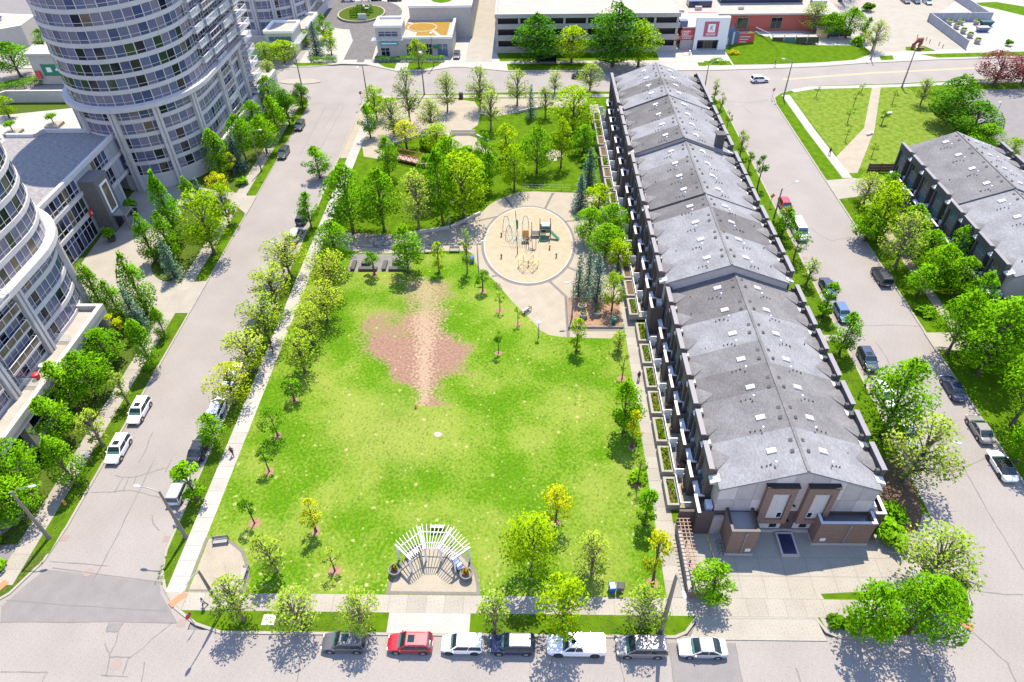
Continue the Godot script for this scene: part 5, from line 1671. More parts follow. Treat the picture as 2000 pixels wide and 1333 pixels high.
	b = MB.new()
	b.box(Vector3(-8.5, 8.4, -40), Vector3(8.7, 8.5, -0.7))
	put("roof", b, M.roof_pale, t)
	b = MB.new()
	b.poly(disc(0, -8.5, 3.3, 4.2, 24), 8.54)
	b.poly(rect(-6, -3.0, -4.4, -1.6), 8.54)
	b.poly(rect(5.6, -3.0, 7.2, -1.6), 8.54)
	put("roof_planting", b, M.grass, t)
	# roundabout
	t = thing("roundabout_planter", "oval raised planter with clipped hedges in the roundabout", "planter", Vector3(-54.2, 0, -236.5))
	b = MB.new()
	b.prism(disc(0, 0, 7.7, 8.6, 32), 0, 0.6)
	put("kerb", b, M.concrete, t)
	b = MB.new()
	b.poly(disc(0, 0, 7.2, 8.1, 32), 0.62)
	put("ground_cover", b, M.ground_cover, t)
	for k in 5: put("hedge", hedge_mesh(8.0 - absf(k - 2) * 1.4, 0.9, 0.9, 40 + k), M.leaf_dark, t, Vector3(0, 0.6, -5 + k * 2.5))
	t = thing("ring_sculpture", "white ring sculpture on a plinth in the roundabout planter", "sculpture", Vector3(-52.6, 0.6, -238))
	b = MB.new()
	b.box(Vector3(-0.7, 0, -0.6), Vector3(0.7, 1.0, 0.6))
	put("plinth", b, M.concrete, t)
	b = MB.new()
	var rp := []
	var rr := []
	for k in 21:
		rp.append(Vector3(sin(0.6 + k * 0.26) * 1.4, 2.7 - cos(0.6 + k * 0.26) * 1.4, 0))
		rr.append(0.3)
	b.tube(rp, rr, 7)
	put("ring", b, M.white, t)
	t = thing("name_stone", "grey entrance name stone among the roundabout hedges", "stone sign", Vector3(-52.6, 0.6, -229.6))
	b = MB.new()
	b.box(Vector3(-1.3, 0, -0.2), Vector3(1.3, 1.7, 0.2))
	put("slab", b, M.ac, t)
	# walled yard at the top right
	for q in [[122.2, -212.4, 23.4, 0.0, "long grey hoarding wall running towards the far street at top right"], [131.4, -225.0, 19.0, PI / 2, "grey blue hoarding wall across the planter yard"], [139.9, -243, 36.0, 0.0, "grey hoarding wall rising to the top right frame edge"]]:
		t = thing("hoarding_wall", q[4], "wall", Vector3(q[0], 0, q[1]), q[3])
		b = MB.new()
		b.box(Vector3(-0.15, 0, -q[2] / 2), Vector3(0.15, 2.5, q[2] / 2))
		put("wall", b, M.grey_block, t)
		for k in int(q[2] / 4.0):
			b = MB.new()
			b.box(Vector3(-0.2, 0, -q[2] / 2 + k * 4.0), Vector3(0.2, 2.55, -q[2] / 2 + k * 4.0 + 0.15))
			put("post", b, M.ac, t)
	var pl := [[127.0, -222.0, "farthest left"], [130.4, -221.9, "back row middle"], [127.4, -218.2, "second along the hoarding"], [127.6, -214.2, "third along the hoarding"], [127.8, -210.4, "fourth along the hoarding"], [127.6, -205.6, "nearest the street"], [135.0, -221.8, "next to the dark skip"]]
	for q in pl:
		t = thing("round_planter", "round pale planter in the walled yard, " + q[2], "planter", Vector3(q[0], 0, q[1]), 0.0, "round pale planters in the walled yard")
		b = MB.new()
		b.lathe(Vector3.ZERO, [Vector2(0.6, 0), Vector2(1.0, 1.1), Vector2(0.88, 1.1), Vector2(0.84, 0.95), Vector2(0, 0.95)], 12)
		put("pot", b, M.concrete_white, t)
		put("plants", shrub_mesh(0.8, 0.6, 120, 90), M.leaf_bed, t, Vector3(0, 1.0, 0))
	for q in [["waste_skip", 133.8, -215.6, "paint_blue", "blue open skip filled with pale rubble in the walled yard", 1.3], ["waste_skip", 137.4, -220.8, "paint_teal", "dark teal skip against the hoarding in the walled yard", 1.9]]:
		t = thing(q[0], q[4], "skip", Vector3(q[1], 0, q[2]))
		b = MB.new()
		var lo := [Vector3(-1.2, 0, 0.8), Vector3(1.2, 0, 0.8), Vector3(1.2, 0, -0.8), Vector3(-1.2, 0, -0.8)]
		var hi := [Vector3(-1.8, 1.4, 1.1), Vector3(1.8, 1.4, 1.1), Vector3(1.8, 1.4, -1.1), Vector3(-1.8, 1.4, -1.1)]
		for k in 4: b.quad(lo[k], lo[(k + 1) % 4], hi[(k + 1) % 4], hi[k])
		put("body", b, M[q[3]], t)
		b = MB.new()
		b.quad(hi[0] * 0.97, hi[1] * 0.97, hi[2] * 0.97, hi[3] * 0.97)
		put("load", b, M.roof_pale if q[5] < 1.5 else M[q[3]], t)
	t = thing("bent_sculpture", "rusty red bent figure sculpture by the parking entrance", "sculpture", Vector3(109, 0, -201.2))
	b = MB.new()
	b.tube([Vector3(-1.4, 0, 0), Vector3(-1.3, 1.3, 0), Vector3(-0.5, 2.5, 0), Vector3(0.4, 2.7, 0), Vector3(0.4, 1.7, 0.2), Vector3(0.0, 0.6, 0.2)], [0.45, 0.55, 0.75, 0.7, 0.5, 0.3], 8)
	b.box(Vector3(0.0, 0, -0.3), Vector3(1.8, 0.5, 0.3))
	put("figure", b, M.rust, t)
	b = MB.new()
	b.prism(pts([-3.4, 0.8, 0.6, 1.6, 4.6, 1.4, 3.0, -2.6, -2.4, -1.8]), 0, 0.06)
	put("lawn_patch", b, M.grass, t)
	for k in 5:
		b = MB.new()
		b.cyl(Vector3.ZERO, Vector3(0, 1.0, 0), 0.09, 0.09, 7)
		tag(put("bollard", b, M.rust, null, Vector3(112.8 + k * 0.9 + (k % 2) * 0.8, 0, -210.4 + k * 2.1)), "slim rusty bollard in the parking entrance, " + ["nearest the bent sculpture", "second from the sculpture", "middle one of five", "fourth from the sculpture", "farthest from the sculpture"][k], "bollard", "slim bollards in the parking entrance")
	# far left solar roof hall, slope and garage entry
	t = thing("hall_building", "pale hall with rows of solar panels on its roof at the far left", "hall", Vector3(-160, 0, -210))
	b = MB.new()
	b.prism(pts([-30, -14, 10.5, -9, 11.5, 1, -24, 26, -60, 26, -60, -14]), 0, 6)
	put("wall", b, M.stone_wall, t)
	b = MB.new()
	b.prism(pts([-30, -13, 8.5, -8.4, 9.5, 0.4, -24, 24, -60, 24, -60, -13]), 6, 6.08)
	put("roof", b, M.roof_pale, t)
	for k in 7:
		for j in 5:
			b = MB.new()
			b.quad(Vector3(-22 + k * 3.7 - j * 3.2, 6.3, -2.6 + j * 3.1), Vector3(-18.8 + k * 3.7 - j * 3.2, 6.3, -2.6 + j * 3.1), Vector3(-18.8 + k * 3.7 - j * 3.2, 7.0, -4.6 + j * 3.1), Vector3(-22 + k * 3.7 - j * 3.2, 7.0, -4.6 + j * 3.1))
			put("solar_panel", b, M.pane_blue, t)
	t = thing("garage_entry", "pale concrete garage entry with a green wall sign behind the far round tower", "garage entry", Vector3(-126, 0, -176))
	b = MB.new()
	b.box(Vector3(-4, 0, -10), Vector3(6, 7.4, -4))
	b.box(Vector3(-4.4, 7.4, -10.4), Vector3(6.4, 8.0, -3.6))
	put("wall", b, M.stone_wall, t)
	b = MB.new()
	b.box(Vector3(-5, 0, 7.4), Vector3(12, 3.0, 8.0))
	b.box(Vector3(11.4, 0, -4), Vector3(12, 3.0, 7.4))
	b.bar(Vector3(-5, 1.5, 7.7), Vector3(-10, 1.5, 15), 0.6, 3.0)
	put("ramp_wall", b, M.stone_wall, t)
	b = MB.new()
	b.box(Vector3(-1.6, 2.2, -3.99), Vector3(4.2, 5.2, -3.9))
	put("wall_sign", b, M.green_plastic, t)
	b = MB.new()
	b.box(Vector3(-0.4, 3.2, -3.9), Vector3(0.9, 4.4, -3.86))
	put("sign_mark", b, M.white_paint, t)
	b = MB.new()
	b.ball(Vector3(2.4, 3.8, -3.9), Vector3(0.5, 0.3, 0.06), 4, 8)
	put("sign_mark", b, M.white_paint, t)
	b = MB.new()
	b.box(Vector3(-3.6, 1.6, -3.6), Vector3(-2.2, 3.6, -3.4))
	put("stop_panel", b, M.sign_red, t)
	sheet("terrace", pts([-138, -158, -100, -168, -100, -140, -112, -130, -140, -130]), 0.03, M.concrete_white, null, "pale paved terrace behind the towers")
	tag(put("ground_cover_slope", hedge_mesh(34, 1.2, 5.0, 61), M.leaf_bed, null, Vector3(-136, 0, -178), 0.62), "overgrown green slope between the far hall and the garage entry", "undergrowth", "", "stuff")
	tag(put("terrace_hedge", hedge_mesh(26, 1.6, 3.6, 62), M.leaf_bed, null, Vector3(-104, 0, -136.5), 0.5), "bright hedge along the terrace behind the lobby building", "hedge")
	for q in [[-120, -150, "left one of two clipped dome trees in square planters"], [-112.4, -154, "right one of two clipped dome trees in square planters"], [-110, -142, "clipped dome tree nearest the lobby roof"]]:
		t = thing("dome_tree", q[2] + " on the pale terrace", "small tree", Vector3(q[0], 0, q[1]))
		b = MB.new()
		b.box(Vector3(-1.6, 0, -1.6), Vector3(1.6, 0.7, 1.6))
		put("planter", b, M.concrete, t)
		b = MB.new()
		b.cyl(Vector3(0, 0.7, 0), Vector3(0, 2.0, 0), 0.12, 0.1, 6)
		put("trunk", b, M.bark, t)
		put("crown", shrub_mesh(1.8, 1.5, 420, 63), M.leaf_bed, t, Vector3(0, 1.7, 0))
	t = thing("sail_canopy", "grey fabric canopy in the hedge behind the lobby roof", "canopy", Vector3(-100, 3.0, -131.5), 0.5)
	b = MB.new()
	b.quad(Vector3(-3.4, 0, 1.6), Vector3(3.4, 0.4, 1.6), Vector3(3.0, 1.6, -1.4), Vector3(-2.6, 1.2, -1.4))
	put("sail", b, M.ac, t)
	b = MB.new()
	for x in [-3.2, 3.2]: b.cyl(Vector3(x, -3, 1.5), Vector3(x, 0.4, 1.5), 0.08, 0.08, 6)
	put("post", b, M.white, t)
	t = thing("terrace_table", "pale stone table with a bench on the terrace beside the near tower", "table", Vector3(-122.5, 0, -145))
	b = MB.new()
	b.box(Vector3(-2.2, 0.7, -1.0), Vector3(2.2, 0.95, 1.0))
	put("tabletop", b, M.concrete_white, t)
	b = MB.new()
	for x in [-1.5, 1.2]: b.box(Vector3(x, 0, -0.6), Vector3(x + 0.3, 0.7, 0.6))
	put("leg", b, M.concrete, t)
	# median, brown fence
	b = MB.new()
	b.prism(disc(0, 0, 5.6, 1.8, 24), -0.12, 0.02)
	tag(put("traffic_island", b, M.concrete, null, Vector3(-60.5, 0, -180.8)), "", "", "", "structure")
	t = thing("timber_fence", "dark brown timber fence between dry lawn and right townhouses", "fence", Vector3(73.4, 0, -130.2))
	for k in 3:
		b = MB.new()
		b.box(Vector3(-3.8, 0.15 + k * 0.62, -0.04), Vector3(3.6, 0.72 + k * 0.62, 0.04))
		put("board", b, M.wood_dark, t)
	for k in 4:
		b = MB.new()
		b.box(Vector3(-3.9 + k * 2.45, 0, -0.08), Vector3(-3.72 + k * 2.45, 2.1, 0.08))
		put("post", b, M.wood_dark, t)

func leaf_mat(r: float, g: float, b: float) -> StandardMaterial3D:
	var m := StandardMaterial3D.new()
	m.resource_name = "leaves"
	m.albedo_color = lin(r, g, b)
	m.vertex_color_use_as_albedo = true
	m.roughness = 0.62
	m.metallic_specular = 0.08
	m.backlight_enabled = true
	m.backlight = Color(0.5, 0.6, 0.14)
	return m

func shrub_mesh(r: float, h: float, count: int, sd: int, flower := Color(0, 0, 0)) -> ArrayMesh:   # a dome of leaves, lumpy
	var g := RandomNumberGenerator.new()
	g.seed = sd
	var b := MB.new()
	var lumps := []
	for k in 9:
		var a := g.randf() * TAU
		lumps.append(Vector3(cos(a) * r * 0.6 * sqrt(g.randf()), h * g.randf_range(0.25, 0.75), sin(a) * r * 0.6 * sqrt(g.randf())))
	for k in count:
		var l: Vector3 = lumps[k % 9]
		var d := Vector3(g.randfn(), absf(g.randfn()) * 0.8, g.randfn()).normalized() * pow(g.randf(), 0.4)
		var p := l + Vector3(d.x * r * 0.5, d.y * h * 0.4, d.z * r * 0.5)
		var tone := Color(0.12, 0.27, 0.008) * g.randf_range(0.7, 1.25)
		if flower.r > 0.0 and g.randf() < 0.8: tone = flower * g.randf_range(0.8, 1.1)
		leaf(b, p, g, 0.2, tone, d)
	return b.mesh()

func hedge_mesh(long: float, h: float, w: float, sd: int) -> ArrayMesh:
	var g := RandomNumberGenerator.new()
	g.seed = sd
	var b := MB.new()
	var n := FastNoiseLite.new()
	n.seed = sd
	n.frequency = 0.35
	for k in int(long * (w + 2 * h) * 34):
		var x := g.randf_range(-0.5, 0.5) * long
		var u := g.randf_range(-1, 1)
		var z := u * w * 0.5
		var top := h * (1.0 + 0.35 * n.get_noise_2d(x, z)) * (1.0 - 0.25 * pow(absf(u), 3))
		var y := top if g.randf() < 0.62 else top * g.randf()
		if y < top * 0.98: z = signf(u) * w * 0.5 * g.randf_range(0.9, 1.05)
		leaf(b, Vector3(x, y, z), g, 0.17, Color(0.11, 0.25, 0.008) * g.randf_range(0.65, 1.3), Vector3(0, 0.6, u))
	return b.mesh()

const KINDS := {   # crown base, shape, density, leaf tones from dark to light, clumps, name, category
	"maple": [0.16, "egg", 3.3, Color(0.072, 0.185, 0.005), Color(0.165, 0.37, 0.008), 34, "leafy_tree", "tree"],
	"dark": [0.12, "egg", 3.8, Color(0.03, 0.105, 0.007), Color(0.085, 0.23, 0.01), 44, "leafy_tree", "tree"],
	"yellow": [0.18, "egg", 2.5, Color(0.15, 0.26, 0.004), Color(0.28, 0.43, 0.006), 34, "lime_leaved_tree", "tree"],
	"sparse": [0.2, "egg", 1.5, Color(0.16, 0.25, 0.018), Color(0.3, 0.4, 0.045), 46, "open_crowned_tree", "tree"],
	"locust": [0.26, "wide", 1.9, Color(0.17, 0.27, 0.012), Color(0.31, 0.4, 0.03), 44, "pale_leaved_tree", "tree"],
	"gold": [0.24, "egg", 1.7, Color(0.27, 0.31, 0.006), Color(0.42, 0.45, 0.012), 26, "golden_tree", "tree"],
	"round": [0.4, "egg", 2.2, Color(0.045, 0.13, 0.006), Color(0.125, 0.28, 0.01), 14, "small_round_tree", "small tree"],
	"sapling": [0.42, "egg", 1.1, Color(0.13, 0.22, 0.012), Color(0.24, 0.34, 0.03), 12, "sapling", "sapling"],
	"column": [0.05, "column", 3.3, Color(0.065, 0.175, 0.006), Color(0.15, 0.34, 0.008), 40, "columnar_tree", "tree"],
	"cone": [0.04, "cone", 2.8, Color(0.085, 0.24, 0.006), Color(0.17, 0.4, 0.01), 50, "feathery_tree", "tree"],
	"spruce": [0.03, "spruce", 3.0, Color(0.045, 0.1, 0.07), Color(0.2, 0.29, 0.22), 0, "blue_spruce", "spruce"],
	"burgundy": [0.2, "wide", 2.6, Color(0.08, 0.016, 0.02), Color(0.19, 0.05, 0.05), 34, "burgundy_tree", "tree"],
}
var tree_protos := {}
var leaf_mats := []

func girth(shape: String, t: float) -> float:
	match shape:
		"egg": return pow(sin(PI * pow(clampf(t, 0.02, 0.985), 0.78)), 0.62)
		"wide": return pow(sin(PI * pow(clampf(t * 0.86 + 0.07, 0.0, 1.0), 1.1)), 0.55)
		"column": return pow(sin(PI * pow(clampf(t, 0.02, 0.985), 0.62)), 0.7)
		"cone": return clampf(pow(1.0 - t, 0.8) * minf(1.0, t * 6 + 0.3), 0.04, 1.0)
	return 1.0 - t

func tree_proto(kind: String, size: int, variant: int) -> Array:
	var key := "%s%d%d" % [kind, size, variant]
	if tree_protos.has(key): return tree_protos[key]
	var k: Array = KINDS[kind]
	var g := RandomNumberGenerator.new()
	g.seed = hash(key)
	var r: float = [1.1, 2.2, 3.6][size]
	var h: float = {"column": [6.0, 9.5, 12.0], "spruce": [5.0, 8.4, 10.0], "round": [4.6, 5.4, 7.0], "sapling": [4.0, 5.5, 7.0]}.get(kind, [5.4, 8.0, 11.0])[size]
	if kind == "column" or kind == "spruce": r = [1.2, 1.8, 2.3][size]
	var ls: float = [0.13, 0.17, 0.205][size]
	var y0: float = h * k[0]
	var hc: float = h - y0
	var tr := MB.new()
	var cr := MB.new()
	var lean := Vector3(g.randf_range(-0.04, 0.04), 0, g.randf_range(-0.04, 0.04)) * h
	var stem := 0.022 * h + 0.03
	tr.tube([Vector3.ZERO, Vector3(0, 0.12, 0), Vector3(0, y0 * 0.7 + 0.3, 0) + lean * 0.3, Vector3(0, y0 + hc * 0.45, 0) + lean * 0.7, Vector3(0, y0 + hc * 0.85, 0) + lean], [stem * 1.5, stem, stem * 0.8, stem * 0.45, stem * 0.12], 7)
	if kind == "spruce":
		var tiers: int = [14, 18, 22][size]
		for i in tiers:
			var t := (i + 0.4) / tiers
			var rad: float = r * pow(1.0 - t, 0.85) + 0.12
			var n := int(7 + 9 * (1.0 - t))
			for j in n:
				var a := TAU * (j + g.randf_range(-0.3, 0.3)) / n + i * 0.7
				var len: float = rad * g.randf_range(0.72, 1.12)
				var dir := Vector3(cos(a), -0.32 + 0.5 * t, sin(a))
				for s in int(5 + 10 * (1.0 - t)):
					var u := g.randf_range(0.15, 1.0)
					var p := Vector3(0, y0 + hc * t * 0.98 + 0.25, 0) + dir * len * u + Vector3(g.randfn() * 0.09, g.randfn() * 0.07 + 0.12 * u * u, g.randfn() * 0.09)
					var tone: Color = k[3].lerp(k[4], clampf(u * u * g.randf_range(0.4, 1.2), 0.0, 1.0))
					leaf(cr, p, g, ls * 0.78, tone, Vector3(cos(a), 0.55, sin(a)))
	else:
		var clumps := []
		var num: int = int(k[5] * [0.5, 0.85, 1.15][size])
		for i in num:
			var t := g.randf_range(0.05, 0.97)
			var a := i * 2.4 + g.randf_range(-0.5, 0.5)
			var rad: float = r * girth(k[1], t) * sqrt(g.randf_range(0.12, 0.95))
			var p := Vector3(cos(a) * rad, y0 + hc * t, sin(a) * rad) + lean * t
			clumps.append([p, g.randf_range(0.7, 1.25), g.randf_range(0.0, 1.0)])
			if (kind in ["sparse", "locust", "sapling"] or i % 2 == 0) and rad > 0.25:
				var from := Vector3(0, y0 + hc * maxf(0.0, t * 0.75 - 0.16), 0) + lean * t * 0.6
				var mid := from.lerp(p, 0.55) + Vector3(0, 0.05 * hc, 0)
				tr.tube([from, mid, p], [stem * 0.36, stem * 0.22, stem * 0.06], 5, false)
				if kind in ["sparse", "locust"]:
					for w in 3: tr.tube([mid.lerp(p, 0.3 + 0.2 * w), p + Vector3(g.randfn(), g.randfn() * 0.8 + 0.3, g.randfn()) * r * 0.22], [stem * 0.12, stem * 0.03], 4, false)
		var total := int(k[2] * PI * r * hc * 0.5 / (1.1 * ls * ls))
		var mid_y := y0 + hc * 0.45
		for i in total:
			var q: Array = clumps[g.randi() % num]
			var spread: float = r * (0.23 if k[1] != "column" else 0.34) * q[1]
			var d := Vector3(g.randfn(), g.randfn() * 0.72, g.randfn())
			if d.length() > 2.1: d = d.normalized() * 2.1
			var p: Vector3 = q[0] + d * spread
			var t: float = (p.y - y0) / hc
			if t < -0.03 or t > 1.06: continue
			var lim: float = r * girth(k[1], clampf(t, 0.02, 0.98)) * 1.12 + 0.12
			var flat := Vector2(p.x, p.z)
			if flat.length() > lim: p = Vector3(p.x * lim / flat.length(), p.y, p.z * lim / flat.length())
			var tone: Color = k[3].lerp(k[4], clampf(q[2] * 0.6 + g.randf() * 0.55 - 0.05, 0.0, 1.0))
			var out := Vector3(p.x / r, (p.y - mid_y) / (hc * 0.5), p.z / r) * 0.7 + d.normalized() * 0.4
			leaf(cr, p, g, ls * g.randf_range(0.75, 1.2), tone, out)
	tree_protos[key] = [tr.mesh(), cr.mesh(), r, h]
	return tree_protos[key]

func tree(kind: String, x: float, z: float, h: float, r: float, label: String) -> void:
	var k: Array = KINDS[kind]
	var narrow := kind == "column" or kind == "spruce"
	var size := 0 if r < (1.5 if narrow else 1.7) else 1 if r < (2.1 if narrow else 2.9) else 2
	var g := RandomNumberGenerator.new()
	g.seed = hash(label)
	var p := tree_proto(kind, size, g.randi() % 2)
	var t := thing(k[6], label, k[7], Vector3(x, 0, z), 0.0, {"sparse": "see-through spring trees", "spruce": "blue spruces", "column": "columnar trees by the towers", "locust": "pale yellow trees along the left street", "sapling": "young saplings", "burgundy": "burgundy trees"}.get(kind, "leafy trees"))
	var s := Vector3(r / p[2], h / p[3], r / p[2])
	var o := put("trunk", p[0], M.bark if kind != "sparse" else M.bark_pale, t)
	o.scale = s
	o.rotation.y = g.randf() * TAU
	var c := put("crown", p[1], leaf_mats[g.randi() % 3], t)
	c.scale = s
	c.rotation.y = o.rotation.y
	if kind in ["sapling", "round", "gold"] and z > -110.0 and x < 20.0 and x > -40.0:
		var b := MB.new()
		b.poly(rounded(disc(0, 0, g.randf_range(0.5, 0.8), g.randf_range(0.5, 0.8), 9), 1), 0.03)
		var m := struct("mulch_ring", b, M.mulch, null, "ring of pale mulch round a young tree")
		m.position = Vector3(x, 0, z)

func build_trees() -> void:
	tree("sparse", -29.9, -34.0, 7.7, 2.06, "thin pale green street tree beside the near-left street corner lamp")
	tree("sparse", -23.6, -33.3, 6.7, 2.36, "airy street tree on the bottom verge beside the white utility cover")
	tree("sparse", -16.9, -33.0, 7.5, 1.98, "small leafy street tree on the bottom verge just left of the concrete pad")
	tree("sparse", -3.4, -33.0, 7.6, 1.57, "small leafy street tree on the bottom verge just right of the concrete pad")
	tree("yellow", 3.4, -32.9, 10.7, 2.43, "round lime green tree over the white pickup truck")
	tree("sparse", 11.7, -33.7, 8.1, 2.18, "see-through street tree on the bottom verge behind the brown minivan")
	tree("maple", 19.5, -37.0, 6.2, 2.06, "small bright green tree at the near end of the brown brick trellis wall")
	tree("maple", 33.8, -33.3, 9.1, 2.58, "left one of two bright green trees on the traffic island by the townhouse plaza")
	tree("maple", 39.2, -33.4, 9.6, 3.22, "right one of two bright green trees on the traffic island, beside the red ramp tile")
	tree("sparse", 42.4, -38.4, 9.7, 3.91, "wide open-branched tree behind the traffic island, bare limbs showing through")
	tree("sparse", -27.9, -39.6, 7.2, 1.59, "pale lime young tree on the lawn near the left paved corner")
	tree("gold", -24.7, -44.7, 6.0, 1.22, "small golden-leaved young tree on the near left of the lawn")
	tree("sapling", -21.4, -39.7, 4.1, 0.95, "almost bare sapling in a pink mulch ring left of the pergola")
	tree("gold", 3.3, -46.1, 6.9, 1.74, "yellow-green young tree on the lawn right of the pergola, behind the big lime tree")
	tree("yellow", 0.4, -39.7, 11.0, 2.98, "big lime tree on the near lawn between pergola and waste bins")
	tree("sparse", 7.1, -39.8, 7.2, 2.01, "airy pale tree on the lawn behind the blue recycling bin")
	tree("maple", 13.6, -46.0, 6.7, 1.21, "small green tree on the lawn edge opposite the last patio of the row")
	tree("gold", 13.6, -38.6, 10.3, 1.42, "sparse yellow tree at the near right corner of the lawn by the footpath")
	tree("sapling", 13.5, -51.8, 5.5, 0.92, "bare-stemmed sapling beside the townhouse footpath with a low shrub behind")
	tree("gold", 13.4, -57.6, 6.9, 1.15, "thin yellowish tree leaning over the townhouse footpath")
	tree("maple", 12.6, -60.1, 9.3, 2.14, "bushy green tree overhanging the townhouse footpath by the standing walker")
	tree("sapling", 13.4, -70.0, 4.8, 0.86, "slender bare sapling where the plaza path meets the townhouse footpath")
	tree("yellow", 7.2, -75.8, 6.3, 1.26, "slim lime young tree alone on the lawn below the mulch bed")
	tree("sparse", 13.4, -76.0, 4.0, 1.13, "small pale tree between the mulch bed and the townhouse footpath")
	tree("round", -7.5, -90.4, 4.3, 1.12, "small dark green lollipop tree on the lawn left of the pink bike")
	tree("sapling", -4.5, -85.3, 3.8, 0.73, "tiny sapling beside the plaza edge above the park bench")
	tree("round", -4.4, -75.3, 4.6, 0.60, "tiny stick sapling alone on the lawn between dirt patch and plaza")
	tree("sapling", -1.6, -82.0, 3.3, 0.63, "tiny sapling beside the bench on the plaza edge")
	tree("sparse", -10.4, -95.4, 8.8, 1.10, "slim pale tree by the blue bin at the left of the playground")
	tree("yellow", -15.2, -95.4, 6.3, 1.20, "slim lime tree between the big tree and the playground path")
	tree("round", -26.3, -95.1, 4.8, 1.55, "small round green tree in front of the striped seating plaza")
	tree("maple", -20.5, -95.5, 9.2, 2.80, "large green tree casting a round shadow at the top of the dirt patch")
	tree("round", -32.2, -45.7, 5.3, 0.82, "nearest small dark tree of the row on the left edge of the lawn")
	tree("round", -32.6, -53.3, 4.1, 0.89, "second small tree from the near end of the left lawn row")
	tree("round", -33.1, -59.1, 5.1, 1.72, "third tree from the near end of the left lawn row, bright round crown")
	tree("round", -32.5, -65.5, 3.9, 1.26, "fourth tree from the near end of the left lawn row, small and green")
	tree("locust", -32.4, -71.1, 7.1, 2.46, "pale yellow clear-trunked tree, fifth from the near end of the left lawn row")
	tree("locust", -32.7, -77.1, 7.2, 2.49, "pale yellow tree of the left lawn row, next beyond the clear-trunked one")
	tree("locust", -31.6, -82.6, 6.9, 3.07, "yellow-green tree midway along the left lawn row")
	tree("locust", -32.7, -89.5, 8.2, 3.37, "full yellow-green tree of the left lawn row just below the striped plaza")
	tree("maple", -33.0, -97.0, 9.1, 3.01, "bright green tree at the left edge of the striped seating plaza")
	tree("maple", -40.2, -49.0, 7.2, 1.63, "bright green street tree over the silver car parked nearest the left corner")
	tree("maple", -40.5, -57.3, 5.8, 1.76, "bright green street tree between the black car and the white car")
	tree("gold", -40.5, -64.9, 7.0, 2.97, "orange-yellow street tree on the left verge above the white parked car")
	tree("locust", -39.9, -71.1, 7.5, 2.75, "yellow-green street tree on the left verge, next beyond the orange-yellow one")
	tree("locust", -39.3, -77.5, 8.5, 3.17, "pale yellow street tree on the left verge over a hidden dark car")
	tree("locust", -40.4, -85.3, 8.5, 2.87, "pale street tree on the left verge with a forked dark trunk")
	tree("locust", -40.5, -94.2, 7.8, 3.48, "pale yellow street tree next to the mid-street lamp post")
	tree("maple", -40.5, -109.4, 7.5, 1.96, "small bright tree beside the dark parked car at the park entrance")
	tree("maple", -32.3, -107.8, 13.2, 4.35, "tall bright green tree at the left park edge above the entrance path")
	tree("maple", -43.3, -128.9, 6.6, 2.72, "bright green street tree by the upper left sidewalk")
	tree("maple", -26.7, -108.5, 12.3, 3.47, "large bright green tree shading the striped seating plaza")
	tree("sparse", -20.2, -108.3, 12.0, 3.83, "tall pale see-through tree between two dense trees behind the park lamp")
	tree("yellow", -12.3, -112.7, 13.8, 4.92, "large yellow-green tree left of the playground circle")
	tree("maple", -15.9, -110.2, 15.0, 2.74, "dense green tree behind the park lamp at the plaza wall")
	tree("maple", -28.8, -128.5, 9.0, 2.17, "narrow green tree standing at the left end of the red footbridge")
	tree("yellow", -36.1, -157.1, 8.3, 2.63, "bright young tree at the top left park corner beside the tall lamp")
	tree("maple", -35.9, -147.3, 7.5, 2.17, "small bright tree on the pale paving at the upper left of the park")
	tree("sparse", -27.9, -155.0, 12.7, 3.04, "tall thin pale tree by the top street, leftmost of the see-through row")
	tree("sparse", -30.6, -148.0, 8.8, 3.65, "broad pale tree on the upper paving left of the golden tree")
	tree("sparse", -22.3, -151.1, 7.3, 3.25, "pale thin tree left of the park steps")
	tree("sparse", -19.6, -160.9, 9.7, 2.90, "tall pale cone-shaped tree by the top street, second of the see-through row")
	tree("sparse", -11.7, -162.0, 10.4, 3.27, "tall pale tree by the top street above the park steps")
	tree("sparse", -8.7, -151.0, 9.3, 2.54, "pale tree behind the low wall right of the park steps")
	tree("sparse", -2.8, -164.3, 8.8, 2.82, "pale tree by the top street left of the dark blue spruce")
	tree("gold", -26.9, -141.7, 6.4, 2.89, "golden yellow round tree near the upper left paving")
	tree("yellow", -19.8, -138.9, 7.1, 3.07, "yellow-green tree in front of the park steps")
	tree("maple", -8.8, -131.9, 8.2, 2.10, "dark green narrow tree beside the winding park path")
	tree("yellow", -4.6, -136.4, 8.1, 2.47, "yellow-green tree in the middle of the upper park")
	tree("spruce", 0.6, -157.2, 8.0, 1.67, "small dark blue spruce in the upper park")
	tree("sparse", 4.0, -157.7, 7.4, 2.03, "pale tree right beside the small dark blue spruce")
	tree("yellow", 10.0, -148.7, 11.0, 5.21, "large bright lime tree near the far end of the townhouse footpath")
	tree("sparse", 6.5, -171.0, 5.7, 1.91, "thin sapling-like tree by the top street right of the small spruce")
	tree("sparse", 15.5, -173.1, 6.8, 3.32, "pale tree by the top street beside the far townhouse end")
	tree("maple", 11.9, -138.7, 6.5, 2.83, "dense green tree beside the footpath below the large lime tree")
	tree("yellow", 6.8, -132.9, 10.7, 2.09, "tall narrow yellow-green tree in the middle of the right upper park")
	tree("maple", 1.7, -130.5, 9.8, 3.32, "tall dense green tree in the centre of the upper park")
	tree("yellow", -2.8, -123.0, 10.0, 2.99, "yellow-green tree right behind the playground plaza fence")
	tree("maple", -16.0, -128.0, 8.7, 3.60, "dense green tree right of the red footbridge")
	tree("maple", -11.4, -120.8, 8.8, 3.46, "dense bright tree behind the large yellow-green tree")
	tree("maple", -19.2, -118.3, 10.1, 2.72, "green tree below the red footbridge")
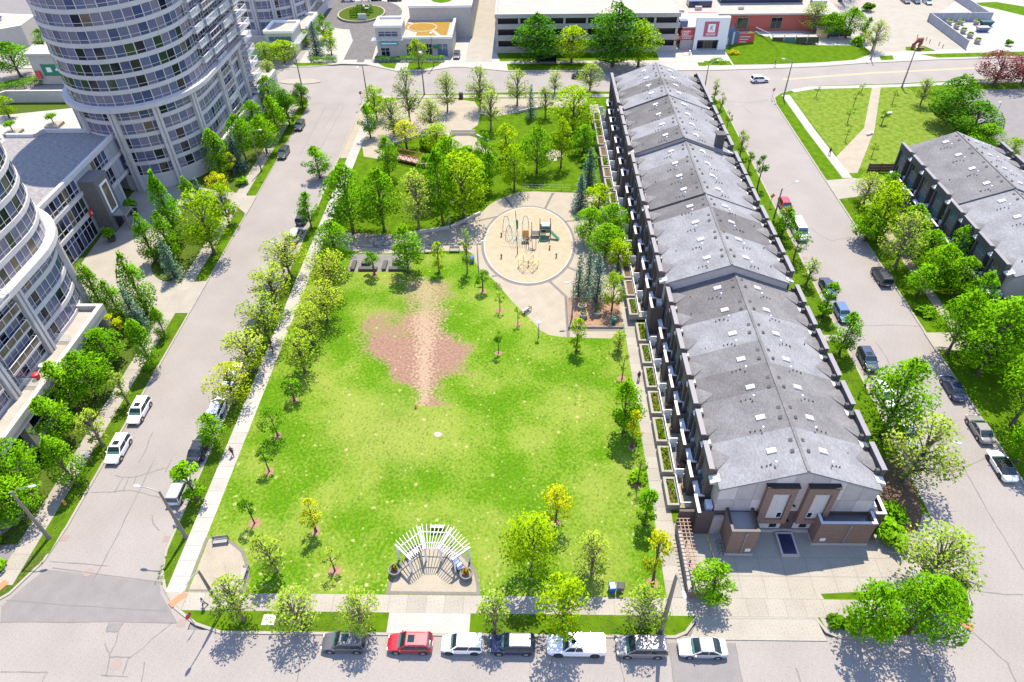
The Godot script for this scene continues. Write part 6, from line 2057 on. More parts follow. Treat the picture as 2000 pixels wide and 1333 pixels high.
	tree("maple", -7.9, -123.4, 8.0, 2.21, "green tree at the upper left corner of the playground plaza")
	tree("spruce", 12.2, -125.3, 8.2, 2.12, "blue spruce beside the footpath, farther of the pair above the playground")
	tree("spruce", 9.9, -115.7, 7.7, 2.30, "blue spruce beside the footpath, nearer of the pair above the playground")
	tree("yellow", 13.3, -115.3, 5.7, 2.70, "pale lime tree between the blue spruces and the clipped trees")
	tree("maple", 11.1, -105.3, 6.5, 2.99, "bright clipped tree on the left of the block beside the playground")
	tree("maple", 15.2, -106.7, 6.3, 3.01, "bright clipped tree on the right of the block beside the playground")
	tree("maple", 13.5, -100.2, 6.4, 3.25, "bright clipped tree at the near end of the block beside the playground")
	tree("yellow", 15.3, -96.4, 6.2, 2.14, "lime tree beside the footpath just beyond the three tall spruces")
	tree("spruce", 8.2, -89.1, 8.0, 1.30, "left one of three tall blue spruces above the mulch bed")
	tree("spruce", 9.9, -91.1, 7.5, 1.32, "rear one of three tall blue spruces above the mulch bed")
	tree("spruce", 10.9, -87.6, 9.6, 2.00, "largest and nearest of three tall blue spruces above the mulch bed")
	tree("yellow", 13.3, -85.4, 7.7, 1.74, "lime tree beside the footpath next to the three tall spruces")
	tree("column", -67.5, -83.8, 10.4, 1.58, "columnar green tree nearest the near tower, left of a pair at the driveway")
	tree("column", -64.8, -83.3, 7.4, 1.75, "columnar green tree of the driveway pair, shorter and right")
	tree("column", -61.2, -84.6, 11.5, 2.05, "tallest columnar green tree on the near side of the driveway")
	tree("column", -56.1, -78.9, 5.8, 1.08, "slim leaning columnar tree at the kerb by the driveway mouth")
	tree("column", -55.2, -72.0, 9.4, 1.67, "columnar green tree by the sidewalk below the driveway")
	tree("spruce", -60.1, -80.1, 9.1, 1.77, "grey-blue spruce between columnar trees below the driveway")
	tree("gold", -63.6, -79.2, 3.9, 1.56, "low yellowish tree beside the near tower terrace corner")
	tree("maple", -61.8, -72.7, 6.4, 2.73, "bright broad tree against the near terrace, farthest of its row")
	tree("maple", -60.7, -66.1, 8.1, 3.07, "bright broad tree against the near terrace, second from its far end")
	tree("maple", -62.4, -63.7, 8.5, 2.39, "bright tree close to the near terrace wall in the middle of the row")
	tree("maple", -61.2, -58.2, 7.7, 2.42, "bright tree against the near terrace above the dark gap")
	tree("sparse", -55.7, -57.1, 6.9, 1.63, "thin vase-shaped tree on the left verge beside the nearer white SUV")
	tree("sparse", -55.6, -64.7, 6.4, 1.25, "thin vase-shaped tree on the left verge beside the farther white SUV")
	tree("maple", -61.6, -49.9, 9.3, 2.90, "large bright tree at the bottom left against the terrace")
	tree("column", -56.1, -51.2, 9.1, 1.71, "leaning columnar tree on the left verge near the bottom left lamp")
	tree("maple", -60.3, -46.4, 6.7, 3.08, "bright leafy tree behind the bottom left lamp post")
	tree("cone", -64.5, -105.5, 13.5, 3.42, "tall bright feathery tree at the back of the driveway island")
	tree("column", -66.9, -119.1, 5.4, 1.30, "small columnar tree behind the driveway island next to a grey spruce")
	tree("spruce", -64.9, -119.7, 4.9, 1.30, "small grey spruce at the back right of the driveway island")
	tree("yellow", -56.0, -101.1, 13.1, 4.02, "big yellow-green tree on the kerb side of the driveway island")
	tree("column", -65.5, -98.7, 9.5, 1.84, "columnar green tree on the left of the driveway island")
	tree("column", -62.6, -99.3, 9.5, 1.84, "columnar green tree in the middle of the driveway island")
	tree("spruce", -60.3, -94.0, 8.2, 1.96, "grey-blue spruce at the near tip of the driveway island")
	tree("gold", -61.7, -121.3, 5.2, 2.12, "yellow shrub-like tree between driveway island and far tower")
	tree("yellow", -56.4, -110.7, 8.7, 2.45, "lime tree at the far kerb end of the driveway island")
	tree("column", -64.6, -130.5, 9.9, 2.51, "tall columnar green tree at the corner of the far tower terrace")
	tree("spruce", -61.3, -132.3, 7.6, 2.34, "grey-blue spruce beside the far tower terrace corner")
	tree("gold", -61.4, -129.4, 5.4, 1.05, "small bronze shrub at the foot of the grey-blue spruce")
	tree("maple", -60.7, -135.5, 10.4, 3.22, "bright green tree of the far terrace row, nearest the camera")
	tree("maple", -57.5, -139.7, 8.4, 3.08, "bright green tree of the far terrace row beside the sidewalk")
	tree("maple", -61.6, -147.3, 8.4, 3.20, "bright tree of the far terrace row tight to the parapet")
	tree("maple", -57.1, -147.8, 9.3, 2.74, "bright tree in the middle of the far terrace row by the kerb")
	tree("dark", -56.1, -153.7, 8.6, 2.71, "dark green tree of the far terrace row over the small dark car")
	tree("dark", -55.4, -163.5, 6.2, 2.11, "dark green tree at the far end of the terrace row")
	tree("maple", -62.8, -163.0, 7.9, 2.96, "bright tree at the far corner of the tower terrace")
	tree("sparse", -67.8, -178.8, 6.2, 2.52, "pale tree by the median of the cross street")
	tree("sparse", 45.6, -167.0, 5.3, 1.12, "thin nearly bare sapling nearest the top street on the right verge")
	tree("sparse", 44.6, -156.4, 6.2, 1.06, "second thin bare sapling along the right verge from the top street")
	tree("sapling", 44.7, -148.8, 5.5, 0.80, "third thin bare sapling along the right verge")
	tree("sparse", 45.2, -137.2, 6.2, 1.29, "bare sapling with a mulch ring beside the far townhouses")
	tree("round", 45.6, -131.5, 4.1, 1.05, "small green sapling, upper of two close together on the right verge")
	tree("round", 45.6, -123.7, 7.2, 1.30, "small green cone-crowned tree on the right verge, lower of two close together")
	tree("maple", 45.6, -106.3, 6.0, 2.09, "small bright tree on the right verge beside the white van")
	tree("round", 45.9, -99.3, 5.5, 2.00, "dark round tree on the right verge at the near end of the white van")
	tree("sparse", 45.9, -92.1, 5.4, 1.49, "pale thin tree on the right verge beyond the blue cars")
	tree("maple", 46.1, -83.9, 6.5, 1.49, "bright tree on the right verge between two blue parked cars")
	tree("maple", 45.9, -75.5, 7.3, 1.98, "bright tree on the right verge above the navy minivan")
	tree("sapling", 47.3, -69.0, 3.5, 0.85, "tiny green sapling on the right verge below the navy minivan")
	tree("maple", 46.0, -59.5, 13.1, 3.95, "large full tree leaning over the right road kerb")
	tree("sparse", 46.1, -52.2, 11.4, 3.97, "large fan-shaped open tree beside the curved lamp near the townhouse corner")
	tree("maple", 61.2, -55.4, 9.4, 2.45, "bright leafy tree at the right frame edge over the white car")
	tree("maple", 63.8, -61.7, 14.3, 3.48, "big bright tree at the right frame edge behind the black sedan")
	tree("maple", 63.9, -71.1, 12.6, 4.34, "large green tree with a dark trunk behind the blue sedan")
	tree("maple", 61.5, -75.4, 11.0, 3.24, "green tree by the driveway gap on the right side of the right road")
	tree("maple", 67.4, -74.6, 10.4, 4.65, "very bright broad tree in front of the right townhouse end wall")
	tree("maple", 67.9, -83.2, 9.0, 2.15, "small bright tree close to the right townhouses")
	tree("maple", 68.8, -89.3, 7.2, 2.66, "bright tree against the right townhouses above the grey SUV")
	tree("maple", 62.6, -89.0, 6.1, 2.42, "small green tree on the kerb behind the grey SUV")
	tree("maple", 66.4, -91.7, 7.8, 2.94, "green tree between kerb and right townhouses, mid row")
	tree("maple", 70.3, -95.7, 8.8, 2.01, "narrow bright tree against the right townhouse bays")
	tree("sparse", 62.4, -97.1, 10.5, 3.78, "tall pale tree on the right verge with a slanting trunk")
	tree("maple", 72.1, -103.6, 6.5, 1.59, "small bright tree by the right townhouse wall, farther one")
	tree("maple", 60.3, -105.3, 6.2, 2.87, "bushy green tree on the right verge casting shade on the road")
	tree("yellow", 62.4, -105.9, 11.2, 3.72, "yellow-green tree with a bare trunk on the right verge")
	tree("sparse", 64.7, -118.1, 6.3, 3.19, "palest tree at the far end of the right verge by the driveway")
	tree("maple", 69.1, -119.1, 5.8, 2.34, "bright tree in front of the first bay of the right townhouses")
	tree("maple", 67.0, -97.4, 6.8, 2.98, "dense green tree behind the pale slanting tree")
	tree("maple", 66.6, -103.9, 7.7, 2.66, "green tree beside the walk of the right townhouses")
	tree("sapling", 70.8, -168.2, 3.0, 0.75, "tiny sapling in the triangular lawn near its top left corner")
	tree("sapling", 82.7, -170.8, 2.7, 0.76, "tiny sapling in the triangular lawn beside the top of its path")
	tree("sapling", 78.1, -162.9, 3.8, 0.73, "tiny bare sapling in the middle of the triangular lawn")
	tree("sapling", 73.6, -153.8, 3.7, 0.82, "tiny sapling left of the path in the triangular lawn")
	tree("sapling", 87.9, -164.3, 3.7, 0.80, "tiny sapling right of the path in the triangular lawn")
	tree("round", 81.1, -152.9, 3.3, 0.93, "small leafy sapling right of the path in the triangular lawn")
	tree("sapling", 70.0, -144.5, 2.9, 0.56, "tiny sapling near the lower left of the triangular lawn")
	tree("sapling", 73.0, -137.0, 3.4, 0.76, "small sapling in front of the brown fence by the right townhouses")
	tree("sparse", 94.1, -163.3, 6.5, 2.30, "pale multi-stemmed tree at the right of the triangular lawn")
	tree("dark", 96.1, -152.8, 10.8, 5.02, "large dark green tree right of the triangular lawn")
	tree("dark", 97.6, -146.2, 7.9, 4.78, "large dark green tree behind the right townhouses")
	tree("maple", 97.7, -140.8, 5.3, 3.49, "bright tree behind the right townhouse roof")
	tree("yellow", 102.0, -137.2, 4.1, 2.15, "pale shrub tree at the right edge behind the right townhouses")
	tree("burgundy", 117.6, -175.5, 7.5, 5.34, "burgundy-leaved tree beside the parking lot at top right")
	tree("burgundy", 124.8, -176.0, 6.8, 3.83, "burgundy-leaved tree cut by the right frame edge")
	tree("sparse", 96.0, -200.0, 8.0, 3.24, "pale tree in front of the entrance at top right")
	tree("maple", 96.2, -207.4, 6.6, 1.74, "small green tree beside the brick building corner")
	tree("maple", 92.5, -211.0, 8.0, 4.12, "bright tree in front of the long brick wall, right one")
	tree("maple", 87.5, -211.1, 6.7, 3.54, "bright tree in front of the long brick wall, left one")
	tree("sparse", 83.7, -214.7, 8.9, 4.02, "pale yellowish tall tree in front of the brick wall")
	tree("dark", 2.7, -194.0, 11.9, 6.35, "large dark green tree in front of the parking garage, left one")
	tree("yellow", 11.7, -193.0, 9.7, 4.55, "yellow-green tree in front of the parking garage between two dark trees")
	tree("dark", 22.7, -189.8, 15.5, 7.25, "largest dark green tree in front of the parking garage")
	tree("yellow", 29.6, -189.6, 11.7, 5.41, "yellow-green tree at the right end of the parking garage")
	tree("yellow", -29.8, -189.2, 7.9, 2.47, "lime street tree in front of the small retail building")
	tree("spruce", -60.2, -199.9, 9.2, 2.86, "dark pine in the planting left of the roundabout driveway")
	tree("yellow", -56.1, -199.9, 6.6, 2.30, "bright tree right of the dark pine by the driveway")
	tree("maple", -60.5, -211.8, 7.4, 2.71, "green tree behind the dark pine by the driveway")
	tree("yellow", -64.8, -206.7, 4.6, 1.48, "small lime tree left of the dark pine")
	tree("yellow", -73.4, -194.6, 5.5, 3.26, "lime broad shrub in front of the rear tower, left one")
	tree("yellow", -68.2, -194.5, 5.8, 4.24, "lime broad shrub in front of the rear tower, right one")
	tree("maple", -30.4, -230.0, 5.4, 1.92, "small dark shrub tree beside the roundabout")
	tree("maple", -138.1, -185.3, 8.9, 5.05, "bright tree on the slope behind the towers at far left")
	tree("maple", -142.2, -205.8, 5.7, 2.53, "bright shrub tree between far left wall and far tower")
	tree("yellow", -126.3, -159.0, 5.3, 2.46, "lime tree on the terrace behind the near tower")
	# clipped hedges
	for q in [[-57.2, -194.8, 7.4, 1.2, 1.4, "clipped hedge left of the roundabout driveway"], [-33.0, -194.7, 19.4, 1.3, 1.5, "long clipped hedge in front of the shop building"]]:
		tag(put("hedge", hedge_mesh(q[2], q[3], q[4], int(q[2])), leaf_mats[0], null, Vector3(q[0], 0, q[1])), q[5], "hedge")
	var sh := [[41.4, -44.2, 2.1, 1.9, "largest lime shrub at the near right corner of the townhouses"], [42.6, -47.4, 1.7, 1.6, "lime shrub beside the curved lamp"], [40.2, -51.5, 1.5, 1.5, "round lime shrub against the nearest townhouse block"], [40.6, -58.0, 1.6, 2.4, "tall shrub against the east wall opposite the leaning tree"], [40.4, -62.4, 1.6, 2.2, "shrub on the east wall, second from the leaning tree"], [40.8, -66.6, 1.5, 2.0, "shrub on the east wall beside the hidden white car"], [40.3, -70.6, 1.5, 1.8, "shrub on the east wall below the navy minivan"], [40.2, -75.0, 1.4, 1.6, "shrub on the east wall next to the short walk"], [40.0, -112, 1.4, 1.6, "shrub on the east wall by the middle block"], [40.4, -122, 1.5, 1.5, "shrub on the east wall by the chimney"], [40.6, -138, 1.6, 1.4, "lime shrub on the far east wall"], [40.8, -150, 1.6, 1.4, "lime shrub at the far end of the east wall"], [41.0, -160, 1.5, 1.4, "last lime shrub before the far street"],
		[46.0, -38.4, 1.2, 1.8, "dark shrub at the bollard of the traffic island"], [44.6, -36.4, 1.3, 1.7, "olive shrub beside the red ramp tile"], [31.8, -34.4, 1.0, 0.9, "dark low shrub at the left tip of the traffic island"], [-62.6, -56.0, 1.5, 1.3, "low shrub in the dark gap of the near terrace"], [-61.6, -42.0, 1.3, 1.2, "shrub beside the gravel bed"], [-59.6, -39.4, 1.2, 0.9, "purple flowering shrub at the bottom left edge"],
		[-62.4, -97.2, 1.5, 1.1, "low shrub at the near tip of the driveway island"], [-64.4, -103, 1.7, 1.3, "shrub in the left of the driveway island"], [-61.2, -108, 1.7, 1.5, "shrub in the middle of the driveway island"], [-58.9, -126.2, 1.4, 1.2, "shrub at the foot of the yellow trees by the far tower"], [-22.4, -124.5, 2.4, 2.2, "broad bush below the footbridge"], [-13.0, -137.0, 2.4, 2.0, "broad bush beside the park steps landing"], [-22.6, -142.2, 2.2, 2.0, "dark bush between the golden and the yellow-green trees"], [-1.6, -141, 1.8, 1.5, "bush beside the paved spot in the upper park"], [7.4, -143, 2.0, 1.7, "bush under the large lime tree"], [12.8, -133.6, 2.0, 2.2, "round bush beside the footpath above the spruces"], [13.6, -52.6, 1.3, 1.0, "low green shrub beside the bare-stemmed sapling"], [13.2, -62.4, 1.4, 1.1, "shrub at the foot of the bushy overhanging tree"],
		[69.6, -87.0, 1.6, 1.5, "shrub by the porch of the nearer right townhouses"], [69.2, -92.6, 1.4, 1.2, "shrub before the third bay of the right townhouses"], [62.4, -84.6, 1.6, 1.2, "low shrub by the driveway gap on the right"], [135.5, -203.4, 1.2, 1.4, "yellow-green shrub at the yard fence"], [93.0, -204, 2.0, 2.4, "shrub under the pale tree by the parking entrance"], [107.5, -236, 2.2, 2.2, "dark shrub by the tall pines at the top"]]
	for i in sh.size():
		var q: Array = sh[i]
		var s := put("shrub", cached("shrub%d" % (i % 4), shrub_mesh.bind(1.0, 1.0, 430, 300 + i % 4)), leaf_mats[i % 3] if not "dark" in q[4] else M.leaf_dark, null, Vector3(q[0], 0.0, q[1]), i * 1.3)
		s.scale = Vector3(q[2], q[3], q[2])
		tag(s, q[4], "shrub", "shrubs along walls and beds")
	# grass tufts: nobody could count them
	var b := MB.new()
	for k in 5:
		var a := k * 1.3
		var d := Vector3(cos(a), 0, sin(a))
		b.col = Color(0.8 + 0.1 * k, 0.8 + 0.1 * k, 0.8)
		b.tri(d * 0.05 - d.cross(Vector3.UP) * 0.05, d * 0.05 + d.cross(Vector3.UP) * 0.05, d * 0.16 + Vector3(0, 0.13, 0))
	var mm := MultiMesh.new()
	mm.transform_format = MultiMesh.TRANSFORM_3D
	mm.use_colors = true
	mm.mesh = b.mesh()
	var spots := []
	var areas := [[-37.2, -64, 14.7, -37.2, 3600], [-37.2, -94, -25, -64, 800], [-9, -78, 14.7, -64, 900], [-36.5, -34.9, 15.5, -32.9, 1300], [-41.1, -95, -39.5, -38, 1500], [-56.5, -84, -54.8, -40, 1200], [44, -110, 47.2, -60, 1500]]
	for q in areas:
		for k in q[4]:
			var x := rng.randf_range(q[0], q[2])
			var z := rng.randf_range(q[1], q[3])
			if z > -35 and x > -15 and x < -5.6: continue
			if z > -44 and x > -16 and x < -4.6: continue
			if z > -44 and x < -30.6 and x > -37.3: continue
			spots.append(Vector3(x, 0.0, z))
	mm.instance_count = spots.size()
	for i in spots.size():
		var s := rng.randf_range(0.35, 0.95)
		mm.set_instance_transform(i, Transform3D(Basis(Vector3.UP, rng.randf() * TAU).scaled(Vector3(s, s, s)), spots[i]))
		var u := rng.randf()
		mm.set_instance_color(i, Color(0.085, 0.165, 0.007).lerp(Color(0.19, 0.23, 0.04), u))
	var mi := MultiMeshInstance3D.new()
	mi.name = "grass_tufts"
	mi.multimesh = mm
	var gm := mat("grass_blade", 1, 1, 1, 0.9)
	gm.vertex_color_use_as_albedo = true
	mi.material_override = gm
	add_child(mi)
	tag(mi, "tufts of longer grass in the lawn and verges", "grass", "", "stuff")

var car_cache := {}

func round_ring(w: float, y0: float, y1: float, z: float, r := 0.13) -> Array:   # a rounded upright section, counter-clockwise seen from +z
	r = minf(r, (y1 - y0) * 0.45)
	var p := []
	for q in [[w, y0, -PI / 2], [w, y1, 0.0], [-w, y1, PI / 2], [-w, y0, PI]]:
		var c := Vector2(q[0] - signf(q[0]) * r, q[1] + (r if q[1] == y0 else -r))
		for k in 4:
			var a: float = q[2] + PI / 2 * k / 3.0
			p.append(Vector3(c.x + r * cos(a), c.y + r * sin(a), z))
	return p

func flat_ring(w: float, z0: float, z1: float, y: float, r := 0.14) -> Array:   # a rounded level section, counter-clockwise seen from above
	var p := []
	for q in [[w, z1, 0.0], [w, z0, 1.0], [-w, z0, 2.0], [-w, z1, 3.0]]:
		var c := Vector2(q[0] - signf(q[0]) * r, q[1] + (r if q[1] == z0 else -r))
		for k in 4:
			var a: float = -PI / 2 + PI / 2 * (q[2] + k / 3.0)
			p.append(Vector3(c.x + r * cos(a), y, c.y - r * sin(a)))
	return p

const CARS := {   # length, half width, height, belt, bonnet height, cabin base rear/front, roof rear/front, tail height, wheel positions
	"suv": [4.6, 0.93, 1.68, 1.04, 1.0, -2.2, 1.15, -1.9, 0.4, 1.02, -1.38, 1.36],
	"hatch": [4.25, 0.9, 1.56, 1.0, 0.96, -2.02, 1.2, -1.75, 0.42, 1.0, -1.28, 1.28],
	"boxy": [4.2, 0.91, 1.62, 1.02, 0.98, -2.06, 1.15, -1.98, 0.5, 1.02, -1.25, 1.3],
	"sedan": [4.86, 0.92, 1.45, 0.93, 0.92, -1.75, 1.22, -0.95, 0.35, 0.98, -1.4, 1.4],
	"minivan": [5.1, 0.98, 1.76, 1.06, 1.0, -2.5, 1.6, -2.3, 0.75, 1.08, -1.5, 1.5],
	"van": [5.6, 1.0, 2.3, 1.25, 1.15, -2.76, 1.75, -2.7, 1.2, 1.25, -1.7, 1.75],
	"pickup": [5.9, 1.0, 1.92, 1.2, 1.14, -0.75, 1.35, -0.55, 0.75, 1.16, -1.85, 1.8],
}

func car_parts(kind: String) -> Dictionary:
	if car_cache.has(kind): return car_cache[kind]
	var c: Array = CARS[kind]
	var L: float = c[0] / 2
	var w: float = c[1]
	var H: float = c[2]
	var belt: float = c[3]
	var hood: float = c[4]
	var d := {}
	var b := MB.new()
	var rings := []
	for s in [[-L, 0.74, 0.5, c[9] - 0.24], [-L + 0.06, 0.88, 0.38, c[9] - 0.08], [-L + 0.35, 0.96, 0.3, c[9]], [-L + 0.9, 1.0, 0.25, belt], [-0.2, 1.0, 0.24, belt], [c[6] - 0.25, 1.0, 0.24, belt], [c[6] + 0.12, 0.99, 0.25, hood], [L - 0.5, 0.95, 0.28, hood - 0.1], [L - 0.14, 0.87, 0.34, hood - 0.2], [L, 0.72, 0.42, hood - 0.36]]:
		rings.append(round_ring(w * s[1], s[2], s[3], s[0]))
	b.loft(rings)
	if kind == "pickup":   # bed walls above the tub
		for s in [-1, 1]: b.box(Vector3(s * 0.98, 0.8, -L + 0.12), Vector3(s * 0.86, 1.27, -0.8))
		b.box(Vector3(-0.86, 0.8, -L + 0.04), Vector3(0.86, 1.25, -L + 0.16))
	d.body = b.mesh()
	b = MB.new()
	b.loft([flat_ring(w * 0.94, c[5], c[6], belt - 0.06), flat_ring(w * 0.9, lerpf(c[5], c[7], 0.45), lerpf(c[6], c[8], 0.5), lerpf(belt, H, 0.5)), flat_ring(w * 0.78, c[7] + 0.02, c[8] - 0.02, H - 0.07)])
	d.cabin = b.mesh()
	b = MB.new()
	b.loft([flat_ring(w * 0.81, c[7] - 0.05, c[8] + 0.03, H - 0.12), flat_ring(w * 0.79, c[7] - 0.03, c[8], H - 0.04), flat_ring(w * 0.72, c[7] + 0.08, c[8] - 0.1, H)])
	for s in [-1, 1]:   # pillars in body colour
		for q in [[c[6] - 0.06, c[8], 0.1], [c[5] + 0.06, c[7] + 0.02, 0.16]]:
			b.bar(Vector3(s * w * 0.91, belt - 0.05, q[0]), Vector3(s * w * 0.8, H - 0.08, q[1]), 0.1, q[2])
		b.bar(Vector3(s * w * 0.945, belt - 0.05, (c[5] + c[6]) * 0.5 - 0.1), Vector3(s * w * 0.8, H - 0.08, (c[7] + c[8]) * 0.5 - 0.1), 0.06, 0.1)
	if kind == "suv" or kind == "minivan":
		for s in [-1, 1]: b.bar(Vector3(s * w * 0.68, H + 0.03, c[7] + 0.25), Vector3(s * w * 0.68, H + 0.03, c[8] - 0.35), 0.05, 0.05)
	d.roof = b.mesh()
	b = MB.new()
	b.quad(Vector3(-w * 0.8, belt + 0.02, c[6] + 0.005), Vector3(w * 0.8, belt + 0.02, c[6] + 0.005), Vector3(w * 0.7, H - 0.14, c[8] + 0.05), Vector3(-w * 0.7, H - 0.14, c[8] + 0.05))
	d.windscreen = b.mesh()
	b = MB.new()
	b.quad(Vector3(w * 0.78, belt + 0.04, c[5] - 0.01), Vector3(-w * 0.78, belt + 0.04, c[5] - 0.01), Vector3(-w * 0.68, H - 0.14, c[7] - 0.05), Vector3(w * 0.68, H - 0.14, c[7] - 0.05))
	d.rear_window = b.mesh()
	b = MB.new()
	b.box(Vector3(-w * 0.42, H + 0.002, c[8] - 0.95), Vector3(w * 0.42, H + 0.014, c[8] - 0.25))
	d.sunroof = b.mesh()
	b = MB.new()
	var wr: float = 0.34 if kind in ["sedan", "hatch", "boxy"] else 0.37 if kind != "pickup" else 0.42
	b.cyl(Vector3(-0.12, 0, 0), Vector3(0.12, 0, 0), wr, wr, 14)
	d.wheel = b.mesh()
	d.radius = wr
	b = MB.new()
	b.cyl(Vector3(0.11, 0, 0), Vector3(0.135, 0, 0), wr * 0.64, wr * 0.58, 10)
	d.rim = b.mesh()
	b = MB.new()
	b.cyl(Vector3(-0.1, 0, 0), Vector3(0.085, 0, 0), wr + 0.09, wr + 0.09, 16)
	d.arch = b.mesh()
	b = MB.new()
	b.loft([round_ring(0.17, -0.07, 0.07, -0.13, 0.05), round_ring(0.15, -0.05, 0.06, 0.06, 0.05)])
	d.light = b.mesh()
	b = MB.new()
	b.loft([round_ring(0.1, -0.06, 0.07, -0.05, 0.04), round_ring(0.08, -0.05, 0.05, 0.07, 0.04)])
	d.mirror = b.mesh()
	b = MB.new()
	b.box(Vector3(-0.26, -0.06, 0), Vector3(0.26, 0.06, 0.02))
	d.plate = b.mesh()
	b = MB.new()
	b.box(Vector3(-w * 0.62, 0.36, L - 0.1), Vector3(w * 0.62, 0.58, L + 0.006))
	d.grille = b.mesh()
	if kind == "pickup":
		b = MB.new()
		for k in 7: b.box(Vector3(-0.86, 1.2, -L + 0.18 + k * 0.3), Vector3(0.86, 1.29, -L + 0.44 + k * 0.3))
		d.cover = b.mesh()
	car_cache[kind] = d
	return d

func car(kind: String, paint: String, x: float, z: float, turn: float, label: String, sunroof := false, dark_roof := false) -> void:
	var d := car_parts(kind)
	var c: Array = CARS[kind]
	var L: float = c[0] / 2
	var w: float = c[1]
	var t := thing("pickup_truck" if kind == "pickup" else "parked_van" if kind == "van" else "parked_car", label, {"pickup": "pickup truck", "van": "van", "minivan": "minivan"}.get(kind, "car"), Vector3(x, -0.12, z), turn, "cars parked along the kerbs")
	put("body", d.body, M[paint], t)
	put("cabin", d.cabin, M.car_glass, t)
	put("roof", d.roof, M[paint] if not dark_roof else M.paint_black, t)
	put("windscreen", d.windscreen, M.screen_glass, t)
	put("rear_window", d.rear_window, M.car_glass, t)
	if sunroof: put("sunroof", d.sunroof, M.car_glass, t)
	for s in [-1, 1]:
		for zz in [c[10], c[11]]:
			put("wheel_arch", d.arch, M.black, t, Vector3(s * (w - 0.08), d.radius, zz), 0.0 if s > 0 else PI)
			var o := put("wheel", d.wheel, M.tyre, t, Vector3(s * (w - 0.1), d.radius, zz), 0.0 if s > 0 else PI)
			put("rim", d.rim, M.rim if paint != "paint_white" or kind == "suv" else M.rim_dark, o)
		put("headlight", d.light, M.lamp_clear, t, Vector3(s * w * 0.66, c[4] - 0.3, L - 0.09))
		put("taillight", d.light, M.lamp_red, t, Vector3(s * w * 0.72, c[9] - 0.26, -L + 0.1), PI)
		put("mirror", d.mirror, M[paint], t, Vector3(s * (w + 0.1), c[3] + 0.06, c[6] - 0.32))
	put("grille", d.grille, M.black, t)
	put("number_plate", d.plate, M.plate, t, Vector3(0, 0.62, -L - 0.02), 0.0)
	if d.has("cover"): put("bed_cover", d.cover, M.paint_silver, t)

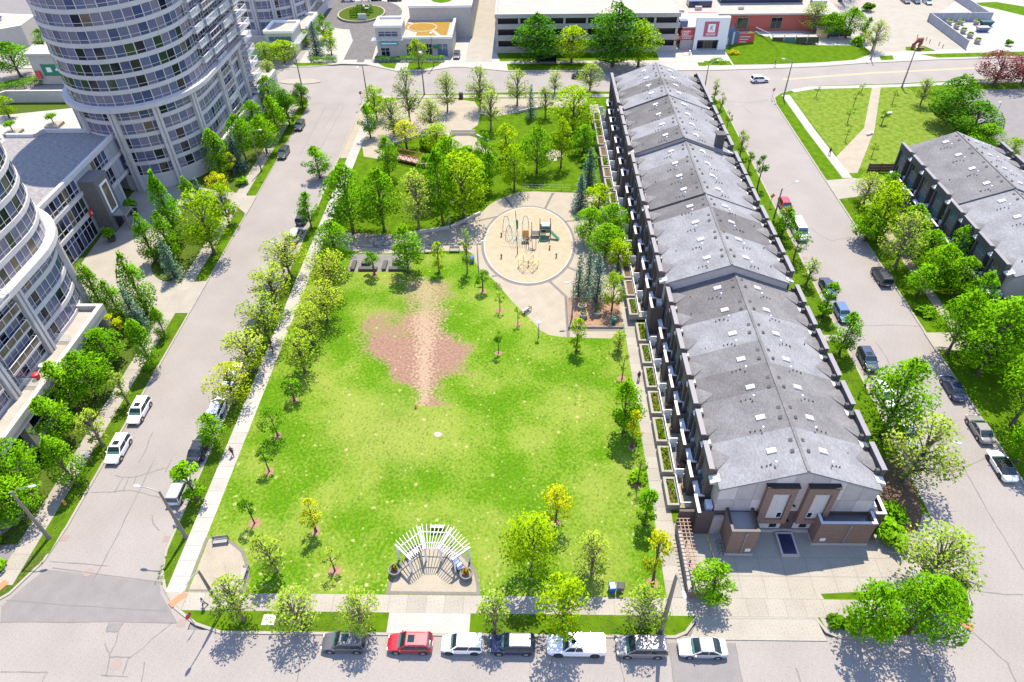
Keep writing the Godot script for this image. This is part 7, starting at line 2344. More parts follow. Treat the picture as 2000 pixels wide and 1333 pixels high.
func build_cars() -> void:
	var q := -PI / 2
	car("suv", "paint_grey", -18.6, -31.5, q, "dark grey car with a sunroof at the left end of the near kerb row", true)
	car("suv", "paint_red", -11.9, -31.5, q, "red car with a sunroof in front of the white concrete pad", true)
	car("boxy", "paint_white", -6.6, -31.5, q, "white boxy car between the red and the navy car")
	car("suv", "paint_navy", -1.5, -31.5, q, "dark navy car behind the white pickup in the near kerb row")
	car("pickup", "paint_white", 4.9, -31.5, q, "white pickup truck with a ribbed bed cover under the lime tree", true)
	car("minivan", "paint_brown", 11.5, -31.4, q, "brown grey minivan in the near kerb row before the street lamp")
	car("sedan", "paint_silver", 17.6, -31.4, q, "silver sedan at the right end of the near kerb row on a dark patch")
	car("suv", "paint_white", -53.2, -63.0, 0, "white car at the left kerb, farther of two with black sunroofs", true)
	car("suv", "paint_white", -53.1, -56.3, 0, "white car at the left kerb, nearer of two with black sunroofs", true)
	car("hatch", "paint_silver", -42.75, -50.0, PI, "silver car at the park kerb nearest the bottom left corner")
	car("sedan", "paint_black", -42.6, -56.6, PI, "black car at the park kerb between two bright street trees")
	car("hatch", "paint_white", -42.6, -63.6, PI, "white car at the park kerb beyond the black one")
	car("sedan", "paint_white", -42.6, -70.2, PI, "white car half hidden under the orange yellow tree")
	car("suv", "paint_navy", -42.6, -80.8, PI, "dark car hidden under pale yellow street trees, nearer one")
	car("sedan", "paint_blue", -42.6, -88.6, PI, "blue car hidden under pale yellow street trees, farther one")
	car("suv", "paint_silver", -42.8, -106.6, PI, "silver car at the park entrance with an orange cone behind it")
	car("hatch", "paint_dark", -42.9, -112.4, PI, "dark car parked just beyond the silver one at the park entrance")
	car("suv", "paint_dark", -53.6, -138.9, 0, "dark car with roof bars at the tower kerb")
	car("hatch", "paint_dark", -53.5, -152.8, 0, "small dark car at the far end of the tower kerb")
	car("suv", "paint_red", 49.0, -116.2, 0, "red car on the right street beside the orange sign")
	car("van", "paint_white", 49.1, -107.4, 0, "white high van on the right street")
	car("sedan", "paint_navy", 49.0, -90.8, 0, "dark blue car on the right street beyond the lighter blue one")
	car("hatch", "paint_blue", 49.1, -84.2, 0, "steel blue car facing the camera on the right street")
	car("suv", "paint_navy", 49.2, -73.6, 0, "large navy car with a sunroof on the right street", true)
	car("suv", "paint_white", 49.1, -66.6, 0, "white car mostly hidden by the large leaning tree")
	car("hatch", "paint_silver", 49.3, -59.6, 0, "silver car under the large leaning tree, at the kerb end")
	car("minivan", "paint_dark", 58.8, -93.9, PI, "dark grey car at the right kerb of the right street")
	car("sedan", "paint_navy", 58.9, -68.0, PI, "dark blue car at the right kerb in tree shade, farthest of three")
	car("sedan", "paint_brown", 59.0, -60.6, PI, "dark brown car at the right kerb, middle of three")
	car("sedan", "paint_white", 58.8, -54.6, PI, "white car with a black glass roof at the right kerb", false, true)
	car("suv", "paint_dark", 58.4, -43.4, 0, "dark car cut by the right frame edge")
	car("suv", "paint_white", 59.6, -178.8, PI / 2 + 0.12, "white car driving along the far street")
	car("hatch", "paint_black", 13.4, -182.2, q, "black car behind a pale tree on the far street")
	car("suv", "paint_grey", 123.0, -244.5, 0, "left one of three cars in the top right parking lot")
	car("sedan", "paint_navy", 126.2, -244.3, 0, "middle one of three cars in the top right parking lot")
	car("suv", "paint_silver", 129.4, -243.0, 0, "right one of three cars in the top right parking lot")
	car("van", "paint_white", -68.4, -239, 0.2, "white van at the top left beside the rear tower")
	car("suv", "paint_white", -61.5, -251, PI / 2, "white car at the top edge left of the roundabout")
	car("suv", "paint_black", -52.4, -252, PI / 2, "black car at the top edge behind the ring sculpture")
	car("sedan", "paint_black", -45.6, -251, PI / 2, "black car at the top edge right of the ring sculpture")
	car("hatch", "paint_black", -20.2, -197.6, 0, "black car beside the planted roof shop building")

func street_lamp(x: float, z: float, h: float, ax: float, az: float, label: String, r := 0.11, globe := false) -> void:   # (ax, az): how far the arm reaches
	var t := thing("street_lamp", label, "street lamp", Vector3(x, 0, z), 0.0, "street and park lamps")
	var b := MB.new()
	b.tube([Vector3.ZERO, Vector3(0, 0.25, 0), Vector3(0, 0.3, 0), Vector3(0, h, 0)], [r * 2.0, r * 1.9, r * 1.45, r * 0.75], 9)
	put("pole", b, M.pole if h > 7 else M.grey_metal, t)
	var arm := Vector3(ax, 0, az)
	if arm.length() > 0.1:
		b = MB.new()
		b.tube([Vector3(0, h - 0.25, 0), arm * 0.35 + Vector3(0, h + 0.25, 0), arm * 0.8 + Vector3(0, h + 0.42, 0), arm + Vector3(0, h + 0.4, 0)], [r * 0.45, r * 0.4, r * 0.36, r * 0.34], 6)
		put("arm", b, M.grey_metal, t)
		b = MB.new()
		b.ball(Vector3.ZERO, Vector3(0.2, 0.11, 0.48), 6, 10)
		put("lamp_head", b, M.ac, t, arm * 1.14 + Vector3(0, h + 0.4, 0), atan2(ax, az))
	if globe:
		b = MB.new()
		b.lathe(Vector3(0, h, 0), [Vector2(0.1, 0), Vector2(0.26, 0.12), Vector2(0.26, 0.38), Vector2(0.34, 0.42), Vector2(0.05, 0.6), Vector2(0, 0.6)], 10)
		put("lamp_head", b, M.white, t)

func bench(x: float, z: float, turn: float, label: String) -> void:
	var t := thing("park_bench", label, "bench", Vector3(x, 0.02, z), turn, "slatted park benches")
	for k in 4:
		var b := MB.new()
		b.box(Vector3(-0.85, 0.42, -0.1 + k * 0.13), Vector3(0.85, 0.46, 0.01 + k * 0.13))
		put("seat_slat", b, M.grey_metal, t)
	for k in 3:
		var b := MB.new()
		b.box(Vector3(-0.85, 0.55 + k * 0.14, -0.2 - k * 0.03), Vector3(0.85, 0.66 + k * 0.14, -0.16 - k * 0.03))
		put("back_slat", b, M.grey_metal, t)
	for s in [-0.86, 0.8]:
		var b := MB.new()
		b.box(Vector3(s, 0, 0.32), Vector3(s + 0.06, 0.62, 0.38))
		b.box(Vector3(s, 0, -0.22), Vector3(s + 0.06, 0.95, -0.15))
		b.box(Vector3(s, 0.6, -0.15), Vector3(s + 0.06, 0.65, 0.32))
		put("frame", b, M.dark_metal, t)

func sign_post(x: float, z: float, turn: float, kind: String, label: String, cat_: String) -> void:
	var t := thing("road_sign", label, cat_, Vector3(x, -0.02, z), turn)
	var b := MB.new()
	b.box(Vector3(-0.03, 0, -0.06), Vector3(0.03, 2.7, 0.0))
	put("post", b, M.grey_metal, t)
	b = MB.new()
	if kind == "stop":
		var p := PackedVector2Array()
		for k in 8: p.append(Vector2(cos(PI / 8 + k * PI / 4), sin(PI / 8 + k * PI / 4)) * 0.42)
		b.xf = Transform3D(Basis(Vector3.RIGHT, PI / 2), Vector3(0, 2.35, 0))
		b.prism(p, 0.0, 0.03, true)
		var o := put("sign_plate", b, M.sign_red, t)
		put("lettering", text("STOP", 0.2, 0.01, true), M.white_paint, o, Vector3(0, 2.35, 0.04))
	elif kind == "orange":
		b.xf = Transform3D(Basis(Vector3.BACK, PI / 4), Vector3(0, 2.3, 0.015))
		b.box(Vector3(-0.4, -0.4, -0.015), Vector3(0.4, 0.4, 0.015))
		put("sign_plate", b, M.orange_plastic, t)
	else:
		b.box(Vector3(-0.25, 2.0, 0.0), Vector3(0.25, 2.65, 0.03))
		put("sign_plate", b, M.white_paint, t)

func bin(x: float, z: float, turn: float, lid: String, body: String, label: String, y := 0.02) -> void:
	var t := thing("waste_bin", label, "waste bin", Vector3(x, y, z), turn)
	var b := MB.new()
	b.loft([flat_ring(0.3, -0.34, 0.34, 0.0, 0.06), flat_ring(0.36, -0.42, 0.42, 1.0, 0.06)])
	put("body", b, M[body], t)
	b = MB.new()
	b.loft([flat_ring(0.39, -0.46, 0.45, 1.0, 0.07), flat_ring(0.39, -0.46, 0.45, 1.06, 0.07), flat_ring(0.3, -0.36, 0.36, 1.15, 0.07)])
	put("lid", b, M[lid], t)
	b = MB.new()
	for s in [-0.26, 0.26]: b.cyl(Vector3(s - 0.03, 0.1, -0.36), Vector3(s + 0.03, 0.1, -0.36), 0.11, 0.11, 10)
	put("wheel", b, M.tyre, t)

func build_furniture() -> void:
	var b: MB
	var t: Node3D
	street_lamp(-39.7, -43.8, 8.9, -2.1, -0.3, "tall street lamp at the near left corner reaching over the left street", 0.16)
	street_lamp(-32.5, -35.0, 8.1, -0.5, 2.0, "tall street lamp at the near left corner reaching over the near street", 0.16)
	street_lamp(13.6, -32.9, 12.0, 0.2, 1.9, "tallest street lamp, standing behind the brown minivan", 0.2)
	street_lamp(-55.7, -43.5, 9.0, 2.0, -0.4, "street lamp at the bottom left leaning out from the tower side", 0.16)
	street_lamp(-40.1, -167.6, 8.7, -0.7, 1.6, "tall dark street lamp at the upper left corner of the park", 0.13)
	street_lamp(-26.4, -171.4, 10.2, 0, 0, "white topped lamp standing in the pale trees by the far street", 0.13, true)
	street_lamp(43.9, -171.2, 7.2, 2.2, -1.4, "street lamp beside the far end of the townhouses", 0.12)
	street_lamp(62.9, -168.3, 8.8, -1.8, -0.6, "street lamp at the top left tip of the triangular lawn", 0.13)
	street_lamp(94.2, -174.4, 9.2, 0.4, -0.6, "street lamp on the far street right of the grey path", 0.14)
	street_lamp(93.4, -193.6, 8.8, -1.0, -1.6, "street lamp at the parking entrance across the far street", 0.13)
	street_lamp(43.9, -107.4, 9.3, 2.5, -1.4, "street lamp on the right verge reaching over the right street", 0.13)
	street_lamp(46.0, -52.2, 8.2, 2.3, 0.7, "curved street lamp inside the fan-shaped tree", 0.15)
	street_lamp(-56.4, -131.6, 9.0, 1.9, 0.3, "street lamp in front of the far tower trees", 0.12)
	street_lamp(-59.7, -179.0, 9.8, 0.2, 1.6, "street lamp on the far traffic island", 0.12)
	street_lamp(-26.0, -190.3, 8.6, 0, 0, "lamp with a white top in front of the shop building", 0.11, true)
	street_lamp(-42.1, -96.0, 5.4, -0.9, -0.3, "short dark lamp between pale trees on the left street", 0.11)
	street_lamp(-14.8, -109.8, 5.2, 0.9, 0.3, "park lamp on the low wall left of the playground", 0.08)
	street_lamp(-8.4, -94.6, 6.6, 0.9, -0.1, "park lamp at the left edge of the playground", 0.08)
	street_lamp(6.9, -83.7, 6.5, -0.9, 0.1, "park lamp in front of the three blue spruces", 0.09)
	street_lamp(1.6, -79.0, 2.6, 0, 0, "low park lamp at the bottom tip of the plaza", 0.06, true)
	street_lamp(105.8, -152.7, 4.9, -0.4, 0.2, "small lamp in the parking lot right of the triangular lawn", 0.08)
	sign_post(-34.7, -33.2, -1.9, "stop", "red stop sign at the near left park corner", "stop sign")
	sign_post(-41.6, -167.2, 0.5, "stop", "red stop sign at the far left corner of the park", "stop sign")
	sign_post(59.9, -167.6, 0.4, "stop", "red stop sign at the far end of the right street", "stop sign")
	sign_post(46.4, -117.0, 0.3, "orange", "orange diamond sign above the red car", "construction sign")
	sign_post(47.2, -37.9, 0.9, "plate", "white sign on a post at the traffic island", "sign")
	sign_post(-55.5, -54.2, 1.0, "plate", "small white sign on the left verge by the white car", "sign")
	for q in [[-35.3, -43.2, 0.15, "dark park bench at the top of the small paved corner"], [-31.2, -39.0, -PI / 2, "dark park bench on the right side of the small paved corner"], [-10.5, -45.0, PI, "lone park bench on the grass behind the pergola"], [-13.0, -41.9, 0.75, "park bench under the left wing of the pergola"], [-0.2, -84.9, -2.3, "park bench on the plaza edge by the tiny saplings"], [-17.5, -101.7, 0.0, "left one of two benches on the path left of the playground"], [-13.1, -101.9, 0.0, "right one of two benches on the path left of the playground"]]:
		bench(q[0], q[1], q[2], q[3])
	bin(9.1, -37.7, 0.1, "blue_plastic", "blue_plastic", "blue recycling bin on the lawn by the near sidewalk")
	bin(10.0, -37.7, -0.1, "charcoal", "paint_grey", "dark grey bin next to the blue one by the near sidewalk")
	bin(-9.8, -98.6, 0.2, "blue_plastic", "blue_plastic", "blue bin at the left of the playground")
	bin(-7.9, -40.4, 0.5, "blue_plastic", "blue_plastic", "blue bin beside the right pergola post")
	bin(-7.4, -39.9, 0.4, "ac", "black", "black bin with a pale lid beside the right pergola post")
	bin(13.3, -82.2, 0.0, "green_plastic", "green_plastic", "green bin at the right corner of the mulch bed")
	# pergola
	t = thing("pergola", "white painted three winged pergola over the half round terrace", "pergola", Vector3(-10.4, 0.02, -41.0))
	var o := [Vector3(-4.0, 2.7, -0.2), Vector3(-1.7, 2.7, -2.4), Vector3(1.75, 2.7, -2.3), Vector3(3.95, 2.7, 0.0)]
	var n := [Vector3(-2.4, 2.7, 1.3), Vector3(-0.95, 2.7, -0.1), Vector3(0.75, 2.7, -0.1), Vector3(2.45, 2.7, 1.25)]
	for k in 4:
		b = MB.new()
		b.bar(o[k] + (o[k] - n[k]) * 0.1, n[k] + (n[k] - o[k]) * 0.12, 0.2, 0.24)
		put("rafter", b, M.offwhite, t)
		for q in [o[k], n[k]]:
			b = MB.new()
			b.box(Vector3(q.x - 0.1, 0, q.z - 0.1), Vector3(q.x + 0.1, 2.58, q.z + 0.1))
			put("post", b, M.white, t)
	for k in 3:
		for pr in [o, n]:
			b = MB.new()
			var a: Vector3 = pr[k].lerp(n[k] if pr == o else o[k], 0.2)
			var d: Vector3 = pr[k + 1].lerp(n[k + 1] if pr == o else o[k + 1], 0.2)
			b.bar(a + Vector3(0, 0.16, 0), d + Vector3(0, 0.16, 0), 0.09, 0.1)
			put("beam", b, M.offwhite, t)
		for j in 7:
			var u := (j + 0.7) / 7.4
			b = MB.new()
			var a: Vector3 = o[k].lerp(o[k + 1], u)
			var d: Vector3 = n[k].lerp(n[k + 1], u)
			b.bar(a + (a - d) * 0.22 + Vector3(0, 0.27, 0), d + (d - a) * 0.16 + Vector3(0, 0.27, 0), 0.07, 0.1)
			put("slat", b, M.offwhite, t)
	for q in [[-14.6, -39.5, "round concrete planter at the left end of the pergola terrace", "yellow"], [-6.7, -39.1, "round concrete planter with orange grasses at the right end of the pergola terrace", "gold"]]:
		t = thing("round_planter", q[2], "planter", Vector3(q[0], 0.02, q[1]))
		b = MB.new()
		b.lathe(Vector3.ZERO, [Vector2(0.55, 0), Vector2(0.72, 0.75), Vector2(0.72, 0.9), Vector2(0.6, 0.9), Vector2(0.56, 0.72), Vector2(0, 0.72)], 18)
		put("pot", b, M.concrete_grey, t)
		put("plants", shrub_mesh(0.4, 0.9, 90, 8, Color(0.4, 0.14, 0.02) if q[3] == "gold" else Color(0.16, 0.1, 0.02)), M.leaf_bed, t, Vector3(0, 0.65, 0))
	for q in [[8.6, -85.8, "cone shrub in a pot in the mulch bed, farthest"], [8.7, -83.7, "cone shrub in a pot in the mulch bed, near left"], [10.9, -84.2, "cone shrub in a pot in the mulch bed, right"]]:
		t = thing("cone_planter", q[2], "planter", Vector3(q[0], 0.02, q[1]), 0.0, "potted cone shrubs in the mulch bed")
		b = MB.new()
		b.lathe(Vector3.ZERO, [Vector2(0.55, 0), Vector2(0.7, 0.8), Vector2(0.58, 0.8), Vector2(0.55, 0.65), Vector2(0, 0.65)], 14)
		put("pot", b, M.concrete, t)
		b = MB.new()
		var g := RandomNumberGenerator.new()
		g.seed = 12
		for k in 260:
			var u := sqrt(g.randf())
			var a := g.randf() * TAU
			leaf(b, Vector3(cos(a) * u * 0.45, 0.75 + (1.0 - u) * 1.5, sin(a) * u * 0.45), g, 0.09, Color(0.07, 0.13, 0.01) * g.randf_range(0.6, 1.3), Vector3(cos(a), 0.4, sin(a)))
		put("crown", b, M.leaf_bed, t)
	# playground
	t = thing("climbing_frame", "green and dark climbing frame with rope arches and an orange panel", "climbing frame", Vector3(-2.0, 0.1, -105.5))
	for q in [[-2.7, -3.8, -1.5, -3.8], [0.9, -4.0, 2.1, -3.8], [-2.1, -0.6, -0.9, -0.6], [1.6, 3.4, 2.8, 3.4]]:
		b = MB.new()
		var pp := []
		var rr := []
		for k in 9:
			var u := k / 8.0
			pp.append(Vector3(lerpf(q[0], q[2], 0.5 - 0.5 * cos(PI * u)), 2.1 * minf(1.0, minf(u, 1.0 - u) * 3.2) + 0.45 * sin(PI * u), lerpf(q[1], q[3], u)))
			rr.append(0.05)
		b.tube(pp, rr, 6)
		put("arch", b, M.wood_dark, t)
	b = MB.new()
	b.cyl(Vector3(0, 0, -1.2), Vector3(-0.3, 5.2, -1.2), 0.08, 0.05, 8)
	b.cyl(Vector3(0.1, 0, 4.6), Vector3(0.0, 3.6, 4.2), 0.08, 0.05, 8)
	put("mast", b, M.wood_dark, t)
	b = MB.new()
	b.box(Vector3(-0.16, 1.6, -1.3), Vector3(0.16, 3.4, -1.05))
	put("climbing_post", b, M.green_plastic, t)
	b = MB.new()
	for k in 7: b.tube([Vector3(-2.6 + k * 0.8, 2.2, -3.7), Vector3(-1.7 + k * 0.5, 1.7, -1.2), Vector3(-0.9 + k * 0.4, 0.9, 2.6)], [0.025, 0.025, 0.025], 4)
	for k in 5: b.tube([Vector3(-2.6, 2.1 - k * 0.2, -3.6 + k * 1.3), Vector3(0, 1.9 - k * 0.2, -3.4 + k * 1.35), Vector3(2.2, 2.1 - k * 0.2, -3.7 + k * 1.3)], [0.025, 0.025, 0.025], 4)
	put("rope_net", b, M.teal_plastic, t)
	b = MB.new()
	b.box(Vector3(0.9, 0.3, 0.4), Vector3(2.1, 2.3, 0.5))
	put("panel", b, M.orange_plastic, t)
	b = MB.new()
	for k in 5: b.box(Vector3(0.8 + k * 0.3, 0.2 + k * 0.12, 1.0 - k * 0.06), Vector3(1.05 + k * 0.3, 0.32 + k * 0.12, 1.5 - k * 0.06))
	put("step", b, M.black, t)
	t = thing("play_tower", "dark playground tower with green stairs, a slide and a bridge", "play tower", Vector3(3.1, 0.1, -106.2))
	for q in [[-2.5, 0.2], [-2.5, -1.0], [-1.0, 0.3], [-1.0, -1.2], [0.9, 0.5], [0.9, -1.2]]:
		b = MB.new()
		b.box(Vector3(q[0] - 0.06, 0, q[1] - 0.06), Vector3(q[0] + 0.06, 3.3 if q[0] > -2 else 2.6, q[1] + 0.06))
		put("post", b, M.wood_dark, t)
	b = MB.new()
	b.box(Vector3(-0.95, 1.25, -1.15), Vector3(0.85, 1.35, 0.45))
	put("platform", b, M.dark_metal, t)
	b = MB.new()
	b.box(Vector3(-2.44, 0.7, -0.95), Vector3(-1.06, 0.82, 0.15))
	put("bridge", b, M.dark_metal, t)
	b = MB.new()
	b.box(Vector3(-0.9, 1.4, -1.18), Vector3(0.8, 2.1, -1.1))
	b.box(Vector3(0.0, 1.4, 0.4), Vector3(0.84, 2.0, 0.47))
	put("guard_panel", b, M.green_plastic, t)
	b = MB.new()
	b.box(Vector3(-0.7, 2.5, -1.0), Vector3(0.7, 2.6, 0.3))
	put("roof", b, M.teal_plastic, t)
	for k in 5:
		b = MB.new()
		b.box(Vector3(-0.9, 0.2 + k * 0.24, 1.25 - k * 0.18), Vector3(-0.05, 0.27 + k * 0.24, 1.5 - k * 0.18))
		put("stair_tread", b, M.green_plastic, t)
	b = MB.new()
	b.bar(Vector3(-0.95, 0.1, 1.5), Vector3(-0.95, 1.3, 0.45), 0.07, 0.2)
	b.bar(Vector3(0.0, 0.1, 1.5), Vector3(0.0, 1.3, 0.45), 0.07, 0.2)
	put("stringer", b, M.green_plastic, t)
	b = MB.new()
	b.bar(Vector3(0.9, 1.3, 0.0), Vector3(2.4, 0.2, 0.9), 0.7, 0.08)
	put("slide", b, M.green_plastic, t)
	b = MB.new()
	for k in 6: b.bar(Vector3(1.0 + k * 0.24, 1.32 - k * 0.17, -0.26 + k * 0.14), Vector3(1.0 + k * 0.24, 1.32 - k * 0.17, 0.36 + k * 0.14), 0.06, 0.06)
	put("rung", b, M.wood_dark, t)
	t = thing("rope_carousel", "pale yellow hexagonal rope climber at the near edge of the sand", "rope climber", Vector3(0.0, 0.1, -97.2))
	for k in 6:
		var a := Vector3(sin(k * PI / 3 + 0.52) * 1.7, 0, cos(k * PI / 3 + 0.52) * 1.7)
		var d := Vector3(sin((k + 1) * PI / 3 + 0.52) * 1.7, 0, cos((k + 1) * PI / 3 + 0.52) * 1.7)
		b = MB.new()
		b.cyl(a, a + Vector3(0, 1.5, 0), 0.05, 0.05, 6)
		b.cyl(a + Vector3(0, 1.5, 0), d + Vector3(0, 1.5, 0), 0.05, 0.05, 6)
		b.cyl(a + Vector3(0, 0.5, 0), d + Vector3(0, 0.5, 0), 0.04, 0.04, 6)
		put("frame", b, M.yellow_plastic, t)
		b = MB.new()
		b.cyl(a + Vector3(0, 1.48, 0), Vector3(0, 0.9, 0), 0.045, 0.045, 5)
		put("rope", b, M.yellow_plastic if k % 2 else M.rust_pale, t)
	b = MB.new()
	b.cyl(Vector3.ZERO, Vector3(0, 1.2, 0), 0.09, 0.07, 8)
	put("centre_post", b, M.wood_dark, t)
	for q in [[-4.7, -99.8, "small dark spring rider at the lower left of the sand"], [3.8, -102.5, "small red topped spring rider right of the sand centre"], [4.9, -100.0, "small dark spring rider at the lower right of the sand"], [-4.9, -106.6, "small dark spring rider at the left of the sand"]]:
		t = thing("spring_rider", q[2], "spring rider", Vector3(q[0], 0.1, q[1]))
		b = MB.new()
		b.cyl(Vector3.ZERO, Vector3(0, 0.4, 0), 0.1, 0.08, 8)
		put("spring", b, M.black, t)
		b = MB.new()
		b.ball(Vector3(0, 0.55, 0), Vector3(0.16, 0.18, 0.4), 5, 8)
		b.box(Vector3(-0.2, 0.7, 0.15), Vector3(0.2, 0.76, 0.22))
		put("seat", b, M.red if "red" in q[2] else M.charcoal, t)
	t = thing("swing_frame", "thin dark frame with a low tilted board in the sand centre", "play frame", Vector3(0.7, 0.1, -102.6))
	for x in [-0.65, 0.65]:
		b = MB.new()
		b.cyl(Vector3(x, 0, 0.3), Vector3(x, 2.2, -0.3), 0.05, 0.05, 6)
		put("post", b, M.wood_dark, t)
	b = MB.new()
	b.cyl(Vector3(-0.65, 2.2, -0.3), Vector3(0.65, 2.2, -0.3), 0.05, 0.05, 6)
	put("crossbar", b, M.wood_dark, t)
	b = MB.new()
	b.bar(Vector3(-0.5, 0.3, 0.2), Vector3(0.5, 0.2, 0.7), 0.25, 0.05)
	put("board", b, M.black, t)
	# seating walls, park walls, steps, bridge, fence
	var walls := [[-30.6, -98.6, -29.9, -96.0, "first dark block from the left of the seating walls"], [-29.2, -96.7, -26.0, -95.9, "long dark low wall on the left of the seating plaza"], [-29.0, -98.4, -27.4, -97.6, "short dark block behind the left seating wall"], [-25.2, -98.6, -24.5, -96.0, "upright dark block in the middle of the seating walls"], [-24.0, -96.7, -21.0, -95.9, "long dark low wall on the right of the seating plaza"], [-23.6, -98.4, -22.2, -97.6, "short dark block behind the right seating wall"]]
	for q in walls:
		b = MB.new()
		b.box(Vector3(q[0], 0, q[1]), Vector3(q[2], 0.5, q[3]))
		tag(put("seat_wall", b, M.charcoal), q[4], "seating wall", "dark seating walls")
	for q in [[-31, -143.0, -24.6, -148.2, "low stone wall along the upper paving edge"], [-11.8, -147.6, -9.0, -145.0, "low curved stone wall right of the park steps"], [-18.2, -142.4, -18.2, -148.2, "low stone wall left of the park steps"], [-22.7, -107.0, -14.6, -109.4, "low wall at the upper edge of the plaza path"], [-14.4, -109.5, -9.2, -114.4, "low wall by the park lamp left of the playground"], [-2.4, -160.4, 3.0, -162.8, "thin stone edge below the top path"]]:
		b = MB.new()
		b.bar(Vector3(q[0], 0.28, q[1]), Vector3(q[2], 0.28, q[3]), 0.36, 0.56)
		tag(put("low_wall", b, M.stone_wall), q[4], "low wall")
	t = thing("park_steps", "four broad stone steps in the upper park", "steps", Vector3(-15, 0, -148.4))
	for k in 4:
		b = MB.new()
		b.box(Vector3(-2.8, 0, -0.5 - k * 0.42), Vector3(2.8, 0.1 + k * 0.13, -0.08 - k * 0.42))
		put("step", b, M.concrete_warm if k % 2 else M.concrete_grey, t)
	t = thing("footbridge", "rust red truss footbridge in the upper left of the park", "footbridge", Vector3(-24.9, 0, -135.3), -0.43)
	b = MB.new()
	b.box(Vector3(-4.2, 0.45, -1.1), Vector3(4.2, 0.7, 1.1))
	put("deck", b, M.rust_pale, t)
	for z in [-1.1, 1.1]:
		b = MB.new()
		b.bar(Vector3(-4.2, 1.95, z), Vector3(4.2, 1.95, z), 0.12, 0.12)
		b.bar(Vector3(-4.2, 0.75, z), Vector3(4.2, 0.75, z), 0.12, 0.14)
		put("chord", b, M.rust, t)
		for k in 12:
			b = MB.new()
			b.bar(Vector3(-4.2 + k * 0.7, 0.75 if k % 2 else 1.95, z), Vector3(-3.5 + k * 0.7, 1.95 if k % 2 else 0.75, z), 0.07, 0.07)
			put("brace", b, M.rust, t)
	for x in [-4.4, 4.1]:
		b = MB.new()
		b.box(Vector3(x, 0, -1.3), Vector3(x + 0.35, 0.6, 1.3))
		put("abutment", b, M.concrete_grey, t)
	t = thing("mesh_fence", "thin grey fence along the top edge of the playground plaza", "fence", Vector3(3.6, 0, -123.3), -0.05)
	for k in 6:
		b = MB.new()
		b.cyl(Vector3(-5 + k * 2.0, 0, 0), Vector3(-5 + k * 2.0, 1.3, 0), 0.03, 0.03, 5)
		put("post", b, M.grey_metal, t)
	for y in [0.2, 0.75, 1.28]:
		b = MB.new()
		b.cyl(Vector3(-5, y, 0), Vector3(5, y, 0), 0.018, 0.018, 4)
		put("rail", b, M.grey_metal, t)
	t = thing("mesh_fence", "thin dark fence along the sloping lawn by the brick building", "fence", Vector3(84, 0.5, -202.6), 0.0)
	for k in 9:
		b = MB.new()
		b.cyl(Vector3(-8 + k * 2.2, 0, 0), Vector3(-8 + k * 2.2, 1.2, 0), 0.03, 0.03, 5)
		put("post", b, M.dark_metal, t)
	for y in [0.3, 1.15]:
		b = MB.new()
		b.cyl(Vector3(-8, y, 0), Vector3(9.6, y, 0), 0.02, 0.02, 4)
		put("rail", b, M.dark_metal, t)
	# small things
	t = thing("traffic_cone", "orange traffic cone at the lower end of the worn earth patch", "traffic cone", Vector3(-15.4, 0.02, -64.2))
	b = MB.new()
	b.lathe(Vector3.ZERO, [Vector2(0.17, 0.03), Vector2(0.04, 0.7), Vector2(0.0, 0.7)], 12)
	put("cone", b, M.orange_cone, t)
	b = MB.new()
	b.box(Vector3(-0.22, 0, -0.22), Vector3(0.22, 0.03, 0.22))
	put("base", b, M.black, t)
	t = thing("traffic_cone", "orange barrel behind the silver car at the park entrance", "traffic barrel", Vector3(-42.2, -0.12, -103.2))
	b = MB.new()
	b.lathe(Vector3.ZERO, [Vector2(0.34, 0), Vector2(0.26, 1.0), Vector2(0.0, 1.0)], 12)
	put("barrel", b, M.orange_cone, t)
	b = MB.new()
	b.lathe(Vector3(0, 0.45, 0), [Vector2(0.31, 0), Vector2(0.295, 0.2)], 12)
	put("band", b, M.white_paint, t)
	t = thing("fire_hydrant", "yellow fire hydrant on the left verge near the bottom left lamp", "fire hydrant", Vector3(-56.2, 0.02, -48.2))
	b = MB.new()
	b.lathe(Vector3.ZERO, [Vector2(0.2, 0), Vector2(0.14, 0.1), Vector2(0.14, 0.6), Vector2(0.18, 0.62), Vector2(0.12, 0.8), Vector2(0, 0.85)], 12)
	b.cyl(Vector3(-0.28, 0.48, 0), Vector3(0.28, 0.48, 0), 0.07, 0.07, 8)
	put("body", b, M.orange_plastic, t)
	t = thing("bicycle", "bicycle with a pink frame leaning at the plaza edge left of the playground", "bicycle", Vector3(-5.0, 0.03, -91.3), 0.9)
	for z in [-0.52, 0.52]:
		b = MB.new()
		var pp := []
		var rr := []
		for k in 15:
			pp.append(Vector3(0, 0.33 + 0.33 * sin(k * TAU / 14), z + 0.33 * cos(k * TAU / 14)))
			rr.append(0.025)
		b.tube(pp, rr, 5, false)
		put("wheel", b, M.tyre, t)
	b = MB.new()
	for q in [[0.33, -0.52, 0.75, -0.2], [0.75, -0.2, 0.8, 0.4], [0.33, 0.52, 0.95, 0.36], [0.33, 0.0, 0.78, 0.38], [0.33, 0.0, 0.85, -0.22], [0.33, -0.52, 0.33, 0.0]]: b.cyl(Vector3(0, q[0], q[1]), Vector3(0, q[2], q[3]), 0.03, 0.03, 6)
	put("frame", b, M.sign_pink, t)
	b = MB.new()
	b.cyl(Vector3(-0.28, 0.98, 0.34), Vector3(0.28, 0.98, 0.34), 0.02, 0.02, 6)
	put("handlebar", b, M.black, t)
	b = MB.new()
	b.ball(Vector3(0, 0.9, -0.24), Vector3(0.08, 0.05, 0.14), 5, 8)
	put("saddle", b, M.black, t)
	b = MB.new()
	b.box(Vector3(-0.65, 0, -0.55), Vector3(0.65, 0.04, 0.55))
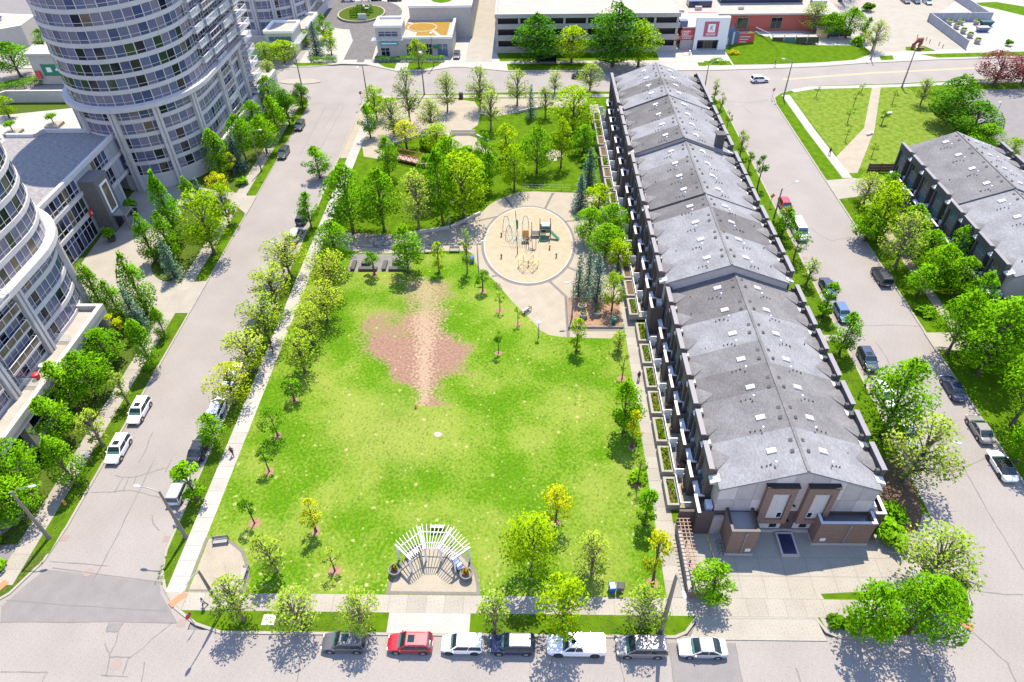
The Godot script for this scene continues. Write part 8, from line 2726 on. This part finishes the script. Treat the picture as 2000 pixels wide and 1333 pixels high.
	tag(put("utility_cover", b, M.white, null, Vector3(-27.2, 0.01, -34.0)), "white utility cover in the bottom verge", "utility cover")
	b = MB.new()
	b.prism(rounded(pts([-0.6, -0.3, 0.1, -0.5, 0.7, 0.0, 0.3, 0.5, -0.4, 0.4]), 1), 0, 0.05)
	tag(put("flat_stone", b, M.roof_pale, null, Vector3(-11.9, 0.01, -59.5)), "pale flat stone in the middle of the lawn", "stone")
	t = thing("bus_shelter", "dark bus shelter with a white roof before the parking garage", "bus shelter", Vector3(5.0, 0, -193.2))
	b = MB.new()
	b.box(Vector3(-2.6, 0, -0.7), Vector3(2.6, 2.3, -0.6))
	for x in [-2.6, 2.5]: b.box(Vector3(x, 0, -0.6), Vector3(x + 0.1, 2.3, 0.6))
	put("wall", b, M.pane_dark, t)
	b = MB.new()
	b.box(Vector3(-1.0, 2.3, -0.8), Vector3(2.8, 2.45, 0.8))
	b.box(Vector3(-2.8, 2.3, -0.8), Vector3(-1.0, 2.449, 0.8))
	put("roof", b, M.siding_grey, t)
	b = MB.new()
	b.box(Vector3(-0.5, 0, -0.45), Vector3(0.5, 1.5, 0.45))
	tag(put("utility_cabinet", b, M.charcoal, null, Vector3(-16.9, 0.02, -169.0)), "dark utility cabinet by the far street behind the pale trees", "utility cabinet")
	t = thing("leaning_barrier", "red and white barrier pole before the brick building portal", "barrier", Vector3(44.4, 0, -198.4))
	b = MB.new()
	b.bar(Vector3(-1.6, 2.0, 0.2), Vector3(0.6, 0.9, 0.0), 0.1, 0.12)
	put("pole", b, M.sign_red, t)
	b = MB.new()
	b.box(Vector3(0.4, 0, -0.2), Vector3(0.8, 1.1, 0.2))
	put("stand", b, M.white, t)
	for q in [[102.4, -246, "left one of two tall pine trunks at the top edge"], [106.4, -252, "right one of two tall pine trunks at the top edge"]]:
		t = thing("pine_tree", q[2], "tree", Vector3(q[0], 0, q[1]))
		b = MB.new()
		b.tube([Vector3.ZERO, Vector3(0.4, 7, 0), Vector3(0.8, 14, 0)], [0.75, 0.6, 0.3], 8)
		put("trunk", b, M.wood_dark, t)
		put("crown", shrub_mesh(4.5, 6.5, 900, 17), M.leaf_dark, t, Vector3(0.7, 11, 0))
	for k in 3:
		t = thing("picnic_bench", ["pale bench beside the grey path, upper one", "pale bench beside the grey path, lower one", "pale table with a broken top by the multi-stemmed tree"][k], "bench", [Vector3(84.6, 0.02, -158.2), Vector3(76.4, 0.02, -147.6), Vector3(69.2, 0.02, -108.6)][k], 0.5)
		b = MB.new()
		b.box(Vector3(-0.9, 0.42, -0.25), Vector3(0.9, 0.5, 0.25))
		put("seat", b, M.white, t)
		for x in [-0.7, 0.55]:
			b = MB.new()
			b.box(Vector3(x, 0, -0.22), Vector3(x + 0.15, 0.42, 0.22))
			put("leg", b, M.white, t)

func pose(walk: bool) -> Array:   # bones: from, to, radii, what it is (0 skin, 1 top, 2 trousers, 3 shoe)
	var s := 0.26 if walk else 0.03
	var B := []
	B.append([Vector3(0, 0.98, 0), Vector3(0, 1.18, 0.0), 0.145, 0.14, 1])
	B.append([Vector3(0, 1.18, 0), Vector3(0, 1.36, 0.0), 0.14, 0.155, 1])
	B.append([Vector3(-0.15, 1.4, 0), Vector3(0.15, 1.4, 0), 0.075, 0.075, 1])
	B.append([Vector3(0, 1.44, 0), Vector3(0, 1.55, 0.015), 0.058, 0.055, 0])
	B.append([Vector3(0, 1.62, 0.02), Vector3(0, 1.68, 0.015), 0.088, 0.095, 0])
	B.append([Vector3(0, 1.61, 0.105), Vector3(0, 1.635, 0.1), 0.016, 0.012, 0])
	B.append([Vector3(-0.085, 0.95, 0), Vector3(0.085, 0.95, 0), 0.13, 0.13, 2])
	for k in [-1, 1]:
		var f: float = k * s
		var hip := Vector3(k * 0.095, 0.92, 0)
		var knee := Vector3(k * 0.1, 0.5, f * 0.55 + 0.04)
		var ankle := Vector3(k * 0.1, 0.09 + (0.05 if walk and k < 0 else 0.0), f)
		B.append([hip, knee, 0.098, 0.066, 2])
		B.append([knee, ankle, 0.062, 0.044, 2])
		B.append([ankle + Vector3(0, -0.035, -0.03), ankle + Vector3(0, -0.05, 0.15), 0.046, 0.038, 3])
		var sh := Vector3(k * 0.19, 1.39, 0)
		var el := Vector3(k * 0.245, 1.11, -f * 0.4 - 0.02)
		var wr := Vector3(k * 0.235, 0.88, -f * 0.7 + 0.07)
		B.append([sh, el, 0.056, 0.043, 1])
		B.append([el, wr, 0.04, 0.029, 0])
		B.append([wr, wr + Vector3(0, -0.075, 0.02), 0.03, 0.034, 0])
	return B

func body_field(p: Vector3, B: Array) -> Vector2:   # distance to the joined capsules, and which one is nearest
	var d := 9.0
	var near := 9.0
	var which := 0
	for i in B.size():
		var b: Array = B[i]
		var ab: Vector3 = b[1] - b[0]
		var t: float = clampf((p - b[0]).dot(ab) / ab.length_squared(), 0.0, 1.0)
		var e: float = (p - b[0] - ab * t).length() - lerpf(b[2], b[3], t)
		if e < near:
			near = e
			which = i
		var h := clampf(0.5 + 0.5 * (d - e) / 0.035, 0.0, 1.0)
		d = lerpf(d, e, h) - 0.035 * h * (1.0 - h)
	return Vector2(d, which)

func body_mesh(walk: bool, tones: Array) -> ArrayMesh:   # surface nets
	var B := pose(walk)
	var cs := 0.034
	var o := Vector3(-0.38, -0.02, -0.44)
	var nx := 23
	var ny := 54
	var nz := 26
	var data: Array = cached("body%s" % walk, func():
		var field := PackedFloat32Array()
		field.resize((nx + 1) * (ny + 1) * (nz + 1))
		for y in ny + 1:
			for z in nz + 1:
				for x in nx + 1: field[(y * (nz + 1) + z) * (nx + 1) + x] = body_field(o + Vector3(x, y, z) * cs, B).x
		return [field])
	var f: PackedFloat32Array = data[0]
	var mb := MB.new()
	var at := {}
	var st := [1, (nz + 1) * (nx + 1), nx + 1]
	for y in ny:
		for z in nz:
			for x in nx:
				var k := (y * (nz + 1) + z) * (nx + 1) + x
				var ins := 0
				var sum := Vector3.ZERO
				var cnt := 0
				for c in 8:
					if f[k + (c & 1) * st[0] + ((c >> 1) & 1) * st[1] + ((c >> 2) & 1) * st[2]] < 0.0: ins += 1
				if ins == 0 or ins == 8: continue
				for c in 8:
					var a := f[k + (c & 1) * st[0] + ((c >> 1) & 1) * st[1] + ((c >> 2) & 1) * st[2]]
					for ax in 3:
						if (c >> ax) & 1: continue
						var e := c | (1 << ax)
						var b := f[k + (e & 1) * st[0] + ((e >> 1) & 1) * st[1] + ((e >> 2) & 1) * st[2]]
						if (a < 0.0) == (b < 0.0): continue
						var p := Vector3(c & 1, (c >> 1) & 1, (c >> 2) & 1)
						p[ax] += a / (a - b)
						sum += p
						cnt += 1
				var w: Vector3 = o + (Vector3(x, y, z) + sum / cnt) * cs
				at[k] = mb.v.size()
				var q := body_field(w, B)
				var g := Vector3(body_field(w + Vector3(0.01, 0, 0), B).x - q.x, body_field(w + Vector3(0, 0.01, 0), B).x - q.x, body_field(w + Vector3(0, 0, 0.01), B).x - q.x)
				mb.v.append(w); mb.n.append(g.normalized()); mb.c.append(tones[B[int(q.y)][4]]); mb.uv.append(Vector2.ZERO)
	for k in at:
		for ax in 3:
			var a1: int = st[(ax + 1) % 3]
			var a2: int = st[(ax + 2) % 3]
			var k2: int = k + st[ax]
			if not (at.has(k - a1) and at.has(k - a2) and at.has(k - a1 - a2)): continue
			if (f[k] < 0.0) == (f[k2] < 0.0): continue
			var q := [at[k], at[k - a1], at[k - a1 - a2], at[k - a2]]
			if f[k] < 0.0: q.reverse()
			for t in [0, 1, 2, 0, 2, 3]: mb.ix.append(q[t])
	for k in [-1, 1]:   # five fingers on each hand, lightly curled, and the eyes
		var s := 0.26 if walk else 0.03
		var palm := Vector3(k * 0.235, 0.79, -k * s * 0.7 + 0.092)
		mb.col = tones[0]
		for i in 4:
			var r := palm + Vector3(0, 0, -0.03 + i * 0.02)
			var len: float = [0.055, 0.072, 0.076, 0.066][i]
			mb.tube([r, r + Vector3(-k * 0.004, -len * 0.55, 0.004), r + Vector3(-k * 0.02, -len, 0.012)], [0.0095, 0.009, 0.007], 5)
		mb.tube([palm + Vector3(0, 0.05, 0.03), palm + Vector3(-k * 0.01, 0.02, 0.062), palm + Vector3(-k * 0.02, -0.01, 0.07)], [0.012, 0.01, 0.008], 5)
		mb.col = Color(0.02, 0.015, 0.01)
		mb.ball(Vector3(k * 0.033, 1.655, 0.102), Vector3(0.012, 0.007, 0.008), 4, 6)
	return mb.mesh()

func person(x: float, z: float, turn: float, walk: bool, hair: Color, top: Color, legs: Color, label: String, long_hair := false, y := 0.02) -> void:
	var t := thing("person", label, "person", Vector3(x, y, z), turn)
	var m := mat("clothes_and_skin", 1, 1, 1, 0.8)
	m.vertex_color_use_as_albedo = true
	put("body", body_mesh(walk, [Color(0.42, 0.25, 0.17), top, legs, Color(0.06, 0.05, 0.05)]), m, t)
	var b := MB.new()
	b.ball(Vector3(0, 1.695, -0.012), Vector3(0.104, 0.1, 0.106), 7, 10)
	if long_hair: b.ball(Vector3(0, 1.56, -0.075), Vector3(0.085, 0.16, 0.06), 6, 9)
	put("hair", b, mat("hair", hair.r, hair.g, hair.b, 0.6), t)

func build_people() -> void:
	person(-34.4, -35.4, -1.2, true, Color(0.12, 0.045, 0.015), Color(0.33, 0.32, 0.36), Color(0.05, 0.05, 0.07), "person in a grey top walking on the sidewalk at the near left corner", true)
	person(-38.0, -55.8, 0.3, true, Color(0.03, 0.02, 0.015), Color(0.09, 0.035, 0.025), Color(0.04, 0.035, 0.04), "person in dark brown walking on the left park sidewalk beside the black car")
	person(-38.2, -75.2, 2.9, true, Color(0.06, 0.03, 0.02), Color(0.24, 0.05, 0.03), Color(0.06, 0.06, 0.08), "person in a rust red top on the left park sidewalk farther up")
	person(15.7, -69.8, 0.4, false, Color(0.02, 0.015, 0.012), Color(0.03, 0.03, 0.03), Color(0.05, 0.045, 0.04), "person in black standing on the townhouse footpath")
	person(66.1, -188.8, 1.3, true, Color(0.02, 0.015, 0.012), Color(0.02, 0.02, 0.025), Color(0.45, 0.3, 0.25), "person in a black top walking beside the far street")
	person(64.4, -138.0, 3.0, true, Color(0.02, 0.018, 0.015), Color(0.025, 0.025, 0.03), Color(0.03, 0.03, 0.04), "person in dark clothes walking beside the triangular lawn")
